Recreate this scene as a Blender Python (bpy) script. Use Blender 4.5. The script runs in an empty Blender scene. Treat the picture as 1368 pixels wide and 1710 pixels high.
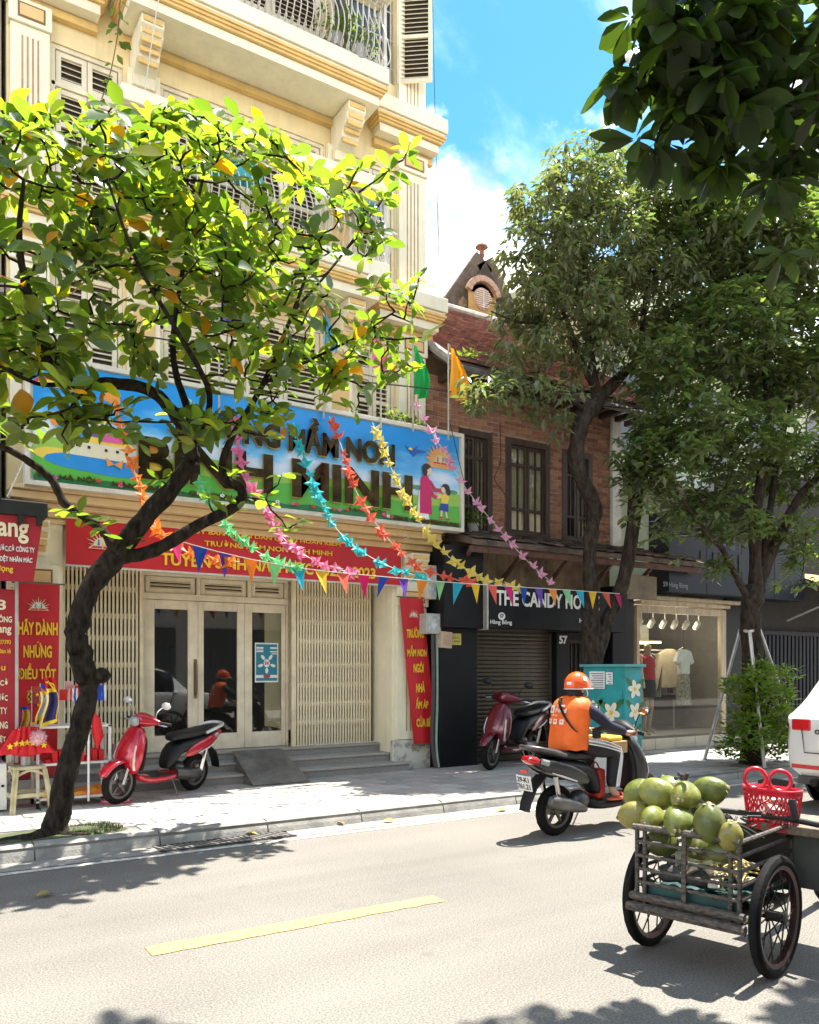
import bpy, math, random
from mathutils import Vector, Matrix, Euler
from mathutils import noise as mnoise
R = math.radians
random.seed(7)
SC = bpy.context.scene
COL = SC.collection

# ------------------------------------------------------------------ camera
TH = R(57.484)                       # angle between the line of sight and the street (street runs along +X)
CT, ST = math.cos(TH), math.sin(TH)
EYE = 1.55
cam_d = bpy.data.cameras.new('camera')
cam = bpy.data.objects.new('camera', cam_d)
COL.objects.link(cam)
cam.location = (0, 0, EYE)
cam.rotation_euler = (R(90), 0, TH - R(90))
cam_d.sensor_fit = 'HORIZONTAL'
cam_d.sensor_width = 36
cam_d.lens = 36
cam_d.shift_y = 260 / 1368
cam_d.clip_start = 0.05
cam_d.clip_end = 3000
SC.camera = cam

# ------------------------------------------------------------------ sky and sun
SUN = Vector((0.345, 0.045, 1.0)).normalized()
SUN_EL = math.asin(SUN.z)
SUN_AZ = math.atan2(SUN.x, SUN.y)
world = bpy.data.worlds.new('World')
SC.world = world
world.use_nodes = True
wn, wl = world.node_tree.nodes, world.node_tree.links
wn.clear()
sky = wn.new('ShaderNodeTexSky')
sky.sky_type = 'NISHITA'
sky.sun_disc = False
sky.sun_elevation = SUN_EL
sky.sun_rotation = SUN_AZ
sky.air_density = 1.0
sky.dust_density = 0.3
sky.ozone_density = 2.2
tcw = wn.new('ShaderNodeTexCoord')
hs = wn.new('ShaderNodeHueSaturation')
hs.inputs['Saturation'].default_value = 1.3
hs.inputs['Value'].default_value = 0.55
hs.inputs['Hue'].default_value = 0.482
wl.new(sky.outputs[0], hs.inputs['Color'])
def wnoise(scale, detail, rough, off, stretch=(1, 1, 1)):
    m = wn.new('ShaderNodeMapping')
    m.inputs['Location'].default_value = off
    m.inputs['Scale'].default_value = stretch
    wl.new(tcw.outputs['Generated'], m.inputs[0])
    n = wn.new('ShaderNodeTexNoise')
    n.inputs['Scale'].default_value = scale
    n.inputs['Detail'].default_value = detail
    n.inputs['Roughness'].default_value = rough
    wl.new(m.outputs[0], n.inputs['Vector'])
    return n
def wmath(op, a, b=None, c=None):
    n = wn.new('ShaderNodeMath')
    n.operation = op
    for i, q in enumerate((a, b, c)):
        if q is None: continue
        if isinstance(q, (int, float)): n.inputs[i].default_value = q
        else: wl.new(q, n.inputs[i])
    return n.outputs[0]
def wramp(v, a, b):
    n = wn.new('ShaderNodeMapRange')
    n.interpolation_type = 'SMOOTHSTEP'
    n.inputs['From Min'].default_value = a
    n.inputs['From Max'].default_value = b
    wl.new(v, n.inputs['Value'])
    return n.outputs[0]
sepw = wn.new('ShaderNodeSeparateXYZ')
wl.new(tcw.outputs['Generated'], sepw.inputs[0])
cum = wnoise(3.1, 9, 0.56, (3.04, 1.28, 5.9), (1, 1, 1.25))         # heaped cumulus, thicker toward the horizon
elev = wmath('MULTIPLY', sepw.outputs['Z'], -0.60)
cumv = wmath('ADD', cum.outputs['Fac'], elev)
cummask = wramp(cumv, 0.185, 0.265)
wisp = wnoise(2.0, 7, 0.6, (2.2, 0.4, 1.0), (1.0, 2.4, 1.6))
wispmask = wmath('MULTIPLY', wramp(wisp.outputs['Fac'], 0.42, 0.72), 0.5)
shade = wnoise(9.0, 6, 0.6, (1.0, 2.0, 3.0))
cc = wn.new('ShaderNodeMix'); cc.data_type = 'RGBA'
cc.inputs[6].default_value = (1.7, 1.85, 2.15, 1); cc.inputs[7].default_value = (10.5, 10.5, 10.6, 1)
wl.new(wramp(shade.outputs['Fac'], 0.36, 0.66), cc.inputs[0])
mw = wn.new('ShaderNodeMix'); mw.data_type = 'RGBA'
wl.new(wispmask, mw.inputs[0]); wl.new(hs.outputs[0], mw.inputs[6]); mw.inputs[7].default_value = (8.5, 9.0, 9.5, 1)
mc = wn.new('ShaderNodeMix'); mc.data_type = 'RGBA'
wl.new(cummask, mc.inputs[0]); wl.new(mw.outputs[2], mc.inputs[6]); wl.new(cc.outputs[2], mc.inputs[7])
bg = wn.new('ShaderNodeBackground')
bg.inputs['Strength'].default_value = 0.145
wl.new(mc.outputs[2], bg.inputs['Color'])
wout = wn.new('ShaderNodeOutputWorld')
wl.new(bg.outputs[0], wout.inputs['Surface'])

sun_d = bpy.data.lights.new('sun', 'SUN')
sun_d.energy = 4.2
sun_d.angle = R(0.53)
sun_d.color = (1.0, 0.965, 0.90)
sun = bpy.data.objects.new('sun', sun_d)
COL.objects.link(sun)
sun.rotation_euler = SUN.to_track_quat('Z', 'Y').to_euler()
sun.location = SUN * 60

SC.view_settings.view_transform = 'Standard'
SC.view_settings.look = 'None'
SC.view_settings.gamma = 1
SC.view_settings.use_curve_mapping = False
SC.view_settings.exposure = 1.95
SC.render.engine = 'CYCLES'
SC.cycles.use_denoising = True
SC.cycles.max_bounces = 8
SC.cycles.transparent_max_bounces = 16
SC.cycles.sample_clamp_indirect = 6

# ------------------------------------------------------------------ small kit
def U(px, py, X=None, Y=None, Z=None):
    """point of the place seen at photograph pixel (px, py) on the plane X=, Y= or Z="""
    r = (px - 684) / 1368; u = (1115 - py) / 1368
    d = (CT + ST * r, ST - CT * r, u)
    t = Y / d[1] if Y is not None else X / d[0] if X is not None else (Z - EYE) / d[2]
    return Vector((d[0] * t, d[1] * t, EYE + d[2] * t))

MATS = {}
def mat(name, col, rough=0.6, metal=0.0, var=0.12, scale=6.0, bump=0.0, bscale=40.0, spec=0.5, coat=0.0,
        stretch=(1, 1, 1), col2=None, lo=0.35, hi=0.65, detail=6, emit=0.0, streak=0.0, streakcol=None, rvar=0.0, sscale=1.0):
    if name in MATS: return MATS[name]
    m = bpy.data.materials.new(name); m.use_nodes = True
    nt = m.node_tree; N, L = nt.nodes, nt.links
    b = N['Principled BSDF']
    b.inputs['Roughness'].default_value = rough
    b.inputs['Metallic'].default_value = metal
    b.inputs['Specular IOR Level'].default_value = spec
    if coat: b.inputs['Coat Weight'].default_value = coat; b.inputs['Coat Roughness'].default_value = 0.06
    tc = N.new('ShaderNodeTexCoord')
    mp = N.new('ShaderNodeMapping'); mp.inputs['Scale'].default_value = stretch
    L.new(tc.outputs['Object'], mp.inputs[0])
    c1 = [max(0, min(1, q * (1 - var))) for q in col] if col2 is None else col
    c2 = [max(0, min(1, q * (1 + var))) for q in col] if col2 is None else col2
    out = None
    if var or col2 is not None:
        n = N.new('ShaderNodeTexNoise'); n.inputs['Scale'].default_value = scale; n.inputs['Detail'].default_value = detail
        n.inputs['Roughness'].default_value = 0.6
        L.new(mp.outputs[0], n.inputs['Vector'])
        rp = N.new('ShaderNodeMapRange'); rp.inputs['From Min'].default_value = lo; rp.inputs['From Max'].default_value = hi
        L.new(n.outputs['Fac'], rp.inputs['Value'])
        mx = N.new('ShaderNodeMix'); mx.data_type = 'RGBA'
        mx.inputs[6].default_value = (*c1, 1); mx.inputs[7].default_value = (*c2, 1)
        L.new(rp.outputs[0], mx.inputs[0]); out = mx.outputs[2]
        if rvar:
            rr = N.new('ShaderNodeMapRange'); rr.inputs['To Min'].default_value = rough - rvar; rr.inputs['To Max'].default_value = rough + rvar
            L.new(n.outputs['Fac'], rr.inputs['Value']); L.new(rr.outputs[0], b.inputs['Roughness'])
    if streak:
        mp2 = N.new('ShaderNodeMapping'); mp2.inputs['Scale'].default_value = (5 * sscale, 5 * sscale, 0.35 * sscale)
        L.new(tc.outputs['Object'], mp2.inputs[0])
        n2 = N.new('ShaderNodeTexNoise'); n2.inputs['Scale'].default_value = 2.2; n2.inputs['Detail'].default_value = 8; n2.inputs['Roughness'].default_value = 0.65
        L.new(mp2.outputs[0], n2.inputs['Vector'])
        r2 = N.new('ShaderNodeMapRange'); r2.inputs['From Min'].default_value = 0.5; r2.inputs['From Max'].default_value = 0.8
        r2.inputs['To Max'].default_value = streak
        L.new(n2.outputs['Fac'], r2.inputs['Value'])
        mx2 = N.new('ShaderNodeMix'); mx2.data_type = 'RGBA'
        L.new(r2.outputs[0], mx2.inputs[0])
        if out is not None: L.new(out, mx2.inputs[6])
        else: mx2.inputs[6].default_value = (*col, 1)
        mx2.inputs[7].default_value = (*(streakcol or [q * 0.45 for q in col]), 1)
        out = mx2.outputs[2]
    if out is not None: L.new(out, b.inputs['Base Color'])
    else: b.inputs['Base Color'].default_value = (*col, 1)
    if emit:
        b.inputs['Emission Color'].default_value = (*col, 1); b.inputs['Emission Strength'].default_value = emit
    if bump:
        nb = N.new('ShaderNodeTexNoise'); nb.inputs['Scale'].default_value = bscale; nb.inputs['Detail'].default_value = 5
        L.new(mp.outputs[0], nb.inputs['Vector'])
        bp = N.new('ShaderNodeBump'); bp.inputs['Strength'].default_value = bump; bp.inputs['Distance'].default_value = 0.01
        L.new(nb.outputs['Fac'], bp.inputs['Height']); L.new(bp.outputs[0], b.inputs['Normal'])
    MATS[name] = m
    return m

def glass_mat(name, tint=(0.75, 0.8, 0.8), refl=1.5, dirt=0.05):
    if name in MATS: return MATS[name]
    m = bpy.data.materials.new(name); m.use_nodes = True
    N, L = m.node_tree.nodes, m.node_tree.links
    N.clear()
    o = N.new('ShaderNodeOutputMaterial'); tr = N.new('ShaderNodeBsdfTransparent'); tr.inputs[0].default_value = (*tint, 1)
    gl = N.new('ShaderNodeBsdfGlossy'); gl.inputs['Roughness'].default_value = 0.015; gl.inputs[0].default_value = (1, 1, 1, 1)
    fr = N.new('ShaderNodeFresnel'); fr.inputs[0].default_value = refl
    ge = N.new('ShaderNodeNewGeometry'); iv = N.new('ShaderNodeMath'); iv.operation = 'SUBTRACT'; iv.inputs[0].default_value = 1; L.new(ge.outputs['Backfacing'], iv.inputs[1])
    mu = N.new('ShaderNodeMath'); mu.operation = 'MULTIPLY'; L.new(fr.outputs[0], mu.inputs[0]); L.new(iv.outputs[0], mu.inputs[1])     # the far face of the sheet adds no second mirror
    mx = N.new('ShaderNodeMixShader'); L.new(mu.outputs[0], mx.inputs[0]); L.new(tr.outputs[0], mx.inputs[1]); L.new(gl.outputs[0], mx.inputs[2])
    df = N.new('ShaderNodeBsdfDiffuse'); df.inputs[0].default_value = (0.45, 0.43, 0.4, 1)
    m2 = N.new('ShaderNodeMixShader'); m2.inputs[0].default_value = dirt
    L.new(mx.outputs[0], m2.inputs[1]); L.new(df.outputs[0], m2.inputs[2]); L.new(m2.outputs[0], o.inputs[0])
    MATS[name] = m
    return m

def leaf_mat(name, base, trans, rough=0.32, tw=0.5, spec=0.5):
    """two-sided leaf: diffuse + light shining through + a waxy gloss; each leaf's own tint rides in the 'tint' attribute"""
    m = bpy.data.materials.new(name); m.use_nodes = True
    N, L = m.node_tree.nodes, m.node_tree.links
    N.clear()
    o = N.new('ShaderNodeOutputMaterial')
    at = N.new('ShaderNodeAttribute'); at.attribute_name = 'tint'
    def mulc(c):
        x = N.new('ShaderNodeMix'); x.data_type = 'RGBA'; x.blend_type = 'MULTIPLY'; x.inputs[0].default_value = 1
        x.inputs[6].default_value = (*c, 1); L.new(at.outputs['Color'], x.inputs[7]); return x.outputs[2]
    b = N.new('ShaderNodeBsdfPrincipled'); b.inputs['Roughness'].default_value = rough; b.inputs['Specular IOR Level'].default_value = spec
    L.new(mulc(base), b.inputs['Base Color'])
    t = N.new('ShaderNodeBsdfTranslucent'); L.new(mulc(trans), t.inputs[0])
    mx = N.new('ShaderNodeMixShader'); mx.inputs[0].default_value = tw
    L.new(b.outputs[0], mx.inputs[1]); L.new(t.outputs[0], mx.inputs[2]); L.new(mx.outputs[0], o.inputs[0])
    MATS[name] = m
    return m

WORLDP = {}
def T(name, label, cat, loc=(0, 0, 0), group=None, rz=0, world=False):
    o = bpy.data.objects.new(name, None); COL.objects.link(o)
    o.empty_display_size = 0.2
    o.location = loc; o.rotation_euler = (0, 0, rz)
    o['label'] = label; o['category'] = cat
    if group: o['group'] = group
    if world: WORLDP[o.name] = Matrix.Translation(-Vector(loc))
    return o
def tag(o, label, cat, group=None):
    o['label'] = label; o['category'] = cat
    if group: o['group'] = group
    return o
def link(name, me, parent=None, loc=None, rot=None, scale=None):
    o = bpy.data.objects.new(name, me); COL.objects.link(o)
    if parent is not None:
        o.parent = parent
        if parent.name in WORLDP: o.matrix_parent_inverse = WORLDP[parent.name]
    if loc is not None: o.location = loc
    if rot is not None: o.rotation_euler = rot
    if scale is not None: o.scale = scale if hasattr(scale, '__len__') else (scale,) * 3
    return o
def copy_tree(o, parent=None):
    c = o.copy(); COL.objects.link(c)
    if parent is not None: c.parent = parent
    for ch in o.children: copy_tree(ch, c)
    return c

class MB:
    def __init__(s): s.v = []; s.f = []; s.m = []; s.t = []; s.mi = 0
    def add(s, vs, fs, M=None, tint=None):
        k = len(s.v)
        s.v += [tuple(M @ Vector(p)) for p in vs] if M is not None else [tuple(p) for p in vs]
        s.f += [tuple(i + k for i in f) for f in fs]; s.m += [s.mi] * len(fs)
        if tint is not None: s.t += [tint] * len(vs)
        return s
    def box(s, x0, x1, y0, y1, z0, z1, M=None):
        v = [(x, y, z) for x in (x0, x1) for y in (y0, y1) for z in (z0, z1)]
        return s.add(v, [(0, 1, 3, 2), (4, 6, 7, 5), (0, 4, 5, 1), (2, 3, 7, 6), (0, 2, 6, 4), (1, 5, 7, 3)], M)
    def cbox(s, c, size, rot=(0, 0, 0)):
        a, b, d = (q / 2 for q in size)
        return s.box(-a, a, -b, b, -d, d, Matrix.Translation(c) @ Euler(rot).to_matrix().to_4x4())
    def bar(s, p, q, w, h=None, up=(0, 0, 1)):
        p, q = Vector(p), Vector(q); d = q - p; l = d.length; h = h or w
        z = d.normalized(); u = Vector(up)
        if abs(z.dot(u)) > 0.95: u = Vector((1, 0, 0))
        x = u.cross(z).normalized(); y = z.cross(x)
        M = Matrix.Translation(p) @ Matrix((x, y, z)).transposed().to_4x4()
        return s.box(-w / 2, w / 2, -h / 2, h / 2, 0, l, M)
    def tube(s, pts, rad, n=8, cap=True, tint=None):
        pts = [Vector(p) for p in pts]; k = len(s.v); N = len(pts)
        if not hasattr(rad, '__len__'): rad = [rad] * N
        prev = None; vs = []
        for i, p in enumerate(pts):
            d = (pts[min(i + 1, N - 1)] - pts[max(i - 1, 0)])
            if d.length < 1e-9: d = Vector((0, 0, 1))
            d.normalize()
            if prev is None:
                a = Vector((0, 0, 1)) if abs(d.z) < 0.9 else Vector((1, 0, 0))
                x = a.cross(d).normalized()
            else:
                x = prev - d * prev.dot(d)
                if x.length < 1e-6: x = Vector((1, 0, 0)).cross(d)
                x.normalize()
            prev = x; y = d.cross(x)
            for j in range(n):
                t = 2 * math.pi * j / n
                vs.append(p + (x * math.cos(t) + y * math.sin(t)) * rad[i])
        fs = []
        for i in range(N - 1):
            for j in range(n):
                a = i * n + j; b = i * n + (j + 1) % n
                fs.append((a, b, b + n, a + n))
        if cap: fs += [tuple(range(n - 1, -1, -1)), tuple(range((N - 1) * n, N * n))]
        return s.add(vs, fs, None, tint)
    def rings(s, rings, cap=True, M=None, closed=False):
        n = len(rings[0]); vs = [p for r in rings for p in r]; fs = []
        K = len(rings)
        for i in range(K if closed else K - 1):
            for j in range(n):
                a = i * n + j; b = i * n + (j + 1) % n; i2 = ((i + 1) % K) * n
                fs.append((a, b, i2 + (j + 1) % n, i2 + j))
        if cap and not closed: fs += [tuple(range(n - 1, -1, -1)), tuple(range((K - 1) * n, K * n))]
        return s.add(vs, fs, M)
    def lathe(s, prof, n=16, M=None, cap=True):
        return s.rings([[(r * math.cos(2 * math.pi * j / n), r * math.sin(2 * math.pi * j / n), z) for j in range(n)] for r, z in prof], cap, M)
    def ell(s, c, r, nu=14, nv=9, M=None):
        if not hasattr(r, '__len__'): r = (r, r, r)
        rg = []
        for i in range(nv + 1):
            a = -math.pi / 2 + math.pi * i / nv
            a = max(-math.pi / 2 + 0.05, min(math.pi / 2 - 0.05, a))
            rg.append([(c[0] + r[0] * math.cos(a) * math.cos(2 * math.pi * j / nu), c[1] + r[1] * math.cos(a) * math.sin(2 * math.pi * j / nu), c[2] + r[2] * math.sin(a)) for j in range(nu)])
        return s.rings(rg, True, M)
    def prism(s, poly, y0, y1, plane='xz', M=None):
        """extrude a 2-D outline; plane xz: outline in X,Z between y0 and y1"""
        n = len(poly)
        if plane == 'xz': a = [(p[0], y0, p[1]) for p in poly]; b = [(p[0], y1, p[1]) for p in poly]
        elif plane == 'xy': a = [(p[0], p[1], y0) for p in poly]; b = [(p[0], p[1], y1) for p in poly]
        else: a = [(y0, p[0], p[1]) for p in poly]; b = [(y1, p[0], p[1]) for p in poly]
        fs = [tuple(range(n)), tuple(range(2 * n - 1, n - 1, -1))] + [(i, i + n, (i + 1) % n + n, (i + 1) % n) for i in range(n)]
        return s.add(a + b, fs, M)
    def loft(s, secs, n=14, pw=2.4, y0=0.0, cap=True, M=None):
        """rounded-box rings along a path in XZ: sec = (x, z, angle_deg, half_width, half_height[, yoff])"""
        rg = []
        for q in secs:
            x, z, a, hw, hh = q[:5]; yo = (q[5] if len(q) > 5 else 0) + y0; a = R(a); ring = []
            for j in range(n):
                t = 2 * math.pi * (j + 0.5) / n
                c_, s_ = math.cos(t), math.sin(t)
                yy = math.copysign(abs(c_) ** (2 / pw), c_) * hw; pp = math.copysign(abs(s_) ** (2 / pw), s_) * hh
                ring.append((x - pp * math.sin(a), yo + yy, z + pp * math.cos(a)))
            rg.append(ring)
        return s.rings(rg, cap, M)
    def mesh(s, name, mats, smooth=False, angle=None):
        me = bpy.data.meshes.new(name); me.from_pydata(s.v, [], s.f)
        for m in (mats if isinstance(mats, (list, tuple)) else [mats]): me.materials.append(m)
        if any(s.m): me.polygons.foreach_set('material_index', s.m)
        if s.t:
            ca = me.color_attributes.new('tint', 'FLOAT_COLOR', 'POINT')
            ca.data.foreach_set('color', [q for t in s.t for q in (*t, 1.0)])
        if smooth:
            me.polygons.foreach_set('use_smooth', [True] * len(s.f))
            if smooth != 2:
                try: me.set_sharp_from_angle(angle=R(angle or 38))
                except Exception: pass
        me.update()
        return me
    def build(s, name, mats, parent=None, smooth=False, bevel=0.0, sub=0, angle=None, seg=2, recalc=True):
        me = s.mesh(name, mats, smooth, angle)
        o = link(name, me, parent)
        if recalc and len(s.f) < 60000:
            import bmesh
            bm = bmesh.new(); bm.from_mesh(me); bmesh.ops.recalc_face_normals(bm, faces=bm.faces); bm.to_mesh(me); bm.free()
        if bevel:
            b = o.modifiers.new('bevel', 'BEVEL'); b.width = bevel; b.segments = seg; b.limit_method = 'ANGLE'; b.angle_limit = R(40)
        if sub:
            q = o.modifiers.new('subsurf', 'SUBSURF'); q.levels = sub; q.render_levels = sub
        return o

def curve_pts(ctrl, n=8):
    """Catmull-Rom through control points (tuples of any length)"""
    P = [Vector(c) if len(c) <= 4 else c for c in ctrl]
    out = []
    for i in range(len(P) - 1):
        p0, p1, p2, p3 = P[max(i - 1, 0)], P[i], P[i + 1], P[min(i + 2, len(P) - 1)]
        for k in range(n):
            t = k / n
            out.append(0.5 * ((2 * p1) + (p2 - p0) * t + (2 * p0 - 5 * p1 + 4 * p2 - p3) * t * t + (3 * p1 - p0 - 3 * p2 + p3) * t ** 3))
    out.append(P[-1])
    return out

def text_mesh(name, s, size, m, ext=0.003, bold=0.0, align='CENTER', sx=1.0, space=1.0, shear=0.0):
    cu = bpy.data.curves.new(name, 'FONT'); cu.body = s; cu.size = size; cu.extrude = ext; cu.offset = bold
    cu.align_x = align; cu.align_y = 'CENTER'; cu.space_character = space; cu.shear = shear; cu.resolution_u = 3
    o = bpy.data.objects.new(name, cu); COL.objects.link(o)
    dg = bpy.context.evaluated_depsgraph_get()
    me = bpy.data.meshes.new_from_object(o.evaluated_get(dg))
    bpy.data.objects.remove(o); bpy.data.curves.remove(cu)
    me.name = name
    me.materials.clear(); me.materials.append(m)
    if sx != 1.0:
        for v in me.vertices: v.co.x *= sx
    return me
def text(name, s, size, m, parent, loc, rot=(R(90), 0, 0), **kw):
    return link(name, text_mesh(name, s, size, m, **kw), parent, loc, rot)
def fit_text(name, s, width, height, m, parent, loc, rot=(R(90), 0, 0), **kw):
    """letters scaled to fill width x height (metres)"""
    me = text_mesh(name, s, 1.0, m, **kw)
    xs = [v.co.x for v in me.vertices]; ys = [v.co.y for v in me.vertices]
    cx, cy = (min(xs) + max(xs)) / 2, (min(ys) + max(ys)) / 2
    fx = width / (max(xs) - min(xs)); fy = height / (max(ys) - min(ys))
    for v in me.vertices:
        v.co.x = (v.co.x - cx) * fx; v.co.y = (v.co.y - cy) * fy; v.co.z *= 1.0
    return link(name, me, parent, loc, rot)
# ------------------------------------------------------------------ ground
def road_mat():
    m = bpy.data.materials.new('asphalt'); m.use_nodes = True
    N, L = m.node_tree.nodes, m.node_tree.links; b = N['Principled BSDF']
    tc = N.new('ShaderNodeTexCoord')
    n1 = N.new('ShaderNodeTexNoise'); n1.inputs['Scale'].default_value = 95; n1.inputs['Detail'].default_value = 3; n1.inputs['Roughness'].default_value = 0.7
    n2 = N.new('ShaderNodeTexNoise'); n2.inputs['Scale'].default_value = 0.7; n2.inputs['Detail'].default_value = 7
    vo = N.new('ShaderNodeTexVoronoi'); vo.inputs['Scale'].default_value = 150
    mp = N.new('ShaderNodeMapping'); mp.inputs['Scale'].default_value = (0.12, 1.6, 1)
    n3 = N.new('ShaderNodeTexNoise'); n3.inputs['Scale'].default_value = 1.4; n3.inputs['Detail'].default_value = 6
    for n in (n1, n2, vo): L.new(tc.outputs['Object'], n.inputs['Vector'])
    L.new(tc.outputs['Object'], mp.inputs[0]); L.new(mp.outputs[0], n3.inputs['Vector'])
    r1 = N.new('ShaderNodeValToRGB'); r1.color_ramp.elements[0].position = 0.30; r1.color_ramp.elements[1].position = 0.72
    r1.color_ramp.elements[0].color = (0.066, 0.060, 0.052, 1); r1.color_ramp.elements[1].color = (0.285, 0.26, 0.222, 1)
    L.new(n1.outputs['Fac'], r1.inputs[0])
    mx = N.new('ShaderNodeMix'); mx.data_type = 'RGBA'; mx.blend_type = 'MULTIPLY'; mx.inputs[0].default_value = 0.55
    r2 = N.new('ShaderNodeValToRGB'); r2.color_ramp.elements[0].position = 0.3; r2.color_ramp.elements[1].position = 0.7
    r2.color_ramp.elements[0].color = (0.55, 0.55, 0.56, 1); r2.color_ramp.elements[1].color = (1.2, 1.19, 1.16, 1)
    ad = N.new('ShaderNodeMath'); ad.operation = 'ADD'; hf = N.new('ShaderNodeMath'); hf.operation = 'MULTIPLY'; hf.inputs[1].default_value = 0.5
    L.new(n2.outputs['Fac'], ad.inputs[0]); L.new(n3.outputs['Fac'], ad.inputs[1]); L.new(ad.outputs[0], hf.inputs[0]); L.new(hf.outputs[0], r2.inputs[0])
    L.new(r1.outputs[0], mx.inputs[6]); L.new(r2.outputs[0], mx.inputs[7])
    # fine cracks, oil drips and mended patches
    dn = N.new('ShaderNodeTexNoise'); dn.inputs['Scale'].default_value = 3.0; dn.inputs['Detail'].default_value = 5; L.new(tc.outputs['Object'], dn.inputs['Vector'])
    dm = N.new('ShaderNodeMix'); dm.data_type = 'VECTOR'; dm.inputs[0].default_value = 0.22; L.new(tc.outputs['Object'], dm.inputs[4]); L.new(dn.outputs['Color'], dm.inputs[5])
    cv = N.new('ShaderNodeTexVoronoi'); cv.feature = 'DISTANCE_TO_EDGE'; cv.inputs['Scale'].default_value = 0.75; L.new(dm.outputs[1], cv.inputs['Vector'])
    cr = N.new('ShaderNodeMapRange'); cr.inputs['From Min'].default_value = 0.0; cr.inputs['From Max'].default_value = 0.007; cr.inputs['To Min'].default_value = 0.08; cr.inputs['To Max'].default_value = 0.0; L.new(cv.outputs['Distance'], cr.inputs['Value'])
    on = N.new('ShaderNodeTexNoise'); on.inputs['Scale'].default_value = 2.6; on.inputs['Detail'].default_value = 4; L.new(tc.outputs['Object'], on.inputs['Vector'])
    og = N.new('ShaderNodeMapRange'); og.inputs['From Min'].default_value = 0.66; og.inputs['From Max'].default_value = 0.78; og.inputs['To Max'].default_value = 0.4; L.new(on.outputs['Fac'], og.inputs['Value'])
    su = N.new('ShaderNodeMath'); su.operation = 'MAXIMUM'; L.new(cr.outputs[0], su.inputs[0]); L.new(og.outputs[0], su.inputs[1])
    dk = N.new('ShaderNodeMix'); dk.data_type = 'RGBA'; dk.inputs[7].default_value = (0.045, 0.042, 0.038, 1); L.new(su.outputs[0], dk.inputs[0]); L.new(mx.outputs[2], dk.inputs[6]); L.new(dk.outputs[2], b.inputs['Base Color'])
    b.inputs['Roughness'].default_value = 0.85; b.inputs['Specular IOR Level'].default_value = 0.3
    bp = N.new('ShaderNodeBump'); bp.inputs['Strength'].default_value = 0.45; bp.inputs['Distance'].default_value = 0.006
    L.new(vo.outputs['Distance'], bp.inputs['Height']); L.new(bp.outputs[0], b.inputs['Normal'])
    return m
KY = 7.16                 # face of the far kerb
g = MB(); g.box(-400, 500, -400, 500, -0.6, -0.02)
o = g.build('ground', mat('earth', (0.2, 0.18, 0.15), 0.9)); o['kind'] = 'structure'
g = MB(); g.add([(-60, -0.6, 0), (120, -0.6, 0), (120, KY, 0), (-60, KY, 0)], [(0, 1, 2, 3)])
road = g.build('road', road_mat()); road['kind'] = 'structure'
M_yel = mat('yellow_paint', (0.48, 0.30, 0.085), 0.75, var=0.3, scale=26, col2=(0.27, 0.215, 0.14), lo=0.48, hi=0.66, detail=8)
M_whp = mat('white_paint', (0.6, 0.57, 0.5), 0.7, var=0.3, scale=18, col2=(0.3, 0.28, 0.24), lo=0.42, hi=0.7)
mk = MB()
def strip_poly(x0, x1, y, w, z, amp=0.008, n=24):
    a = [(x0 + (x1 - x0) * i / n, y - w / 2 + random.uniform(-amp, amp)) for i in range(n + 1)]
    b = [(x1 + (x0 - x1) * i / n, y + w / 2 + random.uniform(-amp, amp)) for i in range(n + 1)]
    return a + b
for k, (x0, x1) in enumerate(((1.2, 3.12), (7.2, 9.1), (13.2, 15.1), (-4.8, -2.9), (19.2, 21.1))):
    mk = MB(); pl = strip_poly(x0, x1, 4.53, 0.155, 0)
    mk.add([(p[0], p[1], 0.004) for p in pl], [tuple(range(len(pl)))])
    o = mk.build('painted_dash', M_yel, road)
mk = MB(); pl = strip_poly(-8, 40, KY - 0.36, 0.075, 0, 0.006, 120)
mk.add([(p[0], p[1], 0.004) for p in pl], [tuple(range(len(pl)))]); mk.build('edge_line', M_whp, road)
# the gutter apron between edge line and kerb
mk = MB(); mk.add([(-10, KY - 0.28, 0.003), (60, KY - 0.28, 0.003), (60, KY, 0.003), (-10, KY, 0.003)], [(0, 1, 2, 3)])
mk.build('gutter', mat('gutter_concrete', (0.24, 0.22, 0.19), 0.85, var=0.3, scale=3, bump=0.3), road)
# ---- far pavement: bed, kerb stones, slabs
M_bed = mat('mortar_bed', (0.16, 0.15, 0.13), 0.95, var=0.25, scale=5)
b = MB(); b.box(-14, 60, KY + 0.02, 40, -0.05, 0.105)
pave = b.build('pavement', M_bed); pave['kind'] = 'structure'
M_kerb = mat('kerb_concrete', (0.19, 0.18, 0.16), 0.85, var=0.3, scale=5, bump=0.5, bscale=50, col2=(0.32, 0.30, 0.26), lo=.38, hi=.68, detail=8)
M_slabs = [mat('paving_%s' % n, c, 0.8, var=0.16, scale=5, bump=0.3, bscale=70, rvar=0.08) for n, c in
           (('buff', (0.36, 0.32, 0.28)), ('rose', (0.38, 0.315, 0.285)), ('grey', (0.30, 0.28, 0.25)), ('pale', (0.42, 0.385, 0.34)))]
def slab_mesh(sx, sy, z0, z1, m, bev=0.006):
    s = MB()
    s.rings([[(-sx, -sy, z0), (sx, -sy, z0), (sx, sy, z0), (-sx, sy, z0)],
             [(-sx, -sy, z1 - bev), (sx, -sy, z1 - bev), (sx, sy, z1 - bev), (-sx, sy, z1 - bev)],
             [(-sx + bev, -sy + bev, z1), (sx - bev, -sy + bev, z1), (sx - bev, sy - bev, z1), (-sx + bev, sy - bev, z1)]])
    return s.mesh('paving_slab', m)
kx = -3.0
kmesh = [slab_mesh(0.494, 0.075, -0.03, 0.0, M_kerb, 0.022) for _ in range(1)]
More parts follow.
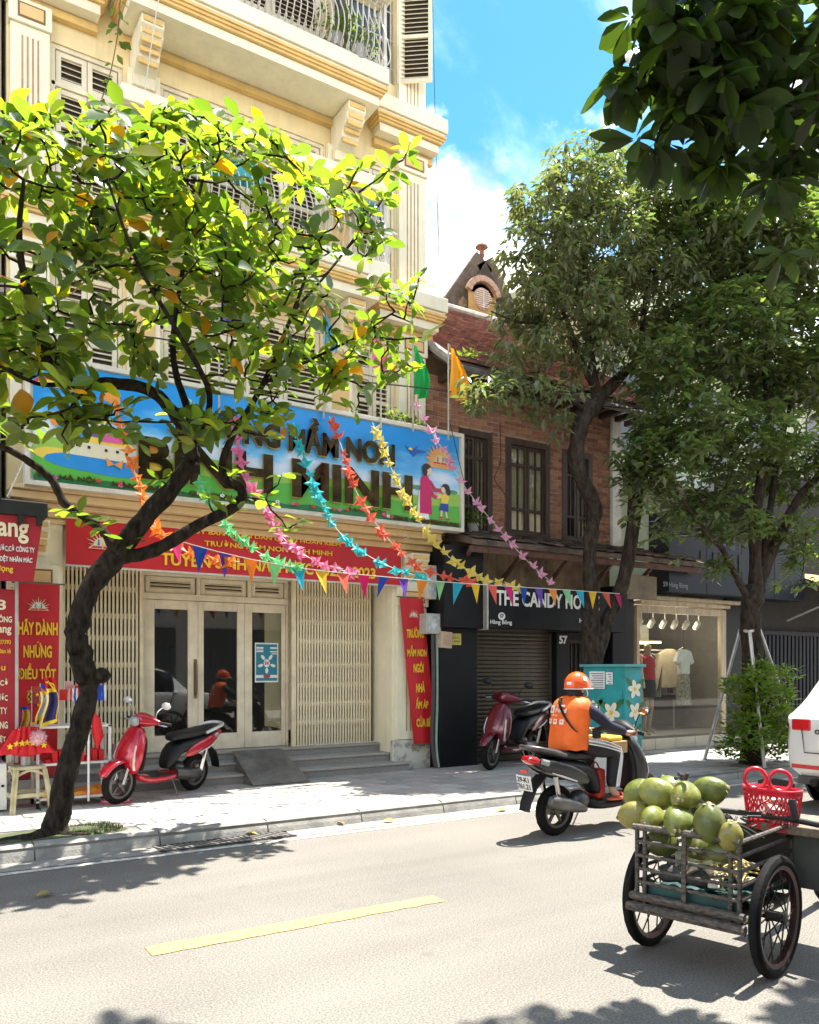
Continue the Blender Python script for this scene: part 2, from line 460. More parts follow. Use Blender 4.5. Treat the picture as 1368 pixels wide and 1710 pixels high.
for i in range(26):
    s = MB(); L_ = 0.494; tz = 0.125 + random.uniform(-0.006, 0.006); e = 0.03
    prof = [(KY - .01, 0.0), (KY + 0.005, .05), (KY + 0.025, tz - .03), (KY + 0.06, tz - .006), (KY + 0.1, tz), (KY + 0.17, tz), (KY + 0.17, 0)]
    s.rings([[(kx + i * 1.0 + q, y, z) for y, z in prof] for q in (0.004, 0.994)])
    s.build('kerb_stone', M_kerb, pave, bevel=0.006)
slabs = [[slab_mesh(0.196, 0.146, 0.09, 0.12, m) for m in M_slabs]][0]
ns = 0
for i in range(34):
    for j in range(8):
        x = -1.9 + i * 0.4 + (0.2 if j % 2 else 0); y = KY + 0.325 + j * 0.3
        if abs(x - 1.15) < 0.62 and y < KY + 0.75: continue          # open soil round the near tree
        if abs(x - 10.9) < 0.6 and y < KY + 0.8: continue            # and round the staked tree
        if ns >= 298: break
        o = link('paving_slab', random.choice(slabs), pave, (x, y, random.uniform(-0.003, 0.003)), (random.uniform(-.006, .006), random.uniform(-.006, .006), random.uniform(-.004, .004)))
        ns += 1
s = MB()
for i in range(60):
    for j in range(8):
        x = 11.7 + i * 0.4 + (0.2 if j % 2 else 0); y = KY + 0.325 + j * 0.3
        z = random.uniform(-.003, .003)
        s.box(x - 0.196, x + 0.196, y - 0.146, y + 0.146, 0.09, 0.12 + z)
for x0 in range(6):
    for j in range(8):
        x = -4.5 + x0 * 0.4 + (0.2 if j % 2 else 0); y = KY + 0.325 + j * 0.3
        s.box(x - 0.196, x + 0.196, y - 0.146, y + 0.146, 0.09, 0.12)
o = s.build('far_paving_slabs', M_slabs[2], pave); o['kind'] = 'stuff'
# near pavement the photographer stands on
b = MB(); b.box(-14, 60, -9, -0.6, -0.05, 0.12)
o = b.build('near_pavement', mat('near_paving', (0.33, 0.3, 0.27), 0.85, var=0.25, scale=3, bump=0.3)); o['kind'] = 'structure'
# drain grate in the gutter
gx = U(620, 1396, Z=0.0)
dg_ = T('drain_grate', 'dark iron drain grate set in the gutter below the kerb', 'grate', (2.55, KY - 0.14, 0.0))
s = MB(); s.box(-0.62, 0.62, -0.13, -0.105, -0.004, 0.012); s.box(-0.62, 0.62, 0.105, 0.13, -0.004, 0.012); s.box(-0.62, 0.62, -0.105, 0.105, -0.004, 0.0045)
M_iron = mat('dark_iron', (0.035, 0.033, 0.03), 0.6, metal=0.5, var=0.3)
s.build('frame', M_iron, dg_)
gb = MB(); gb.box(-0.012, 0.012, -0.105, 0.105, 0.002, 0.014)
gm = gb.mesh('bar', mat('worn_iron', (0.2, 0.18, 0.16), 0.6, metal=0.4, var=0.3))
for i in range(22): link('bar', gm, dg_, (-0.58 + i * 0.055, 0, 0), (0, 0, 0.35))
# soil patch and moss at the near tree
s = MB(); n = 30; cx_, cy_ = 1.2, KY + 0.45
ring = [[(cx_ + r_ * 0.62 * math.cos(2 * math.pi * j / n) * random.uniform(.94, 1.04), cy_ + r_ * 0.27 * math.sin(2 * math.pi * j / n), z) for j in range(n)] for r_, z in ((1, 0.108), (0.8, 0.13), (0.4, 0.15), (0.05, 0.16))]
s.rings(ring); o = s.build('soil_patch', mat('mossy_soil', (0.05, 0.042, 0.03), 0.95, col2=(0.07, 0.1, 0.03), scale=7, bump=1.0, bscale=45), pave, smooth=True)
s = MB()
for k in range(900):
    a = random.uniform(0, 6.28); r_ = random.uniform(0.2, 1) ** 0.5
    x = cx_ + (0.22 + 0.36 * r_ * math.cos(a)); y = cy_ + 0.2 * r_ * math.sin(a) - 0.03; hgt = random.uniform(0.02, 0.06)
    d = random.uniform(0, 6.28); w = 0.004
    s.add([(x - w * math.sin(d), y + w * math.cos(d), 0.12), (x + w * math.sin(d), y - w * math.cos(d), 0.12), (x + hgt * .6 * math.cos(d), y + hgt * .6 * math.sin(d), 0.13 + hgt)], [(0, 1, 2)], None, (random.uniform(.6, 1.2),) * 3)
leaf_mat('grass_blade', (0.03, 0.05, 0.012), (0.07, 0.1, 0.015), 0.6, 0.35)
o = s.build('grass', MATS['grass_blade'], None, recalc=False); o['kind'] = 'stuff'; tag(o, 'small tuft of grass and moss at the foot of the near tree', 'grass')
# ------------------------------------------------------------------ cream school building
M_wall = mat('cream_stucco', (0.78, 0.63, 0.34), 0.85, var=0.07, scale=2.5, bump=0.25, bscale=120, streak=0.35, streakcol=(0.38, 0.31, 0.18))
M_cream = mat('pale_cream_paint', (0.80, 0.73, 0.53), 0.8, var=0.06, scale=3, bump=0.12, bscale=90, streak=0.3, streakcol=(0.42, 0.38, 0.29))
M_ochre = mat('ochre_paint', (0.70, 0.47, 0.17), 0.75, var=0.1, scale=4, streak=0.25)
M_panel = mat('peach_panel', (0.72, 0.47, 0.2), 0.8, var=0.08, scale=3)
M_shut = mat('cream_shutter_paint', (0.72, 0.63, 0.45), 0.6, var=0.1, scale=5, streak=0.25)
M_dark = mat('dark_interior', (0.02, 0.018, 0.015), 0.9, var=0)
M_line = mat('dark_ochre_line', (0.22, 0.12, 0.05), 0.8, var=0.1)
M_rail = mat('painted_iron', (0.55, 0.52, 0.45), 0.5, metal=0.1, var=0.12)
YF, YG = 9.9, 10.5
SB = T('school_building', 'tall cream school building with shuttered windows, balconies and ochre mouldings', 'building', (3.85, YF, 0), world=True)
def wall_holes(mb, x0, x1, z0, z1, yf, yb, holes):
    xs = sorted({x0, x1, *[h[0] for h in holes], *[h[1] for h in holes]}); zs = sorted({z0, z1, *[h[2] for h in holes], *[h[3] for h in holes]})
    for a, b in zip(xs, xs[1:]):
        for c, d in zip(zs, zs[1:]):
            mx_, mz = (a + b) / 2, (c + d) / 2
            if any(h[0] < mx_ < h[1] and h[2] < mz < h[3] for h in holes): continue
            mb.add([(a, yf, c), (b, yf, c), (b, yf, d), (a, yf, d)], [(0, 1, 2, 3)])
    for h in holes:
        a, b, c, d = h
        mb.add([(a, yf, c), (a, yb, c), (a, yb, d), (a, yf, d)], [(0, 1, 2, 3)]); mb.add([(b, yf, c), (b, yf, d), (b, yb, d), (b, yb, c)], [(0, 1, 2, 3)])
        mb.add([(a, yf, d), (a, yb, d), (b, yb, d), (b, yf, d)], [(0, 1, 2, 3)]); mb.add([(a, yf, c), (b, yf, c), (b, yb, c), (a, yb, c)], [(0, 1, 2, 3)])
BX0, BX1, BTOP = 1.1, 6.6, 13.2
H3 = [(1.56, 2.34, 6.95, 8.62), (2.78, 4.98, 6.75, 8.62), (5.42, 6.1, 6.95, 8.62)]
H2 = [(1.56, 2.34, 4.6, 6.12), (2.78, 4.98, 4.3, 6.12), (5.42, 6.1, 4.6, 6.12)]
H4 = [(1.56, 2.34, 9.9, 11.9), (2.78, 4.98, 9.45, 11.9), (5.3, 6.1, 9.85, 11.9)]
w = MB()
wall_holes(w, BX0, BX1, 3.3, BTOP, YF + 0.06, YF + 0.2, H2 + H3 + H4)
w.build('wall', M_wall, SB)
w = MB()
w.box(BX0 + .02, BX1 - .02, YF + 0.9, 17.5, 3.3, BTOP - .02)           # body of the house behind the front wall
w.box(BX0 + .005, BX0 + 0.2, YF + .21, 17.5, 0.1, BTOP - .01); w.box(BX1 - 0.2, BX1 - .005, YF + .21, 17.5, 0.1, BTOP - .01)
w.box(BX0 - .1, BX1 + .1, YF - .35, 17.6, BTOP, BTOP + 0.3)
w.build('house_body', M_wall, SB)
# ground floor: piers, lintel, reveal
w = MB()
w.box(BX0, 1.67, YF, 10.75, 0.1, 3.3); w.box(6.02, BX1, YF, 10.75, 0.1, 3.3); w.box(1.67, 6.02, YF + .05, 10.75, 2.75, 3.3)
w.build('ground_floor_wall', M_cream, SB, bevel=0.006)
for q in ((6.0, BX1 + .03), (BX0 - .02, 1.69)): w = MB(); w.box(*q, YF - 0.06, YF + .02, 0.1, 0.52); w.build('plinth', mat('worn_plinth', (0.6, 0.57, 0.47), 0.85, col2=(0.3, 0.27, 0.21), scale=6, lo=0.52, hi=0.62, bump=0.3), SB, bevel=0.01)
# moulded ledge below the big sign
w = MB()
for (y, z0, z1) in ((9.86, 3.16, 3.22), (9.80, 3.225, 3.30), (9.7, 3.305, 3.36), (9.58, 3.365, 3.45), (9.52, 3.455, 3.5)):
    w.box(BX0, BX1 + .05, y, YF + 0.055, z0, z1)
w.build('ledge', mat('peach_cream', (0.66, 0.48, 0.25), 0.8, var=0.08, scale=2, streak=0.3), SB, bevel=0.008)
# pilasters with flutes
def pilaster(x0, x1, z0, z1, yf, nfl=4):
    p = MB(); p.box(x0, x1, yf, YF + 0.055, z0, z1); o = p.build('pilaster', M_cream, SB, bevel=0.006)
    wd = x1 - x0; q = MB()
    for i in range(nfl):
        c = x0 + wd * (0.3 + 0.4 * i / (nfl - 1)); q.box(c - 0.009, c + 0.009, yf - 0.004, yf + .01, z0 + 0.12, z1 - 0.12)
    q.build('flute', mat('flute_brown', (0.42, 0.26, 0.13), 0.8, var=0.15), o)
    # capital with a small framed panel
    c = MB(); c.box(x0 - .02, x1 + .02, yf - 0.03, YF + .05, z1 + .003, z1 + 0.27); k = c.build('capital', M_cream, SB, bevel=0.008)
    c = MB(); c.box(x0 + 0.07, x1 - 0.05, yf - 0.036, yf - 0.02, z1 + 0.055, z1 + 0.22); c.build('capital_border', M_line, k)
    c = MB(); c.box(x0 + 0.09, x1 - 0.07, yf - 0.042, yf - 0.02, z1 + 0.075, z1 + 0.2); c.build('capital_panel', M_panel, k)
for x0, x1 in ((1.13, 1.53), (6.12, 6.57)):
    pilaster(x0, x1, 9.45, 12.6, YF - 0.03); pilaster(x0, x1, 6.75, 8.62, YF - 0.03); pilaster(x0, x1, 4.2, 6.02, YF - 0.03)
pilaster(1.13, 1.6, 0.53, 2.42, YF - 0.05); pilaster(6.08, 6.57, 0.53, 2.42, YF - 0.05)
# inner piers with orange panels
for x0, x1 in ((2.38, 2.76), (5.0, 5.38)):
    for z0, z1 in ((6.75, 8.62), (4.3, 6.05)):
        p = MB(); p.box(x0, x1, YF - 0.01, YF + .05, z0, z1); o = p.build('pier', M_cream, SB, bevel=0.005)
        p = MB(); p.box(x0 + .06, x1 - .06, YF - 0.016, YF + .04, z0 + .25, z1 - .08); p.build('pier_panel', M_panel, o)
# cornices on the wall and balcony slabs, stepped profile with ochre fillets
def cornice(x0, x1, ztop, yfront, name):
    c = MB(); d = YF + .055
    c.box(x0, x1, yfront, d, ztop - 0.2, ztop); c.box(x0 + .03, x1 - .03, yfront + 0.03, d, ztop - 0.235, ztop - 0.203)
    o = c.build(name, M_cream, SB, bevel=0.008)
    c = MB()
    for i in range(3): c.box(x0 + .015 + .022 * i, x1 - .015 - .022 * i, yfront + 0.015 + .022 * i, d, ztop - 0.275 - .034 * i, ztop - 0.24 - .034 * i)
    c.build('ochre_moulding', M_ochre, o, bevel=0.004)
    c = MB(); c.box(x0 + .1, x1 - .1, yfront + 0.1, d, ztop - 0.46, ztop - 0.35); c.build('soffit', M_cream, o)
    c = MB(); c.box(x0 + .1, x1 - .1, YF - 0.02, d, ztop - 0.56, ztop - 0.47); c.build('ochre_band', M_ochre, o)
for zt in (9.42, 6.85):
    cornice(BX0 - .12, 2.14, zt, YF - .27, 'cornice'); cornice(5.62, BX1 + .2, zt, YF - .27, 'cornice'); cornice(2.18, 5.58, zt + .01, YF - 0.66, 'balcony_slab')
# scroll brackets under the balconies
def bracket(xc, ztop, wd=0.26, dep=0.52):
    prof = [(0, 0), (-dep, 0), (-dep, -.1), (-dep + .04, -.13), (-dep + .04, -.19), (-dep + .1, -.24), (-dep + .16, -.27), (-dep + .2, -.36), (-.16, -.46), (-.12, -.56), (0, -.6)]
    b = MB(); b.prism([(YF + .05 + p[0], ztop + p[1]) for p in prof], xc - wd / 2, xc + wd / 2, 'yz')
    o = b.build('bracket', M_cream, SB, bevel=0.006)
    b = MB()
    for k, (y, z) in enumerate(((-dep - .004, -.05), (-dep + .035, -.16), (-dep + .07, -.235), (-dep + .14, -.3), (-dep + .2, -.4))):
        b.box(xc - wd / 2 + .02, xc + wd / 2 - .02, YF + .05 + y - .012, YF + .05 + y + .03, ztop + z - .03, ztop + z + .03)
    b.build('bracket_roll', M_ochre, o, bevel=0.01)
for zt in (8.96, 6.39):
    for xc in (2.55, 5.2): bracket(xc, zt)
for xc in (1.35, 6.34):
    bracket(xc, 3.16, 0.3, 0.3)
# shutters: frame, slats one by one
SLATS = {}
def shutter(x0, x1, z0, z1, y, panels=2, name='shutter', parent=None, M=None, pitch=0.062):
    fw = 0.055; f = MB()
    f.box(x0, x0 + fw, y, y + .035, z0, z1); f.box(x1 - fw, x1, y, y + .035, z0, z1)
    zs = [z0 + (z1 - z0) * i / panels for i in range(panels + 1)]
    for i, z in enumerate(zs):
        a = z if i == 0 else z - fw / 2
        if i == panels: a = z - fw
        f.box(x0 + fw, x1 - fw, y + .001, y + .034, a, a + fw)
    o = f.build(name, M_shut, parent or SB, bevel=0.003)
    f = MB(); f.box(x0 + fw, x1 - fw, y + .045, y + .05, z0 + fw, z1 - fw); f.build('backing', mat('shutter_gap', (.07, .055, .04), .9, var=.2), o)
    key = round(x1 - x0 - 2 * fw, 3)
    if key not in SLATS:
        q = MB(); q.cbox((0, 0, 0), (key, 0.038, 0.008), (R(38), 0, 0)); SLATS[key] = q.mesh('slat', M_shut)
    for a, b in zip(zs, zs[1:]):
        n = max(2, int((b - a - fw) / pitch))
        for i in range(n):
            link('slat', SLATS[key], o, ((x0 + x1) / 2, y + .018, a + fw * .8 + (b - a - fw * 1.5) * (i + .5) / n))
    return o
def window_bay(x0, x1, z0, z1, n, split=0.42, y=YF + 0.1):
    """n leaves side by side, each with a fixed louvre light above"""
    fr = MB(); fr.box(x0 + .001, x1 - .001, y - .02, y + .08, z1 - .05, z1 - .001); fr.box(x0 + .001, x1 - .001, y - .02, y + .08, z1 - split - .05, z1 - split)
    fr.box(x0 + .001, x0 + .045, y - .02, y + .08, z0, z1 - .051); fr.box(x1 - .045, x1 - .001, y - .02, y + .08, z0, z1 - .051)
    fr.build('window_frame', M_shut, SB, bevel=0.004)
    wd = (x1 - x0 - .1) / n
    for i in range(n):
        a = x0 + .05 + wd * i
        shutter(a + .004, a + wd - .004, z1 - split + .004, z1 - .055, y, 1, 'louvre_light')
        shutter(a + .004, a + wd - .004, z0, z1 - split - .055, y, 3)
window_bay(*H3[0], 2); window_bay(*H3[1], 4); window_bay(*H3[2], 2)
window_bay(*H2[0], 2); window_bay(*H2[1], 4); window_bay(*H2[2], 2)
window_bay(*H4[1], 3)
# top right window: bars and a leaf swung open
w = MB(); w.box(5.3, 6.1, YF + .17, YF + .18, 9.85, 11.9); w.build('window_glass', mat('dim_glass', (0.05, 0.06, 0.06), 0.08, var=0), SB)
w = MB()
for i in range(9): w.box(5.33 + i * .09, 5.345 + i * .09, YF + .1, YF + .115, 9.86, 11.9)
for i in range(4): w.box(5.3, 6.1, YF + .116, YF + .128, 10.1 + i * .4, 10.115 + i * .4)
w.build('window_bars', M_rail, SB)
def hung_leaf(xh, yh_, ang, z0, z1, wd):
    e = shutter(0, wd, z0, z1, 0, 3)
    e.matrix_parent_inverse = WORLDP[SB.name]; e.location = (xh, yh_, 0); e.rotation_euler = (0, 0, ang)
hung_leaf(6.1, YF + .0, R(-38), 9.85, 11.8, 0.5); hung_leaf(5.3, YF, R(-150), 9.85, 11.8, 0.42)
# balcony railings: coping, rails and bellied balusters
bal = MB()
bal.tube(curve_pts([(0, 0, 0), (0, -.05, .08), (0, -.13, .22), (0, -.10, .42), (0, -.01, .62), (0, .0, .86)], 5), 0.0085, 6)
bal.tube([(0, -.05 + .045 * math.cos(t), .055 + .045 * math.sin(t)) for t in [i * .7 for i in range(9)]], 0.006, 5)
bal.tube([(0, -.02 + .03 * math.cos(t), .80 + .03 * math.sin(t)) for t in [i * .7 for i in range(9)]], 0.006, 5)
balm = bal.mesh('baluster', M_rail, True)
for zb in (9.43, 6.86):
    yb = YF - 0.6; rail = MB()
    rail.box(2.22, 5.54, yb - .012, yb + .012, zb + .025, zb + .045); rail.box(2.22, 5.54, yb - .015, yb + .015, zb + .86, zb + .885)
    for xe in (2.22, 5.54): rail.box(xe - .02, xe + .02, yb - .02, yb + .02, zb, zb + .86)
    for xe in (2.23, 5.53): rail.box(xe - .01, xe + .01, yb + .02, YF + .05, zb + .86, zb + .88)
    ro = rail.build('railing', M_rail, SB)
    for i in range(38): link('baluster', balm, ro, (2.29 + i * 0.0862, yb, zb + .02))
    for i in range(6):
        link('baluster', balm, ro, (2.23, yb + .06 + i * .09, zb + .02), (0, 0, R(-90))); link('baluster', balm, ro, (5.53, yb + .06 + i * .09, zb + .02), (0, 0, R(90)))
    cp = MB(); cp.box(2.14, 5.6, yb - .12, yb + .16, zb + .886, zb + 1.06); cp.build('coping', M_cream, SB, bevel=0.012)
# ---- ground floor opening: landing, steps, doors, folding gates
M_gran = mat('grey_granite', (0.24, 0.225, 0.2), 0.55, var=0.35, scale=160, detail=2, bump=0.05, rvar=0.1)
for i in range(3):
    y0 = 9.62 + .3 * i; z1 = 0.235 + .115 * i; x1 = 6.14 - .06 * i
    s = MB(); s.box(1.5 if i == 0 else 1.69, x1 if i == 0 else 6.0, y0 + .02, 10.9, z1 - .115 if i else .1, z1 - .03); st = s.build('step', M_gran, SB)
    s = MB(); s.box(1.48 if i == 0 else 1.68, (x1 + .01) if i == 0 else 6.01, y0, 10.9, z1 - .03, z1); s.build('tread', mat('granite_tread', (0.33, 0.305, 0.27), 0.5, var=0.25, scale=120), st, bevel=0.006)
LZ = 0.466
M_door = mat('door_paint', (0.74, 0.65, 0.48), 0.5, var=0.12, scale=4, streak=0.3, streakcol=(0.33, 0.26, 0.16))
M_glass = glass_mat('door_glass', (0.6, 0.64, 0.62), 1.75, 0.015)
DX0, DX1 = 2.74, 4.66
s = MB(); s.box(DX0 - .06, DX1 + .03, YG - .02, YG + .1, 2.42, 2.5); s.box(DX0 - .06, DX0, YG - .02, YG + .1, LZ, 2.419); s.box(DX1, DX1 + .03, YG - .02, YG + .1, LZ, 2.419)
s.box(DX0 - .06, DX1 + .03, YG - .02, YG + .1, 2.72, 2.8)
for q in (DX0 - .06, 3.4, 4.1, DX1 - .02): s.box(q, q + .05, YG - .015, YG + .1, 2.501, 2.719)
s.build('door_frame', M_door, SB, bevel=0.004)
for a, b in ((DX0 + .01, 3.385), (3.465, 4.085), (4.165, 4.63)):
    o = shutter(a, b, 2.505, 2.715, YG + .02, 1, 'transom_louvre', pitch=.05)
def door_leaf(x0, x1, gx0, gx1):
    s = MB(); y = YG + .01; zt, zb, gt, gb = 2.415, LZ + .006, 2.3, 0.68
    s.box(x0, gx0, y, y + .045, zb, zt); s.box(gx1, x1, y, y + .045, zb, zt); s.box(gx0, gx1, y, y + .045, gt, zt); s.box(gx0, gx1, y, y + .045, zb, gb)
    o = s.build('door', M_door, SB, bevel=0.004)
    s = MB(); s.box(gx0, gx1, y + .018, y + .024, gb, gt); s.build('pane', M_glass, o)
    return o
d1 = door_leaf(2.745, 3.42, 2.86, 3.29); d2 = door_leaf(3.424, 4.06, 3.50, 3.96); d3 = door_leaf(4.064, 4.655, 4.17, 4.6)
s = MB(); s.tube(curve_pts([(3.385, YG - .005, 1.2), (3.385, YG - .05, 1.25), (3.385, YG - .05, 1.55), (3.385, YG - .005, 1.6)], 5), .012, 8)
s.box(3.365, 3.405, YG - .003, YG + .012, 1.15, 1.66); s.build('handle', mat('aged_brass', (0.25, 0.18, 0.1), 0.4, metal=0.8), d1, smooth=True)
# room behind the glass
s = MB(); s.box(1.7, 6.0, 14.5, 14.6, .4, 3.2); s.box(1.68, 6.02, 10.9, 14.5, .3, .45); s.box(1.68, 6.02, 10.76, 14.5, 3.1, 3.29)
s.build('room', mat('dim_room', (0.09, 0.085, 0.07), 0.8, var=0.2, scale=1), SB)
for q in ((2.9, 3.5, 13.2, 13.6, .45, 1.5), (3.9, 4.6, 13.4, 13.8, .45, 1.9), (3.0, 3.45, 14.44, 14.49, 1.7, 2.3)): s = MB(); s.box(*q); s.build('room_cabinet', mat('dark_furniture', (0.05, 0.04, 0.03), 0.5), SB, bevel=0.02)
# folding steel gates
M_gate = mat('cream_steel', (0.75, 0.65, 0.44), 0.45, var=0.12, scale=6, streak=0.35, streakcol=(0.3, 0.22, 0.12))
gb_ = MB(); gb_.box(-.0125, -.0095, -.012, .012, 0, 2.28); gb_.box(.0095, .0125, -.012, .012, 0, 2.28); gb_.box(-.0095, .0095, -.012, -.009, 0, 2.28)
gbar = gb_.mesh('bar', M_gate)
def gate(x0, x1, n):
    f = MB(); f.box(x0, x1, YG - .15, YG - .09, 2.755, 2.79); f.box(x0, x1, YG - .14, YG - .1, LZ, LZ + .012)
    f.box(x1 - .04, x1, YG - .14, YG - .1, LZ + .012, 2.754) if x0 < 2 else f.box(x0, x0 + .06, YG - .14, YG - .1, LZ + .012, 2.754)
    o = f.build('folding_gate', M_gate, SB)
    xs = [x0 + .02 + (x1 - x0 - .07) * (i + .5) / n + (0.05 if x0 > 2 else 0) * (1 - i / n) for i in range(n)]
    for x in xs: link('bar', gbar, o, (x, YG - .12, LZ + .014))
    l = MB(); d = xs[1] - xs[0]
    for z in (0.72, 0.98, 1.25, 1.52, 1.85, 2.12, 2.45):
        for i, x in enumerate(xs[:-1]):
            l.bar((x, YG - .118, z), (xs[i + 1], YG - .118, z + .13), .012, .003, (0, 1, 0)); l.bar((x, YG - .108, z + .13), (xs[i + 1], YG - .108, z), .012, .003, (0, 1, 0))
            l.bar((x, YG - .118, z - .0), (x, YG - .116, z + .13), .02, .004, (0, 1, 0))
    l.build('lattice', M_gate, o)
gate(1.72, 2.68, 19); gate(4.69, 6.0, 27)
# ---- ramp plate leaning on the steps
rp = T('ramp_plate', 'grey checker-plate metal ramp leaning on the granite steps', 'ramp', (4.15, 9.45, .12), world=True)
s = MB(); A = Vector((4.05, 10.0, .49)); B = Vector((4.65, 10.0, .49)); C_ = Vector((4.8, 9.28, .128)); D_ = Vector((3.95, 9.28, .128))
A = Vector((3.72, 10.05, .475)); B = Vector((4.38, 10.05, .475)); C_ = Vector((4.45, 9.3, .126)); D_ = Vector((3.7, 9.3, .126)); nrm = Vector((0, -.43, .9)) * .012
s.add([A, B, C_, D_, A + nrm, B + nrm, C_ + nrm, D_ + nrm], [(0, 3, 2, 1), (4, 5, 6, 7), (0, 1, 5, 4), (1, 2, 6, 5), (2, 3, 7, 6), (3, 0, 4, 7)])
M_plate = mat('steel_plate', (0.2, 0.19, 0.175), 0.5, metal=0.55, var=0.3, scale=4, rvar=.1)
s.build('plate', M_plate, rp)
s = MB()
for i in range(15):
    for j in range(17):
        u_, v_ = (i + .5) / 15, (j + .5) / 17
        p = (A * (1 - v_) + D_ * v_) * (1 - u_) + (B * (1 - v_) + C_ * v_) * u_ + nrm
        a = .6 if (i + j) % 2 else -.6; dx = Vector((math.cos(a), -.9 * math.sin(a), -.43 * math.sin(a))) * .017
        s.bar(p - dx, p + dx, .008, .006, (0, -.43, .9))
o = s.build('tread_ribs', M_plate, rp); o['kind'] = 'stuff'
s = MB(); s.add([D_ + Vector((0.004, .04, -.002)), A - Vector((-.004, .04, .03)), Vector((3.72, 10.0, .125)), D_ + Vector((0.03, .04, -.002)), A - Vector((-.03, .04, .03)), Vector((3.75, 10.0, .125))], [(0, 1, 2), (3, 5, 4), (0, 3, 4, 1), (1, 4, 5, 2), (2, 5, 3, 0)])
s.build('side_plate', M_plate, rp)
# ---- poster on the third door
pt = T('health_poster', 'teal poster with a white petal diagram taped inside the glass door', 'poster', (4.38, YG + .02, 1.6), world=True)
M_teal = mat('poster_teal', (0.02, 0.2, 0.27), 0.4, var=0.1); M_paper = mat('poster_white', (0.75, 0.77, 0.75), 0.5, var=0.03)
PX, PZ = 4.385, 1.62; py_ = YG + .022
s = MB(); s.box(PX - .17, PX + .17, py_, py_ + .003, PZ - .27, PZ + .27); s.build('sheet', M_paper, pt)
s = MB(); s.box(PX - .155, PX + .155, py_ - .002, py_ - .0005, PZ - .25, PZ + .25); s.build('field', M_teal, pt)
s = MB(); n = 20
s.prism([(PX + .045 * math.cos(6.283 * i / n), PZ - .01 + .055 * math.sin(6.283 * i / n)) for i in range(n)], py_ - .004, py_ - .0025)
for k in range(5):
    a = R(90 + 72 * k + 36); c = (PX + .095 * math.cos(a), PZ - .01 + .1 * math.sin(a))
    s.prism([(c[0] + .04 * math.cos(t) * math.cos(a) - .022 * math.sin(t) * math.sin(a), c[1] + .04 * math.cos(t) * math.sin(a) + .022 * math.sin(t) * math.cos(a)) for t in [6.283 * i / 12 for i in range(12)]], py_ - .004, py_ - .0025)
for x, z, w_, h_ in ((-.1, .2, .05, .012), (.1, .2, .05, .012), (-.1, .15, .05, .008), (.1, .15, .05, .008), (-.1, -.19, .06, .02), (.1, -.19, .06, .02), (-.1, .17, .05, .006), (.11, .12, .04, .006)):
    s.box(PX + x - w_, PX + x + w_, py_ - .004, py_ - .0025, PZ + z - h_, PZ + z + h_)
s.build('petals', M_paper, pt)
text('lettering', '5K', .06, mat('poster_red', (0.5, 0.03, 0.03), .5, var=0), pt, (PX, py_ - .006, PZ - .01), ext=.001, bold=.002)
s = MB(); s.box(PX - .05, PX + .05, py_ - .006, py_ - .0045, PZ - .2, PZ - .17); s.build('red_strip', MATS['poster_red'], pt)
# ------------------------------------------------------------------ big painted sign over the door
def flat(name, col, rough=0.45, var=0.04, **k): return mat(name, col, rough, var=var, scale=8, **k)
def oval(cx, cz, rx, rz, n=20, a0=0, a1=360): return [(cx + rx * math.cos(R(a0 + (a1 - a0) * i / (n if a1 - a0 >= 360 else n - 1))), cz + rz * math.sin(R(a0 + (a1 - a0) * i / (n if a1 - a0 >= 360 else n - 1)))) for i in range(n)]
SY = 9.45
SX0, SX1, SZ0, SZ1 = 1.27, 6.88, 3.53, 4.83
SG = T('school_sign', 'long school sign with painted sky, castle and meadow and dark raised letters', 'sign', (4.07, SY, 3.52), world=True)
s = MB(); s.box(SX0, SX1, SY, SY + .14, SZ0, SZ1); s.build('board', mat('sign_side', (0.55, 0.52, 0.45), 0.6, var=.1), SG)
fr = MB(); e = .05
fr.box(SX0 - .01, SX1 + .01, SY - .035, SY + .15, SZ1 - .002, SZ1 + e); fr.box(SX0 - .01, SX1 + .01, SY - .035, SY + .15, SZ0 - e, SZ0 + .002)
fr.box(SX0 - e, SX0, SY - .034, SY + .149, SZ0 - e + .001, SZ1 + e - .001); fr.box(SX1, SX1 + e, SY - .034, SY + .149, SZ0 - e + .001, SZ1 + e - .001)
fr.build('frame', mat('sign_frame', (0.62, 0.57, 0.46), 0.5, var=.1), SG, bevel=0.004)
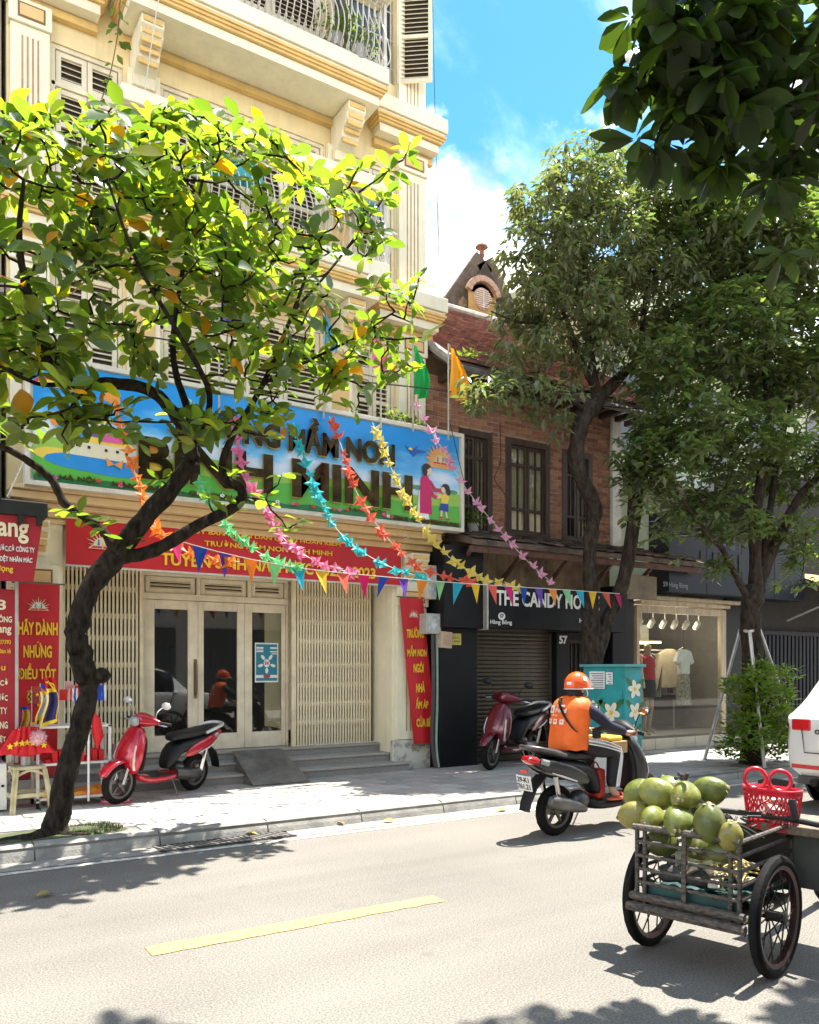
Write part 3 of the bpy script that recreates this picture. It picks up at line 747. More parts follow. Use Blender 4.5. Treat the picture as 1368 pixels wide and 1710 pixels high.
def print_mat():
    m = bpy.data.materials.new('printed_sky'); m.use_nodes = True
    N, L = m.node_tree.nodes, m.node_tree.links; b = N['Principled BSDF']; b.inputs['Roughness'].default_value = 0.35
    tc = N.new('ShaderNodeTexCoord'); sp = N.new('ShaderNodeSeparateXYZ'); L.new(tc.outputs['Object'], sp.inputs[0])
    mp = N.new('ShaderNodeMapping'); mp.inputs['Scale'].default_value = (0.8, 1, 2.2); L.new(tc.outputs['Object'], mp.inputs[0])
    n = N.new('ShaderNodeTexNoise'); n.inputs['Scale'].default_value = 1.6; n.inputs['Detail'].default_value = 4; L.new(mp.outputs[0], n.inputs['Vector'])
    a = N.new('ShaderNodeMath'); a.operation = 'MULTIPLY_ADD'; a.inputs[1].default_value = 0.9; L.new(n.outputs['Fac'], a.inputs[0]); L.new(sp.outputs['Z'], a.inputs[2])
    r = N.new('ShaderNodeMapRange'); r.inputs['From Min'].default_value = 3.95; r.inputs['From Max'].default_value = 5.3; L.new(a.outputs[0], r.inputs['Value'])
    cr = N.new('ShaderNodeValToRGB'); E_ = cr.color_ramp.elements
    E_[0].position = 0.30; E_[0].color = (0.62, 0.75, 0.85, 1); E_[1].position = 0.72; E_[1].color = (0.01, 0.27, 0.68, 1)
    q = E_.new(0.44); q.color = (0.66, 0.74, 0.86, 1); q = E_.new(0.56); q.color = (0.16, 0.50, 0.82, 1)
    L.new(r.outputs[0], cr.inputs[0]); L.new(cr.outputs[0], b.inputs['Base Color'])
    return m
s = MB(); s.box(SX0 + .03, SX1 - .02, SY - .004, SY - .001, SZ0 + .01, SZ1 - .01); s.build('sky_print', print_mat(), SG)
LAY = [0]
def art(name, polys, m, lay, parent=SG, y=SY, th=.0025):
    s = MB()
    for i, p in enumerate(polys): q = y - .004 - .0035 * lay - .0003 * (i % 8); s.prism(p, q - th, q)
    return s.build(name, m, parent)
G1, G2, G3 = flat('print_green', (0.05, 0.30, 0.03)), flat('print_lime', (0.30, 0.52, 0.08)), flat('print_deep_green', (0.02, 0.16, 0.05))
def hill(x0, x1, z0, pts): return [(x0, z0), (x1, z0)] + [(x1 + (x0 - x1) * i / (len(pts) - 1), z) for i, z in enumerate(pts[::-1])]
def wavy(base, amp, n, ph, f): return [base + amp * math.sin(ph + f * i / n * 6.28) for i in range(n + 1)]
ax0, ax1, az = SX0 + .03, SX1 - .02, SZ0 + .011
art('far_hills', [hill(ax0, ax1, az, wavy(3.97, .05, 40, 1.0, 3))], G2, 1)
art('meadow', [hill(ax0, ax1, az, wavy(3.84, .04, 40, 0.0, 2))], flat('print_grass', (0.10, 0.42, 0.05)), 2)
art('grass_edge', [hill(ax0, ax1, az, wavy(3.60, .015, 60, 0, 9))], G3, 3)
art('bushes', [oval(5.95 + .1 * i, 4.03, .08, .03) for i in range(9)], flat('print_bush', (0.08, 0.30, 0.12)), 1.6)
BLU, PUR, PNK, YEL_, ORG, RED_, WHT, BLK = (flat('print_' + n, c) for n, c in (('blue', (0.02, 0.25, 0.62)), ('purple', (0.22, 0.06, 0.5)), ('pink', (0.68, 0.10, 0.38)), ('yellow', (0.8, 0.58, 0.08)), ('orange', (0.75, 0.28, 0.05)), ('red', (0.6, 0.03, 0.04)), ('white', (0.78, 0.78, 0.76)), ('black', (0.02, 0.018, 0.02))))
# castle by the river
art('castle_river', [oval(1.95, 3.79, .55, .10), oval(2.15, 3.74, .4, .07)], BLU, 3)
art('castle_bank', [oval(2.0, 3.86, .62, .06), oval(1.5, 3.84, .2, .07), oval(2.55, 3.80, .25, .05)], YEL_, 2.6)
art('castle_walls', [[(1.62, 3.86), (2.32, 3.84), (2.3, 4.02), (1.66, 4.03)], [(1.8, 4.1), (2.08, 4.1), (2.06, 4.28), (1.82, 4.28)]], flat('print_cream', (0.72, 0.66, 0.48)), 4)
art('castle_band', [[(1.6, 4.02), (2.34, 4.0), (2.3, 4.07), (1.64, 4.08)], [(1.78, 4.26), (2.1, 4.26), (2.08, 4.31), (1.8, 4.31)]], YEL_, 5)
art('castle_domes', [oval(1.94, 4.31, .26, .2, 16, 0, 180), oval(1.66, 4.06, .15, .14, 12, 0, 180)], BLU, 5)
art('castle_stripe', [oval(1.94, 4.40, .2, .045), oval(1.94, 4.33, .24, .02)], flat('print_sky_blue', (0.05, 0.45, 0.7)), 6)
art('castle_purple_roof', [oval(2.2, 4.06, .16, .16, 12, 0, 180), oval(1.92, 4.09, .12, .1, 12, 0, 180)], PUR, 6)
art('castle_pink_roof', [oval(2.08, 4.04, .12, .10, 12, 0, 180)], PNK, 7)
for x, z in ((1.72, 3.95), (1.84, 3.94), (2.02, 3.93), (2.14, 3.93), (2.24, 3.92), (1.88, 4.2), (1.98, 4.2)): art('castle_window', [[(x, z), (x + .03, z), (x + .03, z + .03), (x, z + .03)]], BLK, 8)
art('cottage', [[(2.42, 3.92), (2.72, 3.91), (2.72, 3.98), (2.42, 3.99)]], WHT, 4); art('cottage_roof', [[(2.38, 3.98), (2.76, 3.97), (2.62, 4.07), (2.48, 4.07)]], ORG, 5)
art('hot_air_balloon', [oval(2.1, 4.52, .09, .1), [(2.06, 4.4), (2.14, 4.4), (2.12, 4.36), (2.08, 4.36)], oval(1.52, 4.22, .06, .08)], ORG, 3)
art('rainbow', [oval(1.45, 4.55, .16, .1, 16, 0, 180)], RED_, 2); art('rainbow_inner', [oval(1.45, 4.55, .12, .07, 16, 0, 180)], YEL_, 3)
art('butterfly', [[(2.12, 3.80), (2.22, 3.86), (2.2, 3.76)], [(2.12, 3.80), (2.03, 3.87), (2.05, 3.77)]], ORG, 9)
for i in range(26):
    fx = random.uniform(1.5, 6.3); c = (fx, 3.575 + random.uniform(0, .03))
    art('meadow_flower', [oval(c[0] + .02 * math.cos(k * 1.256), c[1] + .014 * math.sin(k * 1.256), .012, .01, 6) for k in range(5)], random.choice((RED_, YEL_, WHT, PNK)), 9)
art('blue_bird', [[(5.93, 4.58), (6.02, 4.545), (6.1, 4.56), (6.17, 4.62), (6.12, 4.55), (6.30, 4.54), (6.13, 4.5), (6.08, 4.44), (6.03, 4.5)]], flat('print_royal', (0.02, 0.10, 0.42)), 3)
art('bird_belly', [oval(6.03, 4.54, .035, .018, 10)], YEL_, 4)
# teacher in a long tunic and a child
tx = 6.2
art('teacher_trousers', [[(tx - .06, 3.6), (tx + .14, 3.6), (tx + .1, 3.8), (tx - .05, 3.8)], [(tx - .07, 3.62), (tx - .02, 3.62), (tx + .0, 4.0), (tx - .03, 4.0)]], WHT, 4)
art('teacher_tunic', [[(tx - .02, 3.68), (tx + .18, 3.68), (tx + .17, 3.9), (tx + .16, 4.02), (tx + .14, 4.16), (tx + .07, 4.24), (tx + .0, 4.17), (tx - .02, 4.0)],
                      [(tx + .1, 4.16), (tx + .16, 4.15), (tx + .26, 4.04), (tx + .36, 4.04), (tx + .35, 4.0), (tx + .24, 4.0)], [(tx + .12, 4.08), (tx + .17, 4.06), (tx + .22, 3.96), (tx + .27, 3.94), (tx + .25, 3.90), (tx + .18, 3.93)]], flat('print_magenta', (0.55, 0.01, 0.12)), 5)
SKIN_P = flat('print_skin', (0.78, 0.55, 0.42))
art('teacher_skin', [oval(tx + .12, 4.28, .055, .065), oval(tx + .38, 4.03, .03, .018), oval(tx + .29, 3.925, .03, .016)], SKIN_P, 6)
art('teacher_hair', [oval(tx + .09, 4.31, .075, .06, 16, 20, 240), oval(tx + .06, 4.26, .04, .06)], BLK, 7)
art('child_shirt', [[(6.54, 3.84), (6.64, 3.85), (6.68, 3.96), (6.6, 4.0), (6.55, 3.97), (6.46, 3.99), (6.46, 3.96), (6.54, 3.92)]], YEL_, 4)
art('child_skirt', [[(6.5, 3.75), (6.66, 3.74), (6.66, 3.85), (6.53, 3.85)]], flat('print_navy', (0.02, 0.05, 0.3)), 5)
art('child_skin', [oval(6.59, 4.05, .055, .055), [(6.52, 3.66), (6.55, 3.66), (6.56, 3.75), (6.53, 3.75)], [(6.62, 3.65), (6.65, 3.65), (6.63, 3.74), (6.6, 3.74)]], SKIN_P, 5)
art('child_hair', [oval(6.61, 4.07, .07, .06), oval(6.66, 4.02, .035, .05)], BLK, 6); art('child_face', [oval(6.565, 4.04, .035, .04)], SKIN_P, 7)
art('child_shoes', [oval(6.53, 3.65, .03, .016), oval(6.645, 3.635, .03, .016)], RED_, 6)
def logo(parent, cx, cz, sc, y, pale=False, rotm=None):
    A_ = flat('logo_gold', (0.75, 0.55, 0.24)) if not pale else flat('logo_cream', (0.80, 0.68, 0.45))
    rays = []
    for k in range(11):
        a = R(8 + 16.4 * k); r1 = sc * (1.0 if k % 2 else .8)
        rays.append([(cx + sc * .4 * math.cos(a - .1), cz + sc * .4 * math.sin(a - .1)), (cx + r1 * math.cos(a), cz + r1 * math.sin(a)), (cx + sc * .4 * math.cos(a + .1), cz + sc * .4 * math.sin(a + .1))])
    art('sun_rays', rays + [oval(cx, cz, sc * .5, sc * .5, 14, 0, 180)], A_, 1, parent, y)
    art('logo_base', [[(cx - .8 * sc, cz - .16 * sc), (cx + .8 * sc, cz - .16 * sc), (cx + .6 * sc, cz + .02 * sc), (cx - .6 * sc, cz + .02 * sc)]], A_, 1, parent, y)
    art('logo_book', [[(cx - .68 * sc, cz - .125 * sc), (cx - .03 * sc, cz - .125 * sc), (cx - .03 * sc, cz - .01 * sc), (cx - .53 * sc, cz - .01 * sc)], [(cx + .68 * sc, cz - .125 * sc), (cx + .03 * sc, cz - .125 * sc), (cx + .03 * sc, cz - .01 * sc), (cx + .53 * sc, cz - .01 * sc)]], RED_, 2, parent, y)
    art('logo_figures', [[(cx + q * sc - .07 * sc, cz + .03 * sc), (cx + q * sc + .07 * sc, cz + .03 * sc), (cx + q * sc + .05 * sc, cz + .25 * sc), (cx + q * sc - .05 * sc, cz + .25 * sc)] for q in (-.22, .22)] + [oval(cx + q * sc, cz + .31 * sc, .06 * sc, .06 * sc, 8) for q in (-.22, .22)], BLU, 2, parent, y)
    art('logo_child', [[(cx - .06 * sc, cz + .03 * sc), (cx + .06 * sc, cz + .03 * sc), (cx + .04 * sc, cz + .2 * sc), (cx - .04 * sc, cz + .2 * sc)]], YEL_, 2, parent, y)
lg = 6.52
art('logo_outline', [[(lg + r_ * math.cos(R(a)), 4.42 + r_ * math.sin(R(a))) for a, r_ in [(8 * k, .26 if k % 2 else .17) for k in range(0, 23)]] + [(lg - .26, 4.34), (lg + .26, 4.34)]], flat('print_flame', (0.72, 0.34, 0.08)), 2)
logo(SG, lg, 4.42, .2, SY - .012)
# raised mirror-dark letters with gold edges
M_let = mat('mirror_gold_letter', (0.055, 0.04, 0.022), 0.16, metal=0.85, var=0.5, scale=5); M_edge = mat('letter_gold_edge', (0.55, 0.42, 0.16), 0.35, metal=0.6)
for nm, st, x0, x1, zc, hh in (('school', 'TRƯỜNG MẦM NON', 2.75, 5.76, 4.48, .46), ('name', 'BÌNH MINH', 2.38, 6.04, 3.985, .60)):
    hb = hh
    fit_text('lettering', st, x1 - x0, hb, M_let, SG, ((x0 + x1) / 2, SY - .05, zc), ext=.006, bold=.035)
    fit_text('lettering_edge', st, x1 - x0 + .022, hb + .022, M_edge, SG, ((x0 + x1) / 2, SY - .028, zc), ext=.012, bold=.036)
M_brn = mat('brass_small_letter', (0.12, 0.07, 0.02), 0.3, metal=0.6)
fit_text('small_lettering', 'HÀNG BÔNG - Q. HOÀN KIẾM', 1.7, .085, M_brn, SG, (2.95, SY - .03, 3.60), ext=.008, bold=.02)
fit_text('small_lettering', 'TEL: HÀ NỘI', .6, .075, M_brn, SG, (1.62, SY - .03, 3.60), ext=.008, bold=.02)
fit_text('small_lettering', 'HÀ NỘI', .55, .06, M_brn, SG, (5.35, SY - .03, 3.625), ext=.008, bold=.02)
fit_text('small_lettering', 'EMAIL  HOANKIEM.EDU.VN', 1.05, .05, M_brn, SG, (6.3, SY - .03, 3.575), ext=.008, bold=.02)
# ------------------------------------------------------------------ red banners
M_red = mat('banner_red', (0.52, 0.012, 0.02), 0.45, var=0.08, scale=2); M_byel = mat('banner_yellow', (0.85, 0.52, 0.03), 0.5, var=0.03)
def sheet(mb, x0, x1, z0, z1, y, nx, nz, amp, lean=0.0, th=.004):
    def P_(i, j):
        u_, v_ = i / nx, j / nz
        return (x0 + (x1 - x0) * u_ + lean * (1 - v_), y + amp * math.sin(u_ * 9 + v_ * 4) * (0.4 + 0.6 * abs(math.sin(u_ * 3.1))), z0 + (z1 - z0) * v_)
    vs = [P_(i, j) for j in range(nz + 1) for i in range(nx + 1)]
    vs += [(p[0], p[1] + th, p[2]) for p in vs]
    k = (nx + 1) * (nz + 1); fs = []
    for j in range(nz):
        for i in range(nx):
            a = j * (nx + 1) + i; fs.append((a, a + 1, a + nx + 2, a + nx + 1)); fs.append((k + a, k + a + nx + 1, k + a + nx + 2, k + a + 1))
    mb.add(vs, fs)
LB = T('long_banner', 'long red cloth banner with yellow lettering above the gates', 'banner', (3.9, 9.84, 2.72), world=True)
s = MB(); sheet(s, 1.69, 6.12, 2.715, 3.31, 9.825, 40, 4, .006); s.build('cloth', M_red, LB, smooth=2)
s = MB(); s.tube([(1.69, 9.83, 2.7), (6.12, 9.83, 2.7)], .012, 6); s.build('bottom_rod', mat('white_rod', (.6, .58, .52), .5), LB)
logo(LB, 2.08, 2.94, .2, 9.812, True)
fit_text('heading', 'ỦY BAN NHÂN DÂN QUẬN HOÀN KIẾM', 2.0, .085, M_byel, LB, (4.15, 9.808, 3.215), ext=.001, bold=.02)
fit_text('heading', 'TRƯỜNG MẦM NON BÌNH MINH', 1.75, .10, M_byel, LB, (4.15, 9.808, 3.095), ext=.001, bold=.02)
fit_text('lettering', 'TUYỂN SINH NĂM HỌC 2022 - 2023', 2.95, .27, M_byel, LB, (4.22, 9.808, 2.87), ext=.001, bold=.03)
def tall_banner(name, label, x0, x1, z0, z1, y, lean, rows, zrow, wrow, hrow, lx):
    b = T(name, label, 'banner', ((x0 + x1) / 2, y, z0), world=True)
    s = MB(); sheet(s, x0, x1, z0, z1, y, 8, 24, .008, lean); s.build('cloth', M_red, b, smooth=2)
    s = MB(); s.tube([(x0 - .05, y, z1), (x1 + .05, y, z1)], .01, 6); s.build('top_rod', mat('dark_rod', (.12, .1, .08), .5), b)
    s = MB(); s.tube([(x0 - .03 + lean, y, z0), (x1 + .03 + lean, y, z0)], .01, 6); s.build('bottom_rod', MATS['dark_rod'], b)
    xm = (x0 + x1) / 2
    def off(z): return lean * (z1 - z) / (z1 - z0)
    logo(b, xm + off(z1 - .25), z1 - .27, lx, y - .012, True)
    for st, z, w_ in zip(rows, zrow, wrow): fit_text('lettering', st, w_, hrow * (1.28 if any(c in 'ÃÀỮỀẾỐẢẦẤỦÔÁỜẸỞ' for c in st) else 1), M_byel, b, (xm + off(z), y - .016, z), ext=.001, bold=.035)
    return b
RZ = lambda y_: U(690, y_, Y=9.8).z
tall_banner('tall_banner', 'tall red banner with yellow words leaning beside the black shop panel', 6.07, 6.46, U(700, 1243, Y=9.8).z, U(690, 998, Y=9.8).z, 9.78, .24,
            ('TRƯỜNG', 'MẦM NON', 'NGÔI', 'NHÀ', 'ẤM ÁP', 'CỦA BÉ'), [RZ(v) for v in (1056, 1087, 1114, 1147, 1174, 1205)], (.29, .33, .17, .15, .22, .25), .125, .1)
LZf = lambda y_: U(60, y_, Y=9.55).z
tall_banner('tall_banner', 'tall red banner with yellow words behind the flag stall', U(28, 1000, Y=9.55).x, U(100, 1000, Y=9.55).x, LZf(1300), LZf(974), 9.55, -.03,
            ('HÃY DÀNH', 'NHỮNG', 'ĐIỀU TỐT', 'ĐẸP', 'NHẤT'), [LZf(v) for v in (1047, 1085, 1121, 1166, 1203)], (.39, .28, .37, .2, .3), .135, .13)
# ------------------------------------------------------------------ string of pennants and pinwheel garlands
PCOL = {n: mat('paper_' + n, c, 0.55, var=0.05) for n, c in dict(cyan=(0.02, 0.45, 0.6), yellow=(0.8, 0.55, 0.02), coral=(0.75, 0.12, 0.06), magenta=(0.65, 0.01, 0.16), blue=(0.01, 0.08, 0.45), purple=(0.15, 0.05, 0.42), orange=(0.82, 0.30, 0.02), mint=(0.28, 0.62, 0.28), pink=(0.75, 0.17, 0.33), lightpink=(0.74, 0.36, 0.50), turquoise=(0.03, 0.50, 0.52), lemon=(0.78, 0.62, 0.12), green=(0.15, 0.6, 0.22), tangerine=(0.85, 0.22, 0.02)).items()}
def thin_paper(m_, w_=.4):
    """let light shine through thin paper"""
    N, L = m_.node_tree.nodes, m_.node_tree.links; b = N['Principled BSDF']; o = N['Material Output']; t_ = N.new('ShaderNodeBsdfTranslucent'); mx = N.new('ShaderNodeMixShader'); mx.inputs[0].default_value = w_
    L.new(b.inputs['Base Color'].links[0].from_socket, t_.inputs[0]); L.new(b.outputs[0], mx.inputs[1]); L.new(t_.outputs[0], mx.inputs[2]); L.new(mx.outputs[0], o.inputs[0])
for m_ in PCOL.values(): thin_paper(m_)
M_str = mat('white_string', (0.6, 0.58, 0.52), .8)
def pline(pts, Y0, Y1):
    """photograph pixels -> smooth 3-D line, depth running evenly from Y0 to Y1"""
    n = len(pts); return curve_pts([U(p[0], p[1], Y=Y0 + (Y1 - Y0) * i / (n - 1)) for i, p in enumerate(pts)], 10)
def resample(pl, k):
    d = [0]
    for a, b in zip(pl, pl[1:]): d.append(d[-1] + (b - a).length)
    out = []; j = 0
    for i in range(k):
        t = d[-1] * (i + .5) / k
        while d[j + 1] < t: j += 1
        f_ = (t - d[j]) / (d[j + 1] - d[j]); out.append((pl[j].lerp(pl[j + 1], f_), (pl[j + 1] - pl[j]).normalized()))
    return out
pl = pline([(270, 893), (330, 912), (420, 934), (520, 951), (640, 963), (760, 973), (880, 981), (960, 986), (1042, 992)], 7.55, 8.45)
PN = T('pennant_string', 'string of bright triangular pennants stretched between the two street trees', 'bunting', pl[40], world=True)
s = MB(); s.tube(pl, .005, 5); s.build('string', M_str, PN)
seq = ['magenta', 'blue', 'purple', 'orange', 'mint', 'cyan', 'yellow', 'coral']
for i, (p, d) in enumerate(resample(pl, 25)):
    d = Vector((d.x, d.y, 0)).normalized(); w_ = .082 * random.uniform(.85, 1.08); sw = random.uniform(-.1, .1); out = Vector((-d.y, d.x, 0)); hgt = .25 * random.uniform(.88, 1.08)
    s = MB(); a, b = p - d * w_, p + d * w_; t_ = p + Vector((0, 0, -hgt)) + out * sw + d * random.uniform(-.05, .05); mid = (a + b + t_) / 3 + out * .018
    q = out * .002
    s.add([a, b, t_, mid, a + q, b + q, t_ + q, mid + q], [(0, 3, 1), (1, 3, 2), (2, 3, 0), (4, 5, 7), (5, 6, 7), (6, 4, 7)])
    s.build('pennant', PCOL[seq[i % 8]], PN)
def pinwheel_mesh(m):
    """four-pointed folded paper star, each point creased and its tip curled forward"""
    s = MB(); r = .082
    for k in range(4):
        a = math.pi / 2 * k
        def rot(x, y, z): return (x * math.cos(a) - y * math.sin(a), x * math.sin(a) + y * math.cos(a), z)
        s.add([rot(0, 0, .03), rot(r * .42, -r * .40, .0), rot(r * 1.12, r * .12, .045), rot(r * .42, r * .40, .012), rot(r * .5, 0, .034)], [(0, 1, 4), (1, 2, 4), (0, 4, 3), (4, 2, 3)])
    return s.mesh('pinwheel', m)
def garland(colour, label, pts, Y0, Y1, k):
    pl = pline(pts, Y0, Y1); g_ = T('pinwheel_garland', label, 'garland', pl[0], 'paper pinwheel garlands strung from the sign', world=True)
    s = MB(); s.tube(pl, .004, 5); s.build('string', M_str, g_)
    pm = pinwheel_mesh(PCOL[colour]); 
    for p, d in resample(pl, k):
        z = Vector((-.4 + random.uniform(-.5, .5), -1, .25 + random.uniform(-.5, .5))).normalized()
        e_ = z.to_track_quat('Z', 'Y').to_euler(); q = e_.to_quaternion() @ Euler((0, 0, random.uniform(0, 1.57))).to_quaternion()
        link('pinwheel', pm, g_, p + d * random.uniform(-.05, .05) - Vector((0, 0, random.uniform(0, .03))), q.to_euler(), (random.uniform(.75, 1.2), random.uniform(.7, 1.15), random.uniform(.6, 1.6)))
garland('lightpink', 'pale pink pinwheel garland, rightmost, crossing the brick house', [(690, 670), (735, 745), (778, 815), (832, 882), (882, 938), (926, 976)], 9.35, 8.3, 19)
garland('lemon', 'lemon yellow pinwheel garland running down past the sign lettering', [(622, 705), (645, 760), (668, 815), (705, 875), (750, 930), (800, 962), (872, 984)], 9.35, 8.25, 23)
garland('coral', 'coral red pinwheel garland hanging over the last sign letters', [(550, 695), (570, 745), (590, 810), (632, 880), (690, 940), (750, 965), (800, 975)], 9.35, 8.2, 22)
garland('turquoise', 'turquoise pinwheel garland sloping across the red banner', [(490, 705), (507, 765), (528, 820), (560, 880), (600, 918), (655, 948), (720, 968)], 9.35, 8.1, 22)
garland('pink', 'bright pink pinwheel garland reaching the middle of the red banner', [(392, 690), (402, 770), (440, 845), (470, 895), (505, 925), (560, 950), (600, 955)], 9.35, 7.95, 22)
garland('green', 'light green pinwheel garland above the middle door', [(330, 800), (352, 840), (385, 885), (425, 918), (470, 940), (505, 948)], 9.35, 7.8, 16)
garland('tangerine', 'orange pinwheel garland beside the leaning tree trunk', [(195, 680), (215, 755), (235, 815), (262, 880), (300, 915), (345, 932), (400, 938)], 9.35, 7.65, 21)
# ------------------------------------------------------------------ cloth flags on thin poles
def flag(label, px0, px1, py0, py1, colour, Y, pole_px, pole_top, pole_bot, narrow=.35):
    a = U(px0, py0, Y=Y); b = U(px1, py1, Y=Y); f_ = T('hanging_flag', label, 'flag', U(pole_px, pole_bot, Y=Y), 'plain cloth flags along the front', world=True)
    s = MB(); p0, p1 = U(pole_px, pole_bot, Y=Y), U(pole_px, pole_top, Y=Y); s.tube([p0, p1], .012, 6); s.build('pole', mat('bamboo_pole', (.4, .36, .28), .6), f_)
    nx, nz = 14, 18; vs = []; x0 = p0.x
    for j in range(nz + 1):
        v = j / nz
        for i in range(nx + 1):
            u_ = i / nx; wd = 1.5 * (b.x - a.x) * (narrow + (1 - narrow) * min(1, math.sin(min(1, v * 1.3) * 1.57)) * (1 - .45 * max(0, v - .6)))
            vs.append((a.x + u_ * wd + .03 * math.sin(v * 3), Y - .02 + .06 * math.sin(u_ * 12 + v * 2.5) * (.4 + v * .6), a.z + (b.z - a.z) * v - .12 * u_ * (1 - v) - .05 * u_))
    k = len(vs); s = MB(); s.add(vs, [(j * (nx + 1) + i, j * (nx + 1) + i + 1, (j + 1) * (nx + 1) + i + 1, (j + 1) * (nx + 1) + i) for j in range(nz) for i in range(nx)])
    s.build('cloth', colour, f_, smooth=2, recalc=False)
FC = {n: leaf_mat('flag_' + n, c, c, .7, .35) for n, c in dict(green=(0.01, 0.32, 0.06), orange=(0.85, 0.36, 0.01), pink=(0.8, 0.12, 0.35), blue=(0.08, 0.42, 0.7), purple=(0.2, 0.12, 0.55)).items()}
for m_ in FC.values():
    for n_ in list(m_.node_tree.nodes):
        if n_.type == 'ATTRIBUTE':
            v_ = m_.node_tree.nodes.new('ShaderNodeRGB'); v_.outputs[0].default_value = (1, 1, 1, 1)
            for l_ in list(n_.outputs['Color'].links): m_.node_tree.links.new(v_.outputs[0], l_.to_socket)
flag('green cloth flag hanging from a pole above the sign', 690, 708, 572, 663, FC['green'], 9.3, 690, 568, 720)
flag('orange cloth flag hanging from a bamboo pole before the brick wall', 751, 772, 576, 667, FC['orange'], 9.05, 749, 574, 735)
flag('pink cloth flag hanging half hidden by the near tree', 622, 638, 545, 618, FC['pink'], 9.4, 636, 540, 715)
flag('light blue cloth flag hanging behind the near tree', 541, 556, 520, 585, FC['blue'], 9.4, 541, 515, 700)
flag('violet cloth flag hanging deep behind the near tree crown', 366, 384, 488, 545, FC['purple'], 9.4, 366, 484, 690)
# ------------------------------------------------------------------ neighbour on the left with its shop signs
M_old = mat('weathered_plaster', (0.20, 0.165, 0.13), 0.9, col2=(0.34, 0.29, 0.23), scale=1.6, streak=0.6, streakcol=(0.07, 0.055, 0.045), bump=.4)
NB = T('flag_shop_building', 'weathered brown shophouse at the edge beside the school', 'building', (-1.0, 9.9, 0), world=True)
s = MB(); s.box(-4.5, 1.05, 9.95, 17, 0.1, 12.6); s.build('wall', M_old, NB)
s = MB()
for i in range(9): s.box(0.42 + i * .07, 0.482 + i * .07, 9.88, 9.95, 3.5, 5.6)
s.build('timber_boarding', mat('grey_timber', (0.12, 0.10, 0.075), 0.85, var=.35, scale=3, stretch=(6, 6, .5)), NB, bevel=.004)
s = MB(); s.box(.3, 1.06, 9.8, 9.96, 5.6, 5.75); s.build('string_course', M_old, NB)
s = MB(); s.box(-2.0, .98, 9.93, 9.949, .12, 2.7); s.build('shopfront', mat('red_shop_interior', (0.25, 0.03, 0.03), .7, var=.4, scale=2), NB)
AC = T('air_conditioner', 'white air conditioner box under the timber boarding', 'air conditioner', (.45, 9.6, 3.42), world=True)
s = MB(); s.box(.15, .74, 9.55, 9.85, 3.35, 3.8); s.build('case', mat('ac_white', (.6, .6, .56), .5), AC, bevel=.02)
s = MB(); s.box(.62, .71, 9.542, 9.549, 3.62, 3.76); s.build('vent', M_dark, AC)
cp = T('metal_canopy', 'black metal canopy bar carrying the shop sign', 'canopy', (-.3, 8.9, 3.1), world=True)
zc = U(40, 850, Y=8.9).z; xr = U(78, 850, Y=8.9).x
s = MB(); s.box(-1.6, xr, 8.82, 9.9, zc - .075, zc + .07); s.build('bar', mat('black_steel', (.02, .022, .02), .5, metal=.3), cp, bevel=.01)
s = MB()
for i in range(9): s.tube([(-1.5 + i * .3, 8.8, zc + .08), (-1.5 + i * .3, 9.9, zc + .08)], .035, 8)
s.build('roof_ribs', MATS['black_steel'], cp)
s = MB()
for x in (xr - .08, xr - .25): s.box(x - .025, x + .025, 8.8, 8.9, zc - .16, zc - .076)
s.build('clamp', MATS['black_steel'], cp)
# hanging sign with cropped words
M_signred = mat('shop_sign_red', (0.33, 0.012, 0.022), 0.5, var=0.08); M_lettc = mat('shop_letter_cream', (0.75, 0.66, 0.45), .5, var=.05); M_letw = mat('shop_letter_white', (.75, .73, .68), .5, var=.03)
def px_text(parent, s_, px0, px1, py, hpx, Y, m, **kw):
    a, b = U(px0, py, Y=Y), U(px1, py, Y=Y); hh = U(px0, py - hpx / 2, Y=Y).z - U(px0, py + hpx / 2, Y=Y).z
    return fit_text('lettering', s_, b.x - a.x, hh, m, parent, ((a.x + b.x) / 2, Y, (a.z + b.z) / 2), ext=.002, bold=.025 if hpx > 11 else .008, **kw)
HS = T('hanging_shop_sign', 'dark red shop sign under the black canopy with cream letters', 'sign', (.4, 8.86, 2.4), world=True)
zt, zb = zc - .08, U(60, 972, Y=8.86).z
s = MB(); s.prism([(-1.6, zb - .05), (U(56, 970, Y=8.86).x, zb), (U(72, 860, Y=8.86).x, zt), (-1.6, zt)], 8.86, 8.88); s.build('board', M_signred, HS)
px_text(HS, 'ang', -4, 48, 890, 34, 8.852, M_lettc); px_text(HS, 'NƯỚC,CỜ CÔNG TY', -8, 58, 916, 13, 8.852, M_letw); px_text(HS, 'DỆT NHÃN MÁC', 0, 54, 934, 13, 8.852, M_letw)
px_text(HS, 'ượng', -6, 22, 951, 12, 8.852, M_byel)
VS = T('vertical_shop_sign', 'tall dark red shop sign at the edge with columns of cream words', 'sign', (.5, 9.0, .5), world=True)
xa, xb = U(-40, 1100, Y=9.05).x, U(25, 1100, Y=9.05).x; za, zb2 = U(12, 1258, Y=9.05).z, U(12, 984, Y=9.05).z
s = MB(); s.box(xa, xb, 9.05, 9.08, za, zb2); s.build('board', M_signred, VS)
s = MB(); s.box(xb, xb + .03, 9.04, 9.09, za - .1, zb2 + .12); s.build('post', mat('galvanised', (.5, .5, .48), .45, metal=.4), VS)
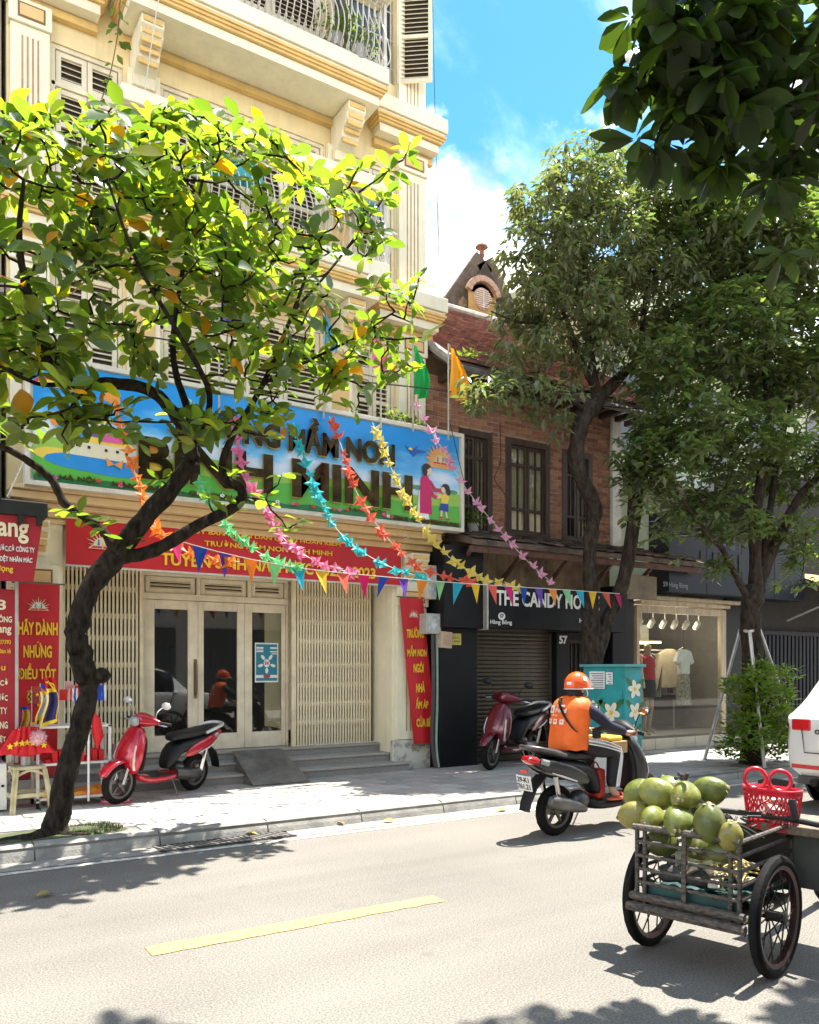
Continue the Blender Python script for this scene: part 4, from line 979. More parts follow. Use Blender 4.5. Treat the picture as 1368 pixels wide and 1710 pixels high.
for st, a, b, y, hh, m_ in (('3', -4, 10, 1010, 17, M_lettc), ('ÔNG', -2, 20, 1033, 13, M_lettc), ('ang', -3, 19, 1054, 14, M_lettc), ('4137393', -8, 18, 1072, 7, M_byel), ('Bán lẻ', -1, 18, 1087, 8, M_byel), ('u', 2, 9, 1116, 7, M_byel), ('CỜ', 0, 14, 1139, 12, M_lettc), ('ƯỚC', -4, 13, 1164, 13, M_lettc), ('TY', 0, 12, 1187, 11, M_lettc), ('NG', 0, 13, 1211, 12, M_lettc), ('ỆT', 0, 10, 1234, 13, M_lettc)):
    px_text(VS, st, a, b, y, hh, 9.042, m_)
# ------------------------------------------------------------------ brick house with the closed shop
YB = 9.95
BH = T('brick_house', 'old red brick house with dark wooden windows and tiled roof', 'house', (8.5, YB, 0), world=True)
WIN = [(7.24, 7.82, 3.55, 5.12), (8.14, 9.0, 3.6, 5.12), (9.32, 9.95, 3.6, 5.1)]
BZ0, BZ1, BX_0, BX_1 = 3.5, 5.85, 6.63, 10.38
s = MB(); wall_holes(s, BX_0, BX_1, BZ0, BZ1, YB, YB + .18, WIN); s.box(BX_0, BX_1, YB + .19, 13.4, 0.1, 6.3); s.box(BX_1 - .02, BX_1 + .015, YB + .001, 13.4, 0.1, 6.3)
brick_wall = s.build('wall', mat('lime_mortar', (0.34, 0.24, 0.17), 0.95, var=.2, scale=6), BH)
M_br = [mat('brick_%d' % i, c, 0.9, var=.25, scale=14, bump=.5, bscale=50) for i, c in enumerate(((0.24, 0.10, 0.06), (0.29, 0.13, 0.075), (0.19, 0.08, 0.05), (0.32, 0.16, 0.09), (0.27, 0.13, 0.08)))]
def brick_mesh(m):
    s = MB(); a, b, c_, e = .106, .03, .009, .004
    s.rings([[(-a, .02, -b), (a, .02, -b), (a, .02, b), (-a, .02, b)], [(-a, -c_ + e, -b), (a, -c_ + e, -b), (a, -c_ + e, b), (-a, -c_ + e, b)], [(-a + e, -c_, -b + e), (a - e, -c_, -b + e), (a - e, -c_, b - e), (-a + e, -c_, b - e)]])
    return s.mesh('brick', m)
BRM = [brick_mesh(m) for m in M_br]
row = 0; z = BZ0 + .05; bricks = []
while z < BZ1 - .03:
    segs = [(BX_0, BX_1)]
    for h in WIN:
        if h[2] - .035 < z < h[3] + .035: segs = [q for a, b in segs for q in ((a, min(b, h[0])), (max(a, h[1]), b)) if q[1] - q[0] > .03]
    for a, b in segs:
        x = BX_0 + (-.112 if row % 2 else 0)
        while x < b:
            p, q = max(x, a) + .005, min(x + .222, b) - .005
            if q - p > .03: bricks.append(((p + q) / 2, z, q - p))
            x += .224
    row += 1; z += .0725
random.shuffle(bricks); bricks.sort(key=lambda q: 0 if q[0] < 9.3 and q[1] > 3.6 else 1)
rest = MB()
for i, (x, z, L_) in enumerate(bricks):
    pr = random.uniform(-.003, .004)
    if i < 298: link('brick', random.choice(BRM), brick_wall, (x, YB + pr, z), (0, random.uniform(-.006, .006), 0), (L_ / .212, 1, random.uniform(.95, 1.04)))
    else: rest.mi = random.randrange(5); rest.box(x - L_ / 2, x + L_ / 2, YB - .008 + pr, YB + .02, z - .03, z + .03)
o = rest.build('brickwork', M_br, brick_wall); o['kind'] = 'stuff'
# wooden casements
M_wood = mat('dark_stained_wood', (0.05, 0.028, 0.018), 0.6, var=.35, scale=4, stretch=(5, 5, .6)); M_pane = mat('old_pane', (0.05, 0.055, 0.05), 0.12, var=.3, scale=2); M_curt = mat('drawn_curtain', (0.66, 0.60, 0.40), .8, var=.1)
def casement(h, curtain):
    x0, x1, z0, z1 = h; y = YB - .02; f = MB(); t_ = .07
    f.box(x0 - .03, x0 + t_, y, y + .12, z0, z1 + .03); f.box(x1 - t_, x1 + .03, y, y + .12, z0, z1 + .03); f.box(x0 + t_, x1 - t_, y, y + .12, z1 - .07, z1 + .03); f.box(x0 + t_, x1 - t_, y, y + .12, z0, z0 + .08)
    o = f.build('window', M_wood, BH, bevel=.006); xm = (x0 + x1) / 2
    f = MB(); f.box(x0 + t_, x1 - t_, y + .15, y + .16, z0 + .08, z1 - .07); f.build('backing', M_dark, o)
    f = MB(); n = 60; xs_ = [x0 + t_ + (x1 - x0 - 2 * t_) * i / n for i in range(n + 1)] if curtain else [x1 - t_ - .2 + .2 * i / n for i in range(n + 1)]
    f.add([(x, y + .11 + .022 * math.sin(i * .75), z) for z in (z0 + .1, z1 - .1) for i, x in enumerate(xs_)], [(i, i + 1, n + 2 + i, n + 1 + i) for i in range(n)]); f.build('curtain', M_curt, o, smooth=2)
    for a, b in ((x0 + t_, xm - .005), (xm + .005, x1 - t_)):
        sash = MB(); v = .045; yy = y + .035
        sash.box(a, a + v, yy, yy + .04, z0 + .08, z1 - .07); sash.box(b - v, b, yy, yy + .04, z0 + .08, z1 - .07)
        for zz in (z0 + .08, z0 + .42, z1 - .4, z1 - .115): sash.box(a + v, b - v, yy + .002, yy + .038, zz, zz + v)
        mm = (a + b) / 2
        sash.box(mm - .012, mm + .012, yy + .004, yy + .036, z0 + .42 + v, z1 - .4); sash.box(mm - .012, mm + .012, yy + .004, yy + .036, z1 - .4 + v, z1 - .115)
        sash.box(mm - .01, mm + .01, yy + .004, yy + .036, z0 + .12, z0 + .42)
        so = sash.build('sash', M_wood, o, bevel=.004)
        for c_, d_ in ((a + v, mm - .012), (mm + .012, b - v)):
            for e0, e1 in ((z0 + .42 + v, z1 - .4), (z1 - .4 + v, z1 - .115)):
                f = MB(); f.box(c_, d_, yy + .02, yy + .024, e0, e1); f.build('pane', glass_mat('old_window_glass', (.85, .86, .82), 1.35, .04), o)
    f = MB(); f.box(x0 - .06, x1 + .06, y - .05, y + .1, z0 - .06, z0 - .001); f.build('sill', M_wood, o)
casement(WIN[0], False); casement(WIN[1], True); casement(WIN[2], False)
# tiled roof: slope, tiles, ridge, ragged eave
ea, ri = Vector((0, 9.42, 5.92)), Vector((0, 13.1, 8.55)); RX0, RX1 = 6.68, 11.2
s = MB(); s.add([(RX0, ea.y, ea.z - .03), (RX1, ea.y, ea.z - .03), (RX1, ri.y, ri.z - .03), (RX0, ri.y, ri.z - .03), (RX0, ea.y, ea.z - .12), (RX1, ea.y, ea.z - .12), (RX1, ri.y, ri.z - .4), (RX0, ri.y, ri.z - .4)], [(0, 1, 2, 3), (4, 7, 6, 5), (0, 4, 5, 1), (1, 5, 6, 2), (2, 6, 7, 3), (3, 7, 4, 0)])
roof = s.build('roof', mat('roof_batten', (.09, .06, .045), .9), BH)
M_tile = [mat('clay_tile_%d' % i, c, .85, var=.3, scale=9, col2=None) for i, c in enumerate(((.21, .098, .078), (.25, .12, .096), (.17, .085, .072), (.14, .085, .075), (.30, .175, .14)))]
def tiles(mb, x0, x1, a, b, wd=.155, ex=.105, th=.016, jit=.01, skip=0.0):
    d = b - a; L_ = d.length; d.normalize(); up = Vector((0, -d.z, d.y)); r_ = 0; t_ = 0
    while t_ < L_:
        x = x0 + (wd / 2 if r_ % 2 else 0)
        while x < x1:
            if random.random() > skip:
                j = random.uniform(-jit, jit); p = a + d * (t_ + j); h_ = random.uniform(0, .012)
                mb.mi = random.choice((0, 0, 1, 1, 2, 3, 4))
                def Q(xx, tt, hh): q = p + d * tt + up * hh; return (xx, q.y, q.z)
                x1_, x2_ = x + .004, x + wd - .004
                mb.add([Q(x1_, 0, th * 1.6 + h_), Q(x2_, 0, th * 1.6 + h_), Q(x2_, ex * 1.5, h_ * .3), Q(x1_, ex * 1.5, h_ * .3), Q(x1_, 0, h_), Q(x2_, 0, h_)], [(0, 1, 2, 3), (4, 5, 1, 0), (0, 3, 4), (1, 5, 2)])
            x += wd
        r_ += 1; t_ += ex
s = MB(); tiles(s, RX0, RX1, ea, ri); o = s.build('roof_tiles', M_tile, roof, recalc=False); o['kind'] = 'stuff'
s = MB(); s.tube([(RX0, ri.y, ri.z + .02), (RX1, ri.y, ri.z + .02)], .1, 10); s.build('ridge', mat('ridge_mortar', (.3, .27, .23), .9, var=.3), roof)
s = MB(); s.tube(curve_pts([(RX0, 9.42, 5.9), (RX0, 10.6, 6.76), (RX0, 13.1, 8.57)], 6), .07, 8); s.build('verge', MATS['ridge_mortar'], roof)
s = MB()
for i in range(14): s.box(RX0 + .15 + i * .33, RX0 + .23 + i * .33, 9.45, 10.0, 5.74, 5.83)
s.build('rafters', M_wood, roof)
s = MB(); s.tube([(RX0, 9.4, 5.8), (RX1 - .3, 9.38, 5.76)], .055, 8); s.build('gutter_pipe', mat('rusted_gutter', (.12, .1, .09), .7, var=.3), roof)
# tiled canopy over the shop, crumbling fascia
ca, cb = Vector((0, 9.3, 3.40)), Vector((0, 9.95, 3.62))
s = MB(); s.add([(6.98, ca.y, ca.z - .02), (12.05, ca.y, ca.z - .02), (12.05, cb.y, cb.z), (6.98, cb.y, cb.z), (6.98, ca.y, ca.z - .1), (12.05, ca.y, ca.z - .1), (12.05, cb.y, cb.z - .15), (6.98, cb.y, cb.z - .15)], [(0, 1, 2, 3), (4, 7, 6, 5), (0, 4, 5, 1), (1, 5, 6, 2), (2, 6, 7, 3), (3, 7, 4, 0)])
cano = s.build('canopy', mat('rotten_board', (.05, .035, .028), .9, col2=(.16, .11, .08), scale=4), BH)
s = MB(); tiles(s, 7.0, 11.9, ca, cb, skip=.12, jit=.03); o = s.build('canopy_tiles', [mat('sooty_tile_%d' % i, c, .9, var=.3) for i, c in enumerate(((.06, .04, .032), (.09, .06, .048), (.045, .035, .03), (.12, .1, .08), (.16, .1, .08)))], cano, recalc=False); o['kind'] = 'stuff'
s = MB()
for i in range(6): s.bar((7.05 + i * .95, 9.34, 3.3), (7.05 + i * .95, 9.9, 2.9), .05, .05)
s.box(6.98, 12.0, 9.33, 9.38, 3.2, 3.29); s.build('canopy_struts', mat('rust_steel', (.10, .045, .03), .8, var=.4), cano)
s = MB(); s.box(7.5, 10.3, 9.88, 9.949, 2.75, 3.45); s.build('stained_fascia', mat('stained_plaster', (.30, .22, .13), .9, col2=(.12, .08, .05), scale=3, streak=.7, streakcol=(.05, .035, .025)), BH)
# closed shop: black cladding, roller shutter, door
M_blk = mat('black_cladding', (.006, .007, .0085), .42, var=.3, scale=2, rvar=.1, spec=.25)
for q in ((6.64, 7.32, 9.62, 9.948, .12, 2.12), (9.0, 9.28, 9.75, 9.948, .12, 2.12), (6.64, 7.34, 9.5, 9.948, 2.121, 3.3), (10.1, 10.6, 9.6, 9.948, .12, 2.9)): s = MB(); s.box(*q); s.build('cladding', M_blk, BH, bevel=.008)
rs = MB(); rs.box(7.3, 9.0, 9.91, 9.95, 2.1, 2.16); rs.box(7.325, 7.36, 9.86, 9.948, .14, 2.1); rs.box(8.96, 8.995, 9.86, 9.948, .14, 2.1); rs.box(7.36, 8.96, 9.88, 9.93, .12, .2)
M_roll = mat('roller_bronze', (.095, .078, .055), .45, metal=.35, var=.25, scale=3, streak=.4); ro = rs.build('roller_shutter', M_roll, BH)
sl = MB(); prof = [(-.0, 0), (-.012, .008), (-.02, .03), (-.012, .055), (0, .062)]
sl.rings([[(x, y, z) for y, z in prof] for x in (-.8, .8)]); slm = sl.mesh('slat', M_roll, True)
for i in range(30): link('slat', slm, ro, (8.16, 9.915, .2 + i * .0635))
s = MB(); s.box(9.28, 10.1, 9.92, 9.948, .12, 2.12)
for i in range(8): s.box(9.33 + i * .1, 9.35 + i * .1, 9.88, 9.92, .15, 1.95)
s.box(9.28, 10.1, 9.87, 9.921, 1.95, 2.0); s.build('barred_door', mat('dark_door', (.03, .022, .018), .5, var=.4), BH)
text('house_number', '57', .17, M_letw, BH, (9.13, 9.745, 1.99), ext=.003, bold=.006)
# shop sign
CS = T('black_shop_sign', 'black shop sign with white capital letters over the roller shutter', 'sign', (8.8, 9.5, 2.1), world=True)
s = MB(); s.box(7.36, 10.25, 9.42, 9.6, 2.13, 2.76); s.build('board', M_blk, CS, bevel=.006)
s = MB(); s.box(7.33, 7.359, 9.41, 9.61, 2.1, 2.79); s.build('edge_strip', mat('alu_strip', (.5, .48, .43), .4, metal=.5), CS)
px_text(CS, 'THE CANDY HOUSE', 829, 1001, 1003, 26, 9.414, M_letw)
px_text(CS, 'Hàng Bông', 819, 855, 1040, 9, 9.414, M_letw); px_text(CS, 'Hotline:', 968, 1000, 1037, 7, 9.414, M_letw); px_text(CS, '0832', 976, 998, 1046, 7, 9.414, M_letw)
c = U(838, 1029, Y=9.414); s = MB(); s.prism(oval(c.x, c.z, .065, .055), 9.411, 9.416); s.build('number_disc', M_letw, CS)
text('disc_number', '57', .07, M_blk, CS, (c.x, 9.409, c.z), ext=.001, bold=.003)
# meters and boxes between the school and the black shop
def box_thing(name, label, cat, x0, x1, y0, y1, z0, z1, m, face=None):
    t_ = T(name, label, cat, ((x0 + x1) / 2, y1, z0), world=True); s = MB(); s.box(x0, x1, y0, y1, z0, z1); s.build('case', m, t_, bevel=.008)
    if face: s = MB(); s.box(x0 + .03, x1 - .03, y0 - .004, y0 - .001, z0 + .04, z1 - .04); s.build('cover', face, t_)
    return t_
M_grey = mat('meter_grey', (.42, .42, .38), .5, var=.15); M_cov = mat('meter_cover', (.5, .52, .5), .2, var=.35, scale=9)
def at_px(p0, q0, p1, q1, Y): a = U(p0, q1, Y=Y); b = U(p1, q0, Y=Y); return a.x, b.x, a.z, b.z
a, b, c, d = at_px(712, 1025, 737, 1058, 9.6); box_thing('electric_meter_box', 'grey electricity meter box with clear window beside the red banner', 'meter box', a, b, 9.6, 9.85, c, d, M_grey, M_cov)
a, b, c, d = at_px(714, 945, 736, 1000, 9.7); box_thing('junction_box', 'beige junction box above the electricity meter', 'junction box', a, b, 9.7, 9.85, c, d, mat('box_beige', (.55, .5, .4), .6), M_cov)
a, b, c, d = at_px(737, 1055, 755, 1082, 9.55); o = box_thing('switch_box', 'small beige square box fixed crooked on the black pillar', 'box', a, b, 9.55, 9.66, c, d, mat('box_sand', (.5, .36, .25), .6), mat('box_sand_cover', (.42, .3, .21), .5)); o.rotation_euler = (0, R(4), 0)
a, b, c, d = at_px(752, 1058, 771, 1077, 9.6); nt = box_thing('yellow_notice', 'small yellow notice plate on the black pillar', 'notice', a, b, 9.605, 9.618, c, d, mat('notice_yellow', (.5, .42, .08), .5))
fit_text('lettering', 'SỐ 55', (b - a) * .6, .03, M_blk, nt, ((a + b) / 2 , 9.603, (c + d) / 2 + .02), ext=.001); fit_text('lettering', 'H. BÔNG', (b - a) * .75, .028, M_blk, nt, ((a + b) / 2, 9.603, (c + d) / 2 - .03), ext=.001)
for k, (x, m_, r_, lab) in enumerate(((6.62, mat('pipe_green', (.25, .36, .3), .6), .022, 'thin green pipe running down beside the black pillar'), (6.55, mat('pipe_dark', (.06, .05, .045), .6), .028, 'dark drain pipe running down beside the school plinth'))):
    s = MB(); s.tube(curve_pts([(x, 9.66, 2.05), (x + .01, 9.66, 1.2), (x - .01, 9.66, .5), (x + (.03 if k else 0), 9.62, .13)], 6), r_, 8); tag(s.build('wall_pipe', m_, smooth=True), lab, 'pipe')
# surveillance camera under the ledge
cv = T('security_camera', 'small white security camera under the school ledge', 'camera', U(682, 895, Y=9.75), world=True); p = U(682, 893, Y=9.7)
s = MB(); s.tube([p + Vector((.0, .14, .02)), p + Vector((0, .03, 0))], .015, 6); s.build('arm', M_letw, cv); s = MB(); s.tube([p + Vector((.12, .05, .03)), p + Vector((-.08, -.06, -.03))], [.045, .045], 12); s.build('housing', M_letw, cv, smooth=True)
s = MB(); s.tube([p + Vector((-.08, -.06, -.03)), p + Vector((-.088, -.065, -.033))], .03, 12); s.build('lens', M_blk, cv)
# ------------------------------------------------------------------ gabled house behind
GH = T('gabled_house', 'stained old gable with a round louvred window rising behind the brick house', 'house', (10.6, 13.6, 0), world=True)
gy = 13.55; ap = U(812, 438, Y=gy); lf = U(745, 535, Y=gy); ax = ap.x
sl_ = (ap.z - lf.z) / (ap.x - lf.x); hw = 2.1
pts = [(ax - hw, 3), (ax + hw, 3), (ax + hw, ap.z - hw * sl_), (ax, ap.z), (ax - hw, ap.z - hw * sl_)]
s = MB(); s.prism(pts, gy, gy + .3); s.build('gable_wall', mat('blackened_ochre', (.34, .21, .09), .9, col2=(.035, .027, .02), scale=2.3, lo=.36, hi=.48, detail=9, bump=.5, streak=.5), GH)
s = MB(); 
for sg in (-1, 1): s.bar((ax, gy + .1, ap.z + .05), (ax + sg * (hw + .1), gy + .1, ap.z - (hw + .1) * sl_ + .05), .5, .12, (0, 1, 0))
s.build('coping', mat('black_coping', (.10, .07, .052), .9, var=.4), GH)
s = MB(); s.prism([(ax - hw, 3), (ax + hw, 3), (ax + hw, ap.z - hw * sl_ - .1), (ax, ap.z - .1), (ax - hw, ap.z - hw * sl_ - .1)], gy + .31, gy + 7); s.build('roof_body', M_tile[2], GH)
rw = U(805, 500, Y=gy)
s = MB(); s.lathe([(.22, -.05), (.25, -.09), (.29, -.09), (.31, 0)], 28, Matrix.Translation((rw.x, gy, rw.z)) @ Matrix.Rotation(R(90), 4, 'X')); s.build('window_ring', mat('pink_surround', (.42, .26, .18), .8, var=.15), GH, smooth=True)
s = MB(); s.prism(oval(rw.x, rw.z, .23, .23, 24), gy - .03, gy - .002); s.build('window_disc', mat('dusty_pink', (.5, .33, .26), .8), GH)
s = MB()
for i in range(9):
    zz = rw.z - .17 + i * .0425; hw_ = math.sqrt(max(.003, .21 ** 2 - (zz - rw.z) ** 2)); s.box(rw.x - hw_, rw.x + hw_, gy - .06, gy - .032, zz - .012, zz + .012)
s.box(rw.x - .015, rw.x + .015, gy - .065, gy - .03, rw.z - .2, rw.z + .2); s.build('louvres', mat('pale_louvre', (.62, .48, .40), .8), GH)
s = MB()
for q in range(9):
    a = R(15 + 150 * q / 8); b = R(15 + 150 * (q + 1) / 8)
    if q < 8: s.bar((rw.x + .40 * math.cos(a), gy - .05, rw.z + .40 * math.sin(a)), (rw.x + .40 * math.cos(b), gy - .05, rw.z + .40 * math.sin(b)), .12, .1, (0, 1, 0))
s.build('hood_mould', MATS['pink_surround'], GH)
s = MB(); s.box(rw.x - .36, rw.x + .36, gy - .012, gy - .004, 8.3, rw.z + .1); s.build('ochre_panel', mat('ochre_render', (.42, .25, .08), .85, var=.2), GH)
s = MB(); s.lathe([(.11, 0), (.11, .04), (.05, .07), (.045, .14), (.07, .18), (.05, .22), (.055, .29), (.14, .35), (.125, .39), (.02, .4)], 12, Matrix.Translation((ax, gy + .15, ap.z + .02))); s.build('finial', mat('finial_clay', (.22, .09, .07), .85, var=.3), GH, smooth=True)
# pale building seen through the trees
PG = T('pale_green_building', 'pale green and white building glimpsed behind the trees', 'building', (15, 11.6, 0), world=True)
s = MB(); s.box(11.3, 24, 11.6, 18, 3.1, 9.6); s.build('wall', mat('pale_green_wash', (.52, .55, .36), .85, var=.1, streak=.3), PG)
for zz in (5.2, 8.2): s = MB(); s.box(11.2, 24, 10.9, 11.7, zz, zz + .18); s.build('floor_slab', mat('white_slab', (.7, .68, .62), .8), PG)
s = MB(); s.box(10.42, 10.62, 9.9, 10.1, 3.5, 6.0); s.build('white_post', MATS['white_slab'], PG)
for i in range(5): s = MB(); s.box(12.2 + i * 2.2, 13.5 + i * 2.2, 11.56, 11.62, 5.9, 7.6); s.build('window', mat('far_window', (.05, .06, .06), .2), PG)
# ------------------------------------------------------------------ clothing shop
def skin_body(name, J, edges, m, parent, root, sub=2, smooth=1.0):
    names = list(J); me = bpy.data.meshes.new(name); me.from_pydata([J[n][:3] for n in names], [(names.index(a), names.index(b)) for a, b in edges], [])
    me.materials.append(m); o = link(name, me, parent); sk = o.modifiers.new('skin', 'SKIN'); sk.use_smooth_shade = True; sk.branch_smoothing = smooth
    if not me.skin_vertices: 
        bpy.context.view_layer.objects.active = o
    for i, n in enumerate(names):
        d = me.skin_vertices[0].data[i]; r_ = J[n][3]; d.radius = r_ if hasattr(r_, '__len__') else (r_, r_); d.use_root = (n == root)
    q = o.modifiers.new('subsurf', 'SUBSURF'); q.levels = sub; q.render_levels = sub
    return o
CY = 9.9
CH = T('clothing_shop', 'clothing shop with a wide glass front under a dark blue fascia', 'shop', (12.3, CY, 0), world=True)
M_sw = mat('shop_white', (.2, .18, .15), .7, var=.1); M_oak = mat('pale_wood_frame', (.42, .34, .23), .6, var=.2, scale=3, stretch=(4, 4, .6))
X0, X1 = 10.98, 13.42
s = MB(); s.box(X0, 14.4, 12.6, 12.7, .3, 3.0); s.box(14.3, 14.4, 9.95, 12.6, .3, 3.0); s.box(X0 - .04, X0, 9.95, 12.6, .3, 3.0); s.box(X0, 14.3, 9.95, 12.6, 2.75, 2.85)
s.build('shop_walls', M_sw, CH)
s = MB(); s.box(X0 - .3, 14.4, 9.75, 12.6, .1, .3); s.build('raised_floor', mat('shop_floor', (.3, .27, .22), .4), CH)
for i in range(6):
    s = MB(); s.box(10.75 + i * .53, 11.27 + i * .53, 9.72, 9.75, .125, .31); s.build('step_tile', mat('cream_tile', (.5, .44, .33), .45, var=.15, scale=2), CH, bevel=.004)
s = MB(); s.box(X0, X1, CY - .03, CY + .06, 2.52, 2.64); s.box(X0, X0 + .07, CY - .03, CY + .06, .31, 2.519); s.box(X1 - .14, X1, CY - .03, CY + .06, .31, 2.519); s.box(X0, X1, CY - .12, CY + .1, 2.66, 2.72); s.box(X0 - .05, X1 + .3, CY - .2, CY, 2.74, 2.8)
s.build('shop_frame', M_oak, CH, bevel=.006)
gg = glass_mat('shop_glass', (.88, .9, .88), 1.45, .02); xm = 12.25
for a, b in ((X0 + .07, xm - .004), (xm + .004, X1 - .14)):
    s = MB(); s.box(a, b, CY, CY + .01, .31, 2.52); s.build('pane', gg, CH)
s = MB(); s.box(X1, 14.4, CY - .03, CY + .05, .1, 2.9); s.build('side_panel', M_blk, CH)
# fascia
FS = T('blue_fascia_sign', 'dark blue boxed fascia with raised letters above the clothing shop', 'sign', (13.3, 9.5, 2.9), world=True)
s = MB(); s.box(11.3, 15.3, 9.45, 9.9, 2.86, 4.25); s.build('board', mat('navy_sheet', (.008, .014, .022), .5, spec=.25, var=.2, scale=1.5, streak=.3), FS, bevel=.01)
for i in range(4): s = MB(); s.box(11.3 + i, 11.306 + i, 9.446, 9.4495, 2.87, 4.24); s.build('panel_joint', M_blk, FS)
px_text(FS, '59 Hàng Bông', 1108, 1149, 978, 11, 9.446, mat('faded_letter', (.2, .22, .23), .6)); px_text(FS, 'hàng', 1190, 1228, 906, 22, 9.44, mat('slate_letter', (.01, .03, .07), .4))
px_text(FS, 'LIMI', 1170, 1240, 938, 30, 9.44, mat('dark_letter', (.015, .015, .014), .25, metal=.4))
ls = T('tilted_board', 'weathered cardboard-brown board hung under the canopy edge', 'board', U(1068, 980, Y=9.5), world=True); a = U(1040, 1000, Y=9.5); b = U(1097, 962, Y=9.5)
s = MB(); s.prism([(a.x, a.z), (b.x, a.z + .03), (b.x, b.z - .02), (a.x, b.z)], 9.5, 9.54); s.build('board', mat('board_brown', (.19, .15, .10), .8, var=.3, scale=3), ls)
# lamps: track spots and warm shelf strips
for i in range(7):
    x = 11.2 + i * .32; l = T('track_spot', 'small white track spotlight inside the shop window, number %s from the brick house' % ('first second third fourth fifth sixth seventh'.split()[i]), 'lamp', (x, 10.35, 2.3), 'track spotlights in the shop')
    s = MB(); s.lathe([(.05, 0), (.055, .14), (.02, .17)], 12, Matrix.Rotation(R(35), 4, 'X')); s.build('housing', mat('spot_white', (.7, .68, .62), .5), l, smooth=True)
    s = MB(); s.box(-.01, .01, -.1, -.08, .12, .45); s.build('stem', MATS['spot_white'], l); s = MB(); s.lathe([(.042, -.004), (.01, -.005)], 12, Matrix.Rotation(R(35), 4, 'X')); s.build('bulb', mat('spot_glow', (1, .93, .8), emit=3.0, var=0), l)
CR = T('clothes_rail', 'clothes rail of hanging shirts at the back of the shop', 'clothes rail', (12.3, 12.0, .3)); WORLDP[CR.name] = Matrix.Translation((-12.3, -12.0, -.3)); CR.location = (12.0, 11.25, .3)
s = MB(); s.tube([(11.3, 12.0, 1.9), (13.9, 12.0, 1.9)], .015, 8); s.tube([(11.3, 12.0, .3), (11.3, 12.0, 1.9)], .015, 8); s.tube([(13.9, 12, .3), (13.9, 12, 1.9)], .015, 8); s.build('rail', M_letw, CR)
cols = [(.05, .05, .05), (.5, .48, .42), (.12, .1, .16), (.45, .38, .28), (.3, .05, .06), (.06, .08, .14), (.55, .5, .42)]
for i in range(30):
    x = 11.36 + i * .085; m_ = mat('cloth_%d' % (i % 7), cols[i % 7], .85, var=.2); w_ = .2; zb = random.uniform(.9, 1.2)
    s = MB(); s.prism([(11.78, zb), (12.22, zb), (12.2, 1.6), (12.3, 1.5), (12.33, 1.58), (12.12, 1.8), (12.0, 1.84), (11.88, 1.8), (11.67, 1.58), (11.7, 1.5), (11.8, 1.6)], x, x + .035, 'yz'); s.build('hanging_shirt', m_, CR)
for i, (x0, x1, z) in enumerate(((11.9, 12.9, 1.25), (12.55, 13.4, 2.05))):
    l = T('shelf_light', ('glowing warm strip under the low shelf behind the mannequins', 'glowing warm strip above the beige jacket')[i], 'lamp', (x0, 11.6, z), world=True)
    s = MB(); s.box(x0, x1, 11.4, 11.8, z + .03, z + .06); s.build('shelf', M_oak, l); s = MB(); s.box(x0, x1, 11.41, 11.44, z, z + .029); s.build('strip', mat('warm_strip', (1, .8, .5), emit=5.0, var=0), l)
fit = fit_text('reflected_lettering', 'LI·NING', 1.05, .16, mat('grey_letter', (.08, .08, .07), .5), CH, (12.3, 11.45, 2.2), ext=.004, bold=.01)  # reflection of a sign across the street, modelled as reversed letters
for v in fit.data.vertices: v.co.x *= -1
s = MB(); s.box(11.4, 13.1, 11.47, 11.49, 2.02, 2.42); s.build('reflection_board', mat('grey_board', (.36, .34, .29), .7), CH)  # board added behind the reflected letters
# mannequins
def mannequin(label, x, y, rz, m, clothes, head=True):
    t_ = T('mannequin', label, 'mannequin', (x, y, .33), 'mannequins in the shop window', rz)
    J = dict(p=(0, 0, .88, .12), w=(0, 0, 1.05, .10), c=(0, 0, 1.25, .125), n=(0, 0, 1.42, .05), ls=(.15, 0, 1.36, .05), le=(.2, .02, 1.1, .036), lh=(.21, -.06, .85, .028), rs=(-.15, 0, 1.36, .05), re=(-.2, .02, 1.1, .036), rh=(-.21, -.06, .85, .028), lk=(.09, -.02, .48, .06), la=(.09, .02, .1, .036), lt=(.09, -.12, .04, .03), rk=(-.09, -.02, .48, .06), ra=(-.09, .02, .1, .036), rt=(-.09, -.12, .04, .03), lp=(.08, 0, .82, .085), rp=(-.08, 0, .82, .085))
    E_ = [('p', 'w'), ('w', 'c'), ('c', 'n'), ('c', 'ls'), ('ls', 'le'), ('le', 'lh'), ('c', 'rs'), ('rs', 're'), ('re', 'rh'), ('p', 'lp'), ('lp', 'lk'), ('lk', 'la'), ('la', 'lt'), ('p', 'rp'), ('rp', 'rk'), ('rk', 'ra'), ('ra', 'rt')]
    if head: J['h0'] = (0, -.01, 1.55, .075); J['h1'] = (0, -.01, 1.66, .075); E_ += [('n', 'h0'), ('h0', 'h1')]
    skin_body('body', J, E_, m, t_, 'p')
    for nm, rings_, cm in clothes:
        s = MB(); s.rings([[(rx * math.cos(6.283 * j / 18) * (1 + .04 * math.sin(j * 2.3)), ry * math.sin(6.283 * j / 18), z) for j in range(18)] for z, rx, ry in rings_], False); s.build(nm, cm, t_, smooth=2)
    s = MB(); s.lathe([(.16, -.025), (.16, -.01), (.02, -.005)], 16); s.build('stand', M_letw, t_); return t_
M_man = mat('mannequin_skin', (.6, .52, .4), .4, var=.03); M_mb = mat('mannequin_tan', (.3, .2, .13), .4, var=.05)
top = lambda z0, z1: [(z1, .1, .08), (z1 - .06, .2, .12), (z1 - .2, .19, .14), ((z0 + z1) / 2, .165, .13), (z0, .18, .14)]
mannequin('cream mannequin in a patterned beige dress beside the painted cabinet', 11.2, 10.2, R(-25), M_man, [('dress', top(.95, 1.43) + [(.8, .2, .15), (.55, .23, .18)], mat('beige_print', (.45, .34, .2), .85, col2=(.2, .12, .07), scale=22))])
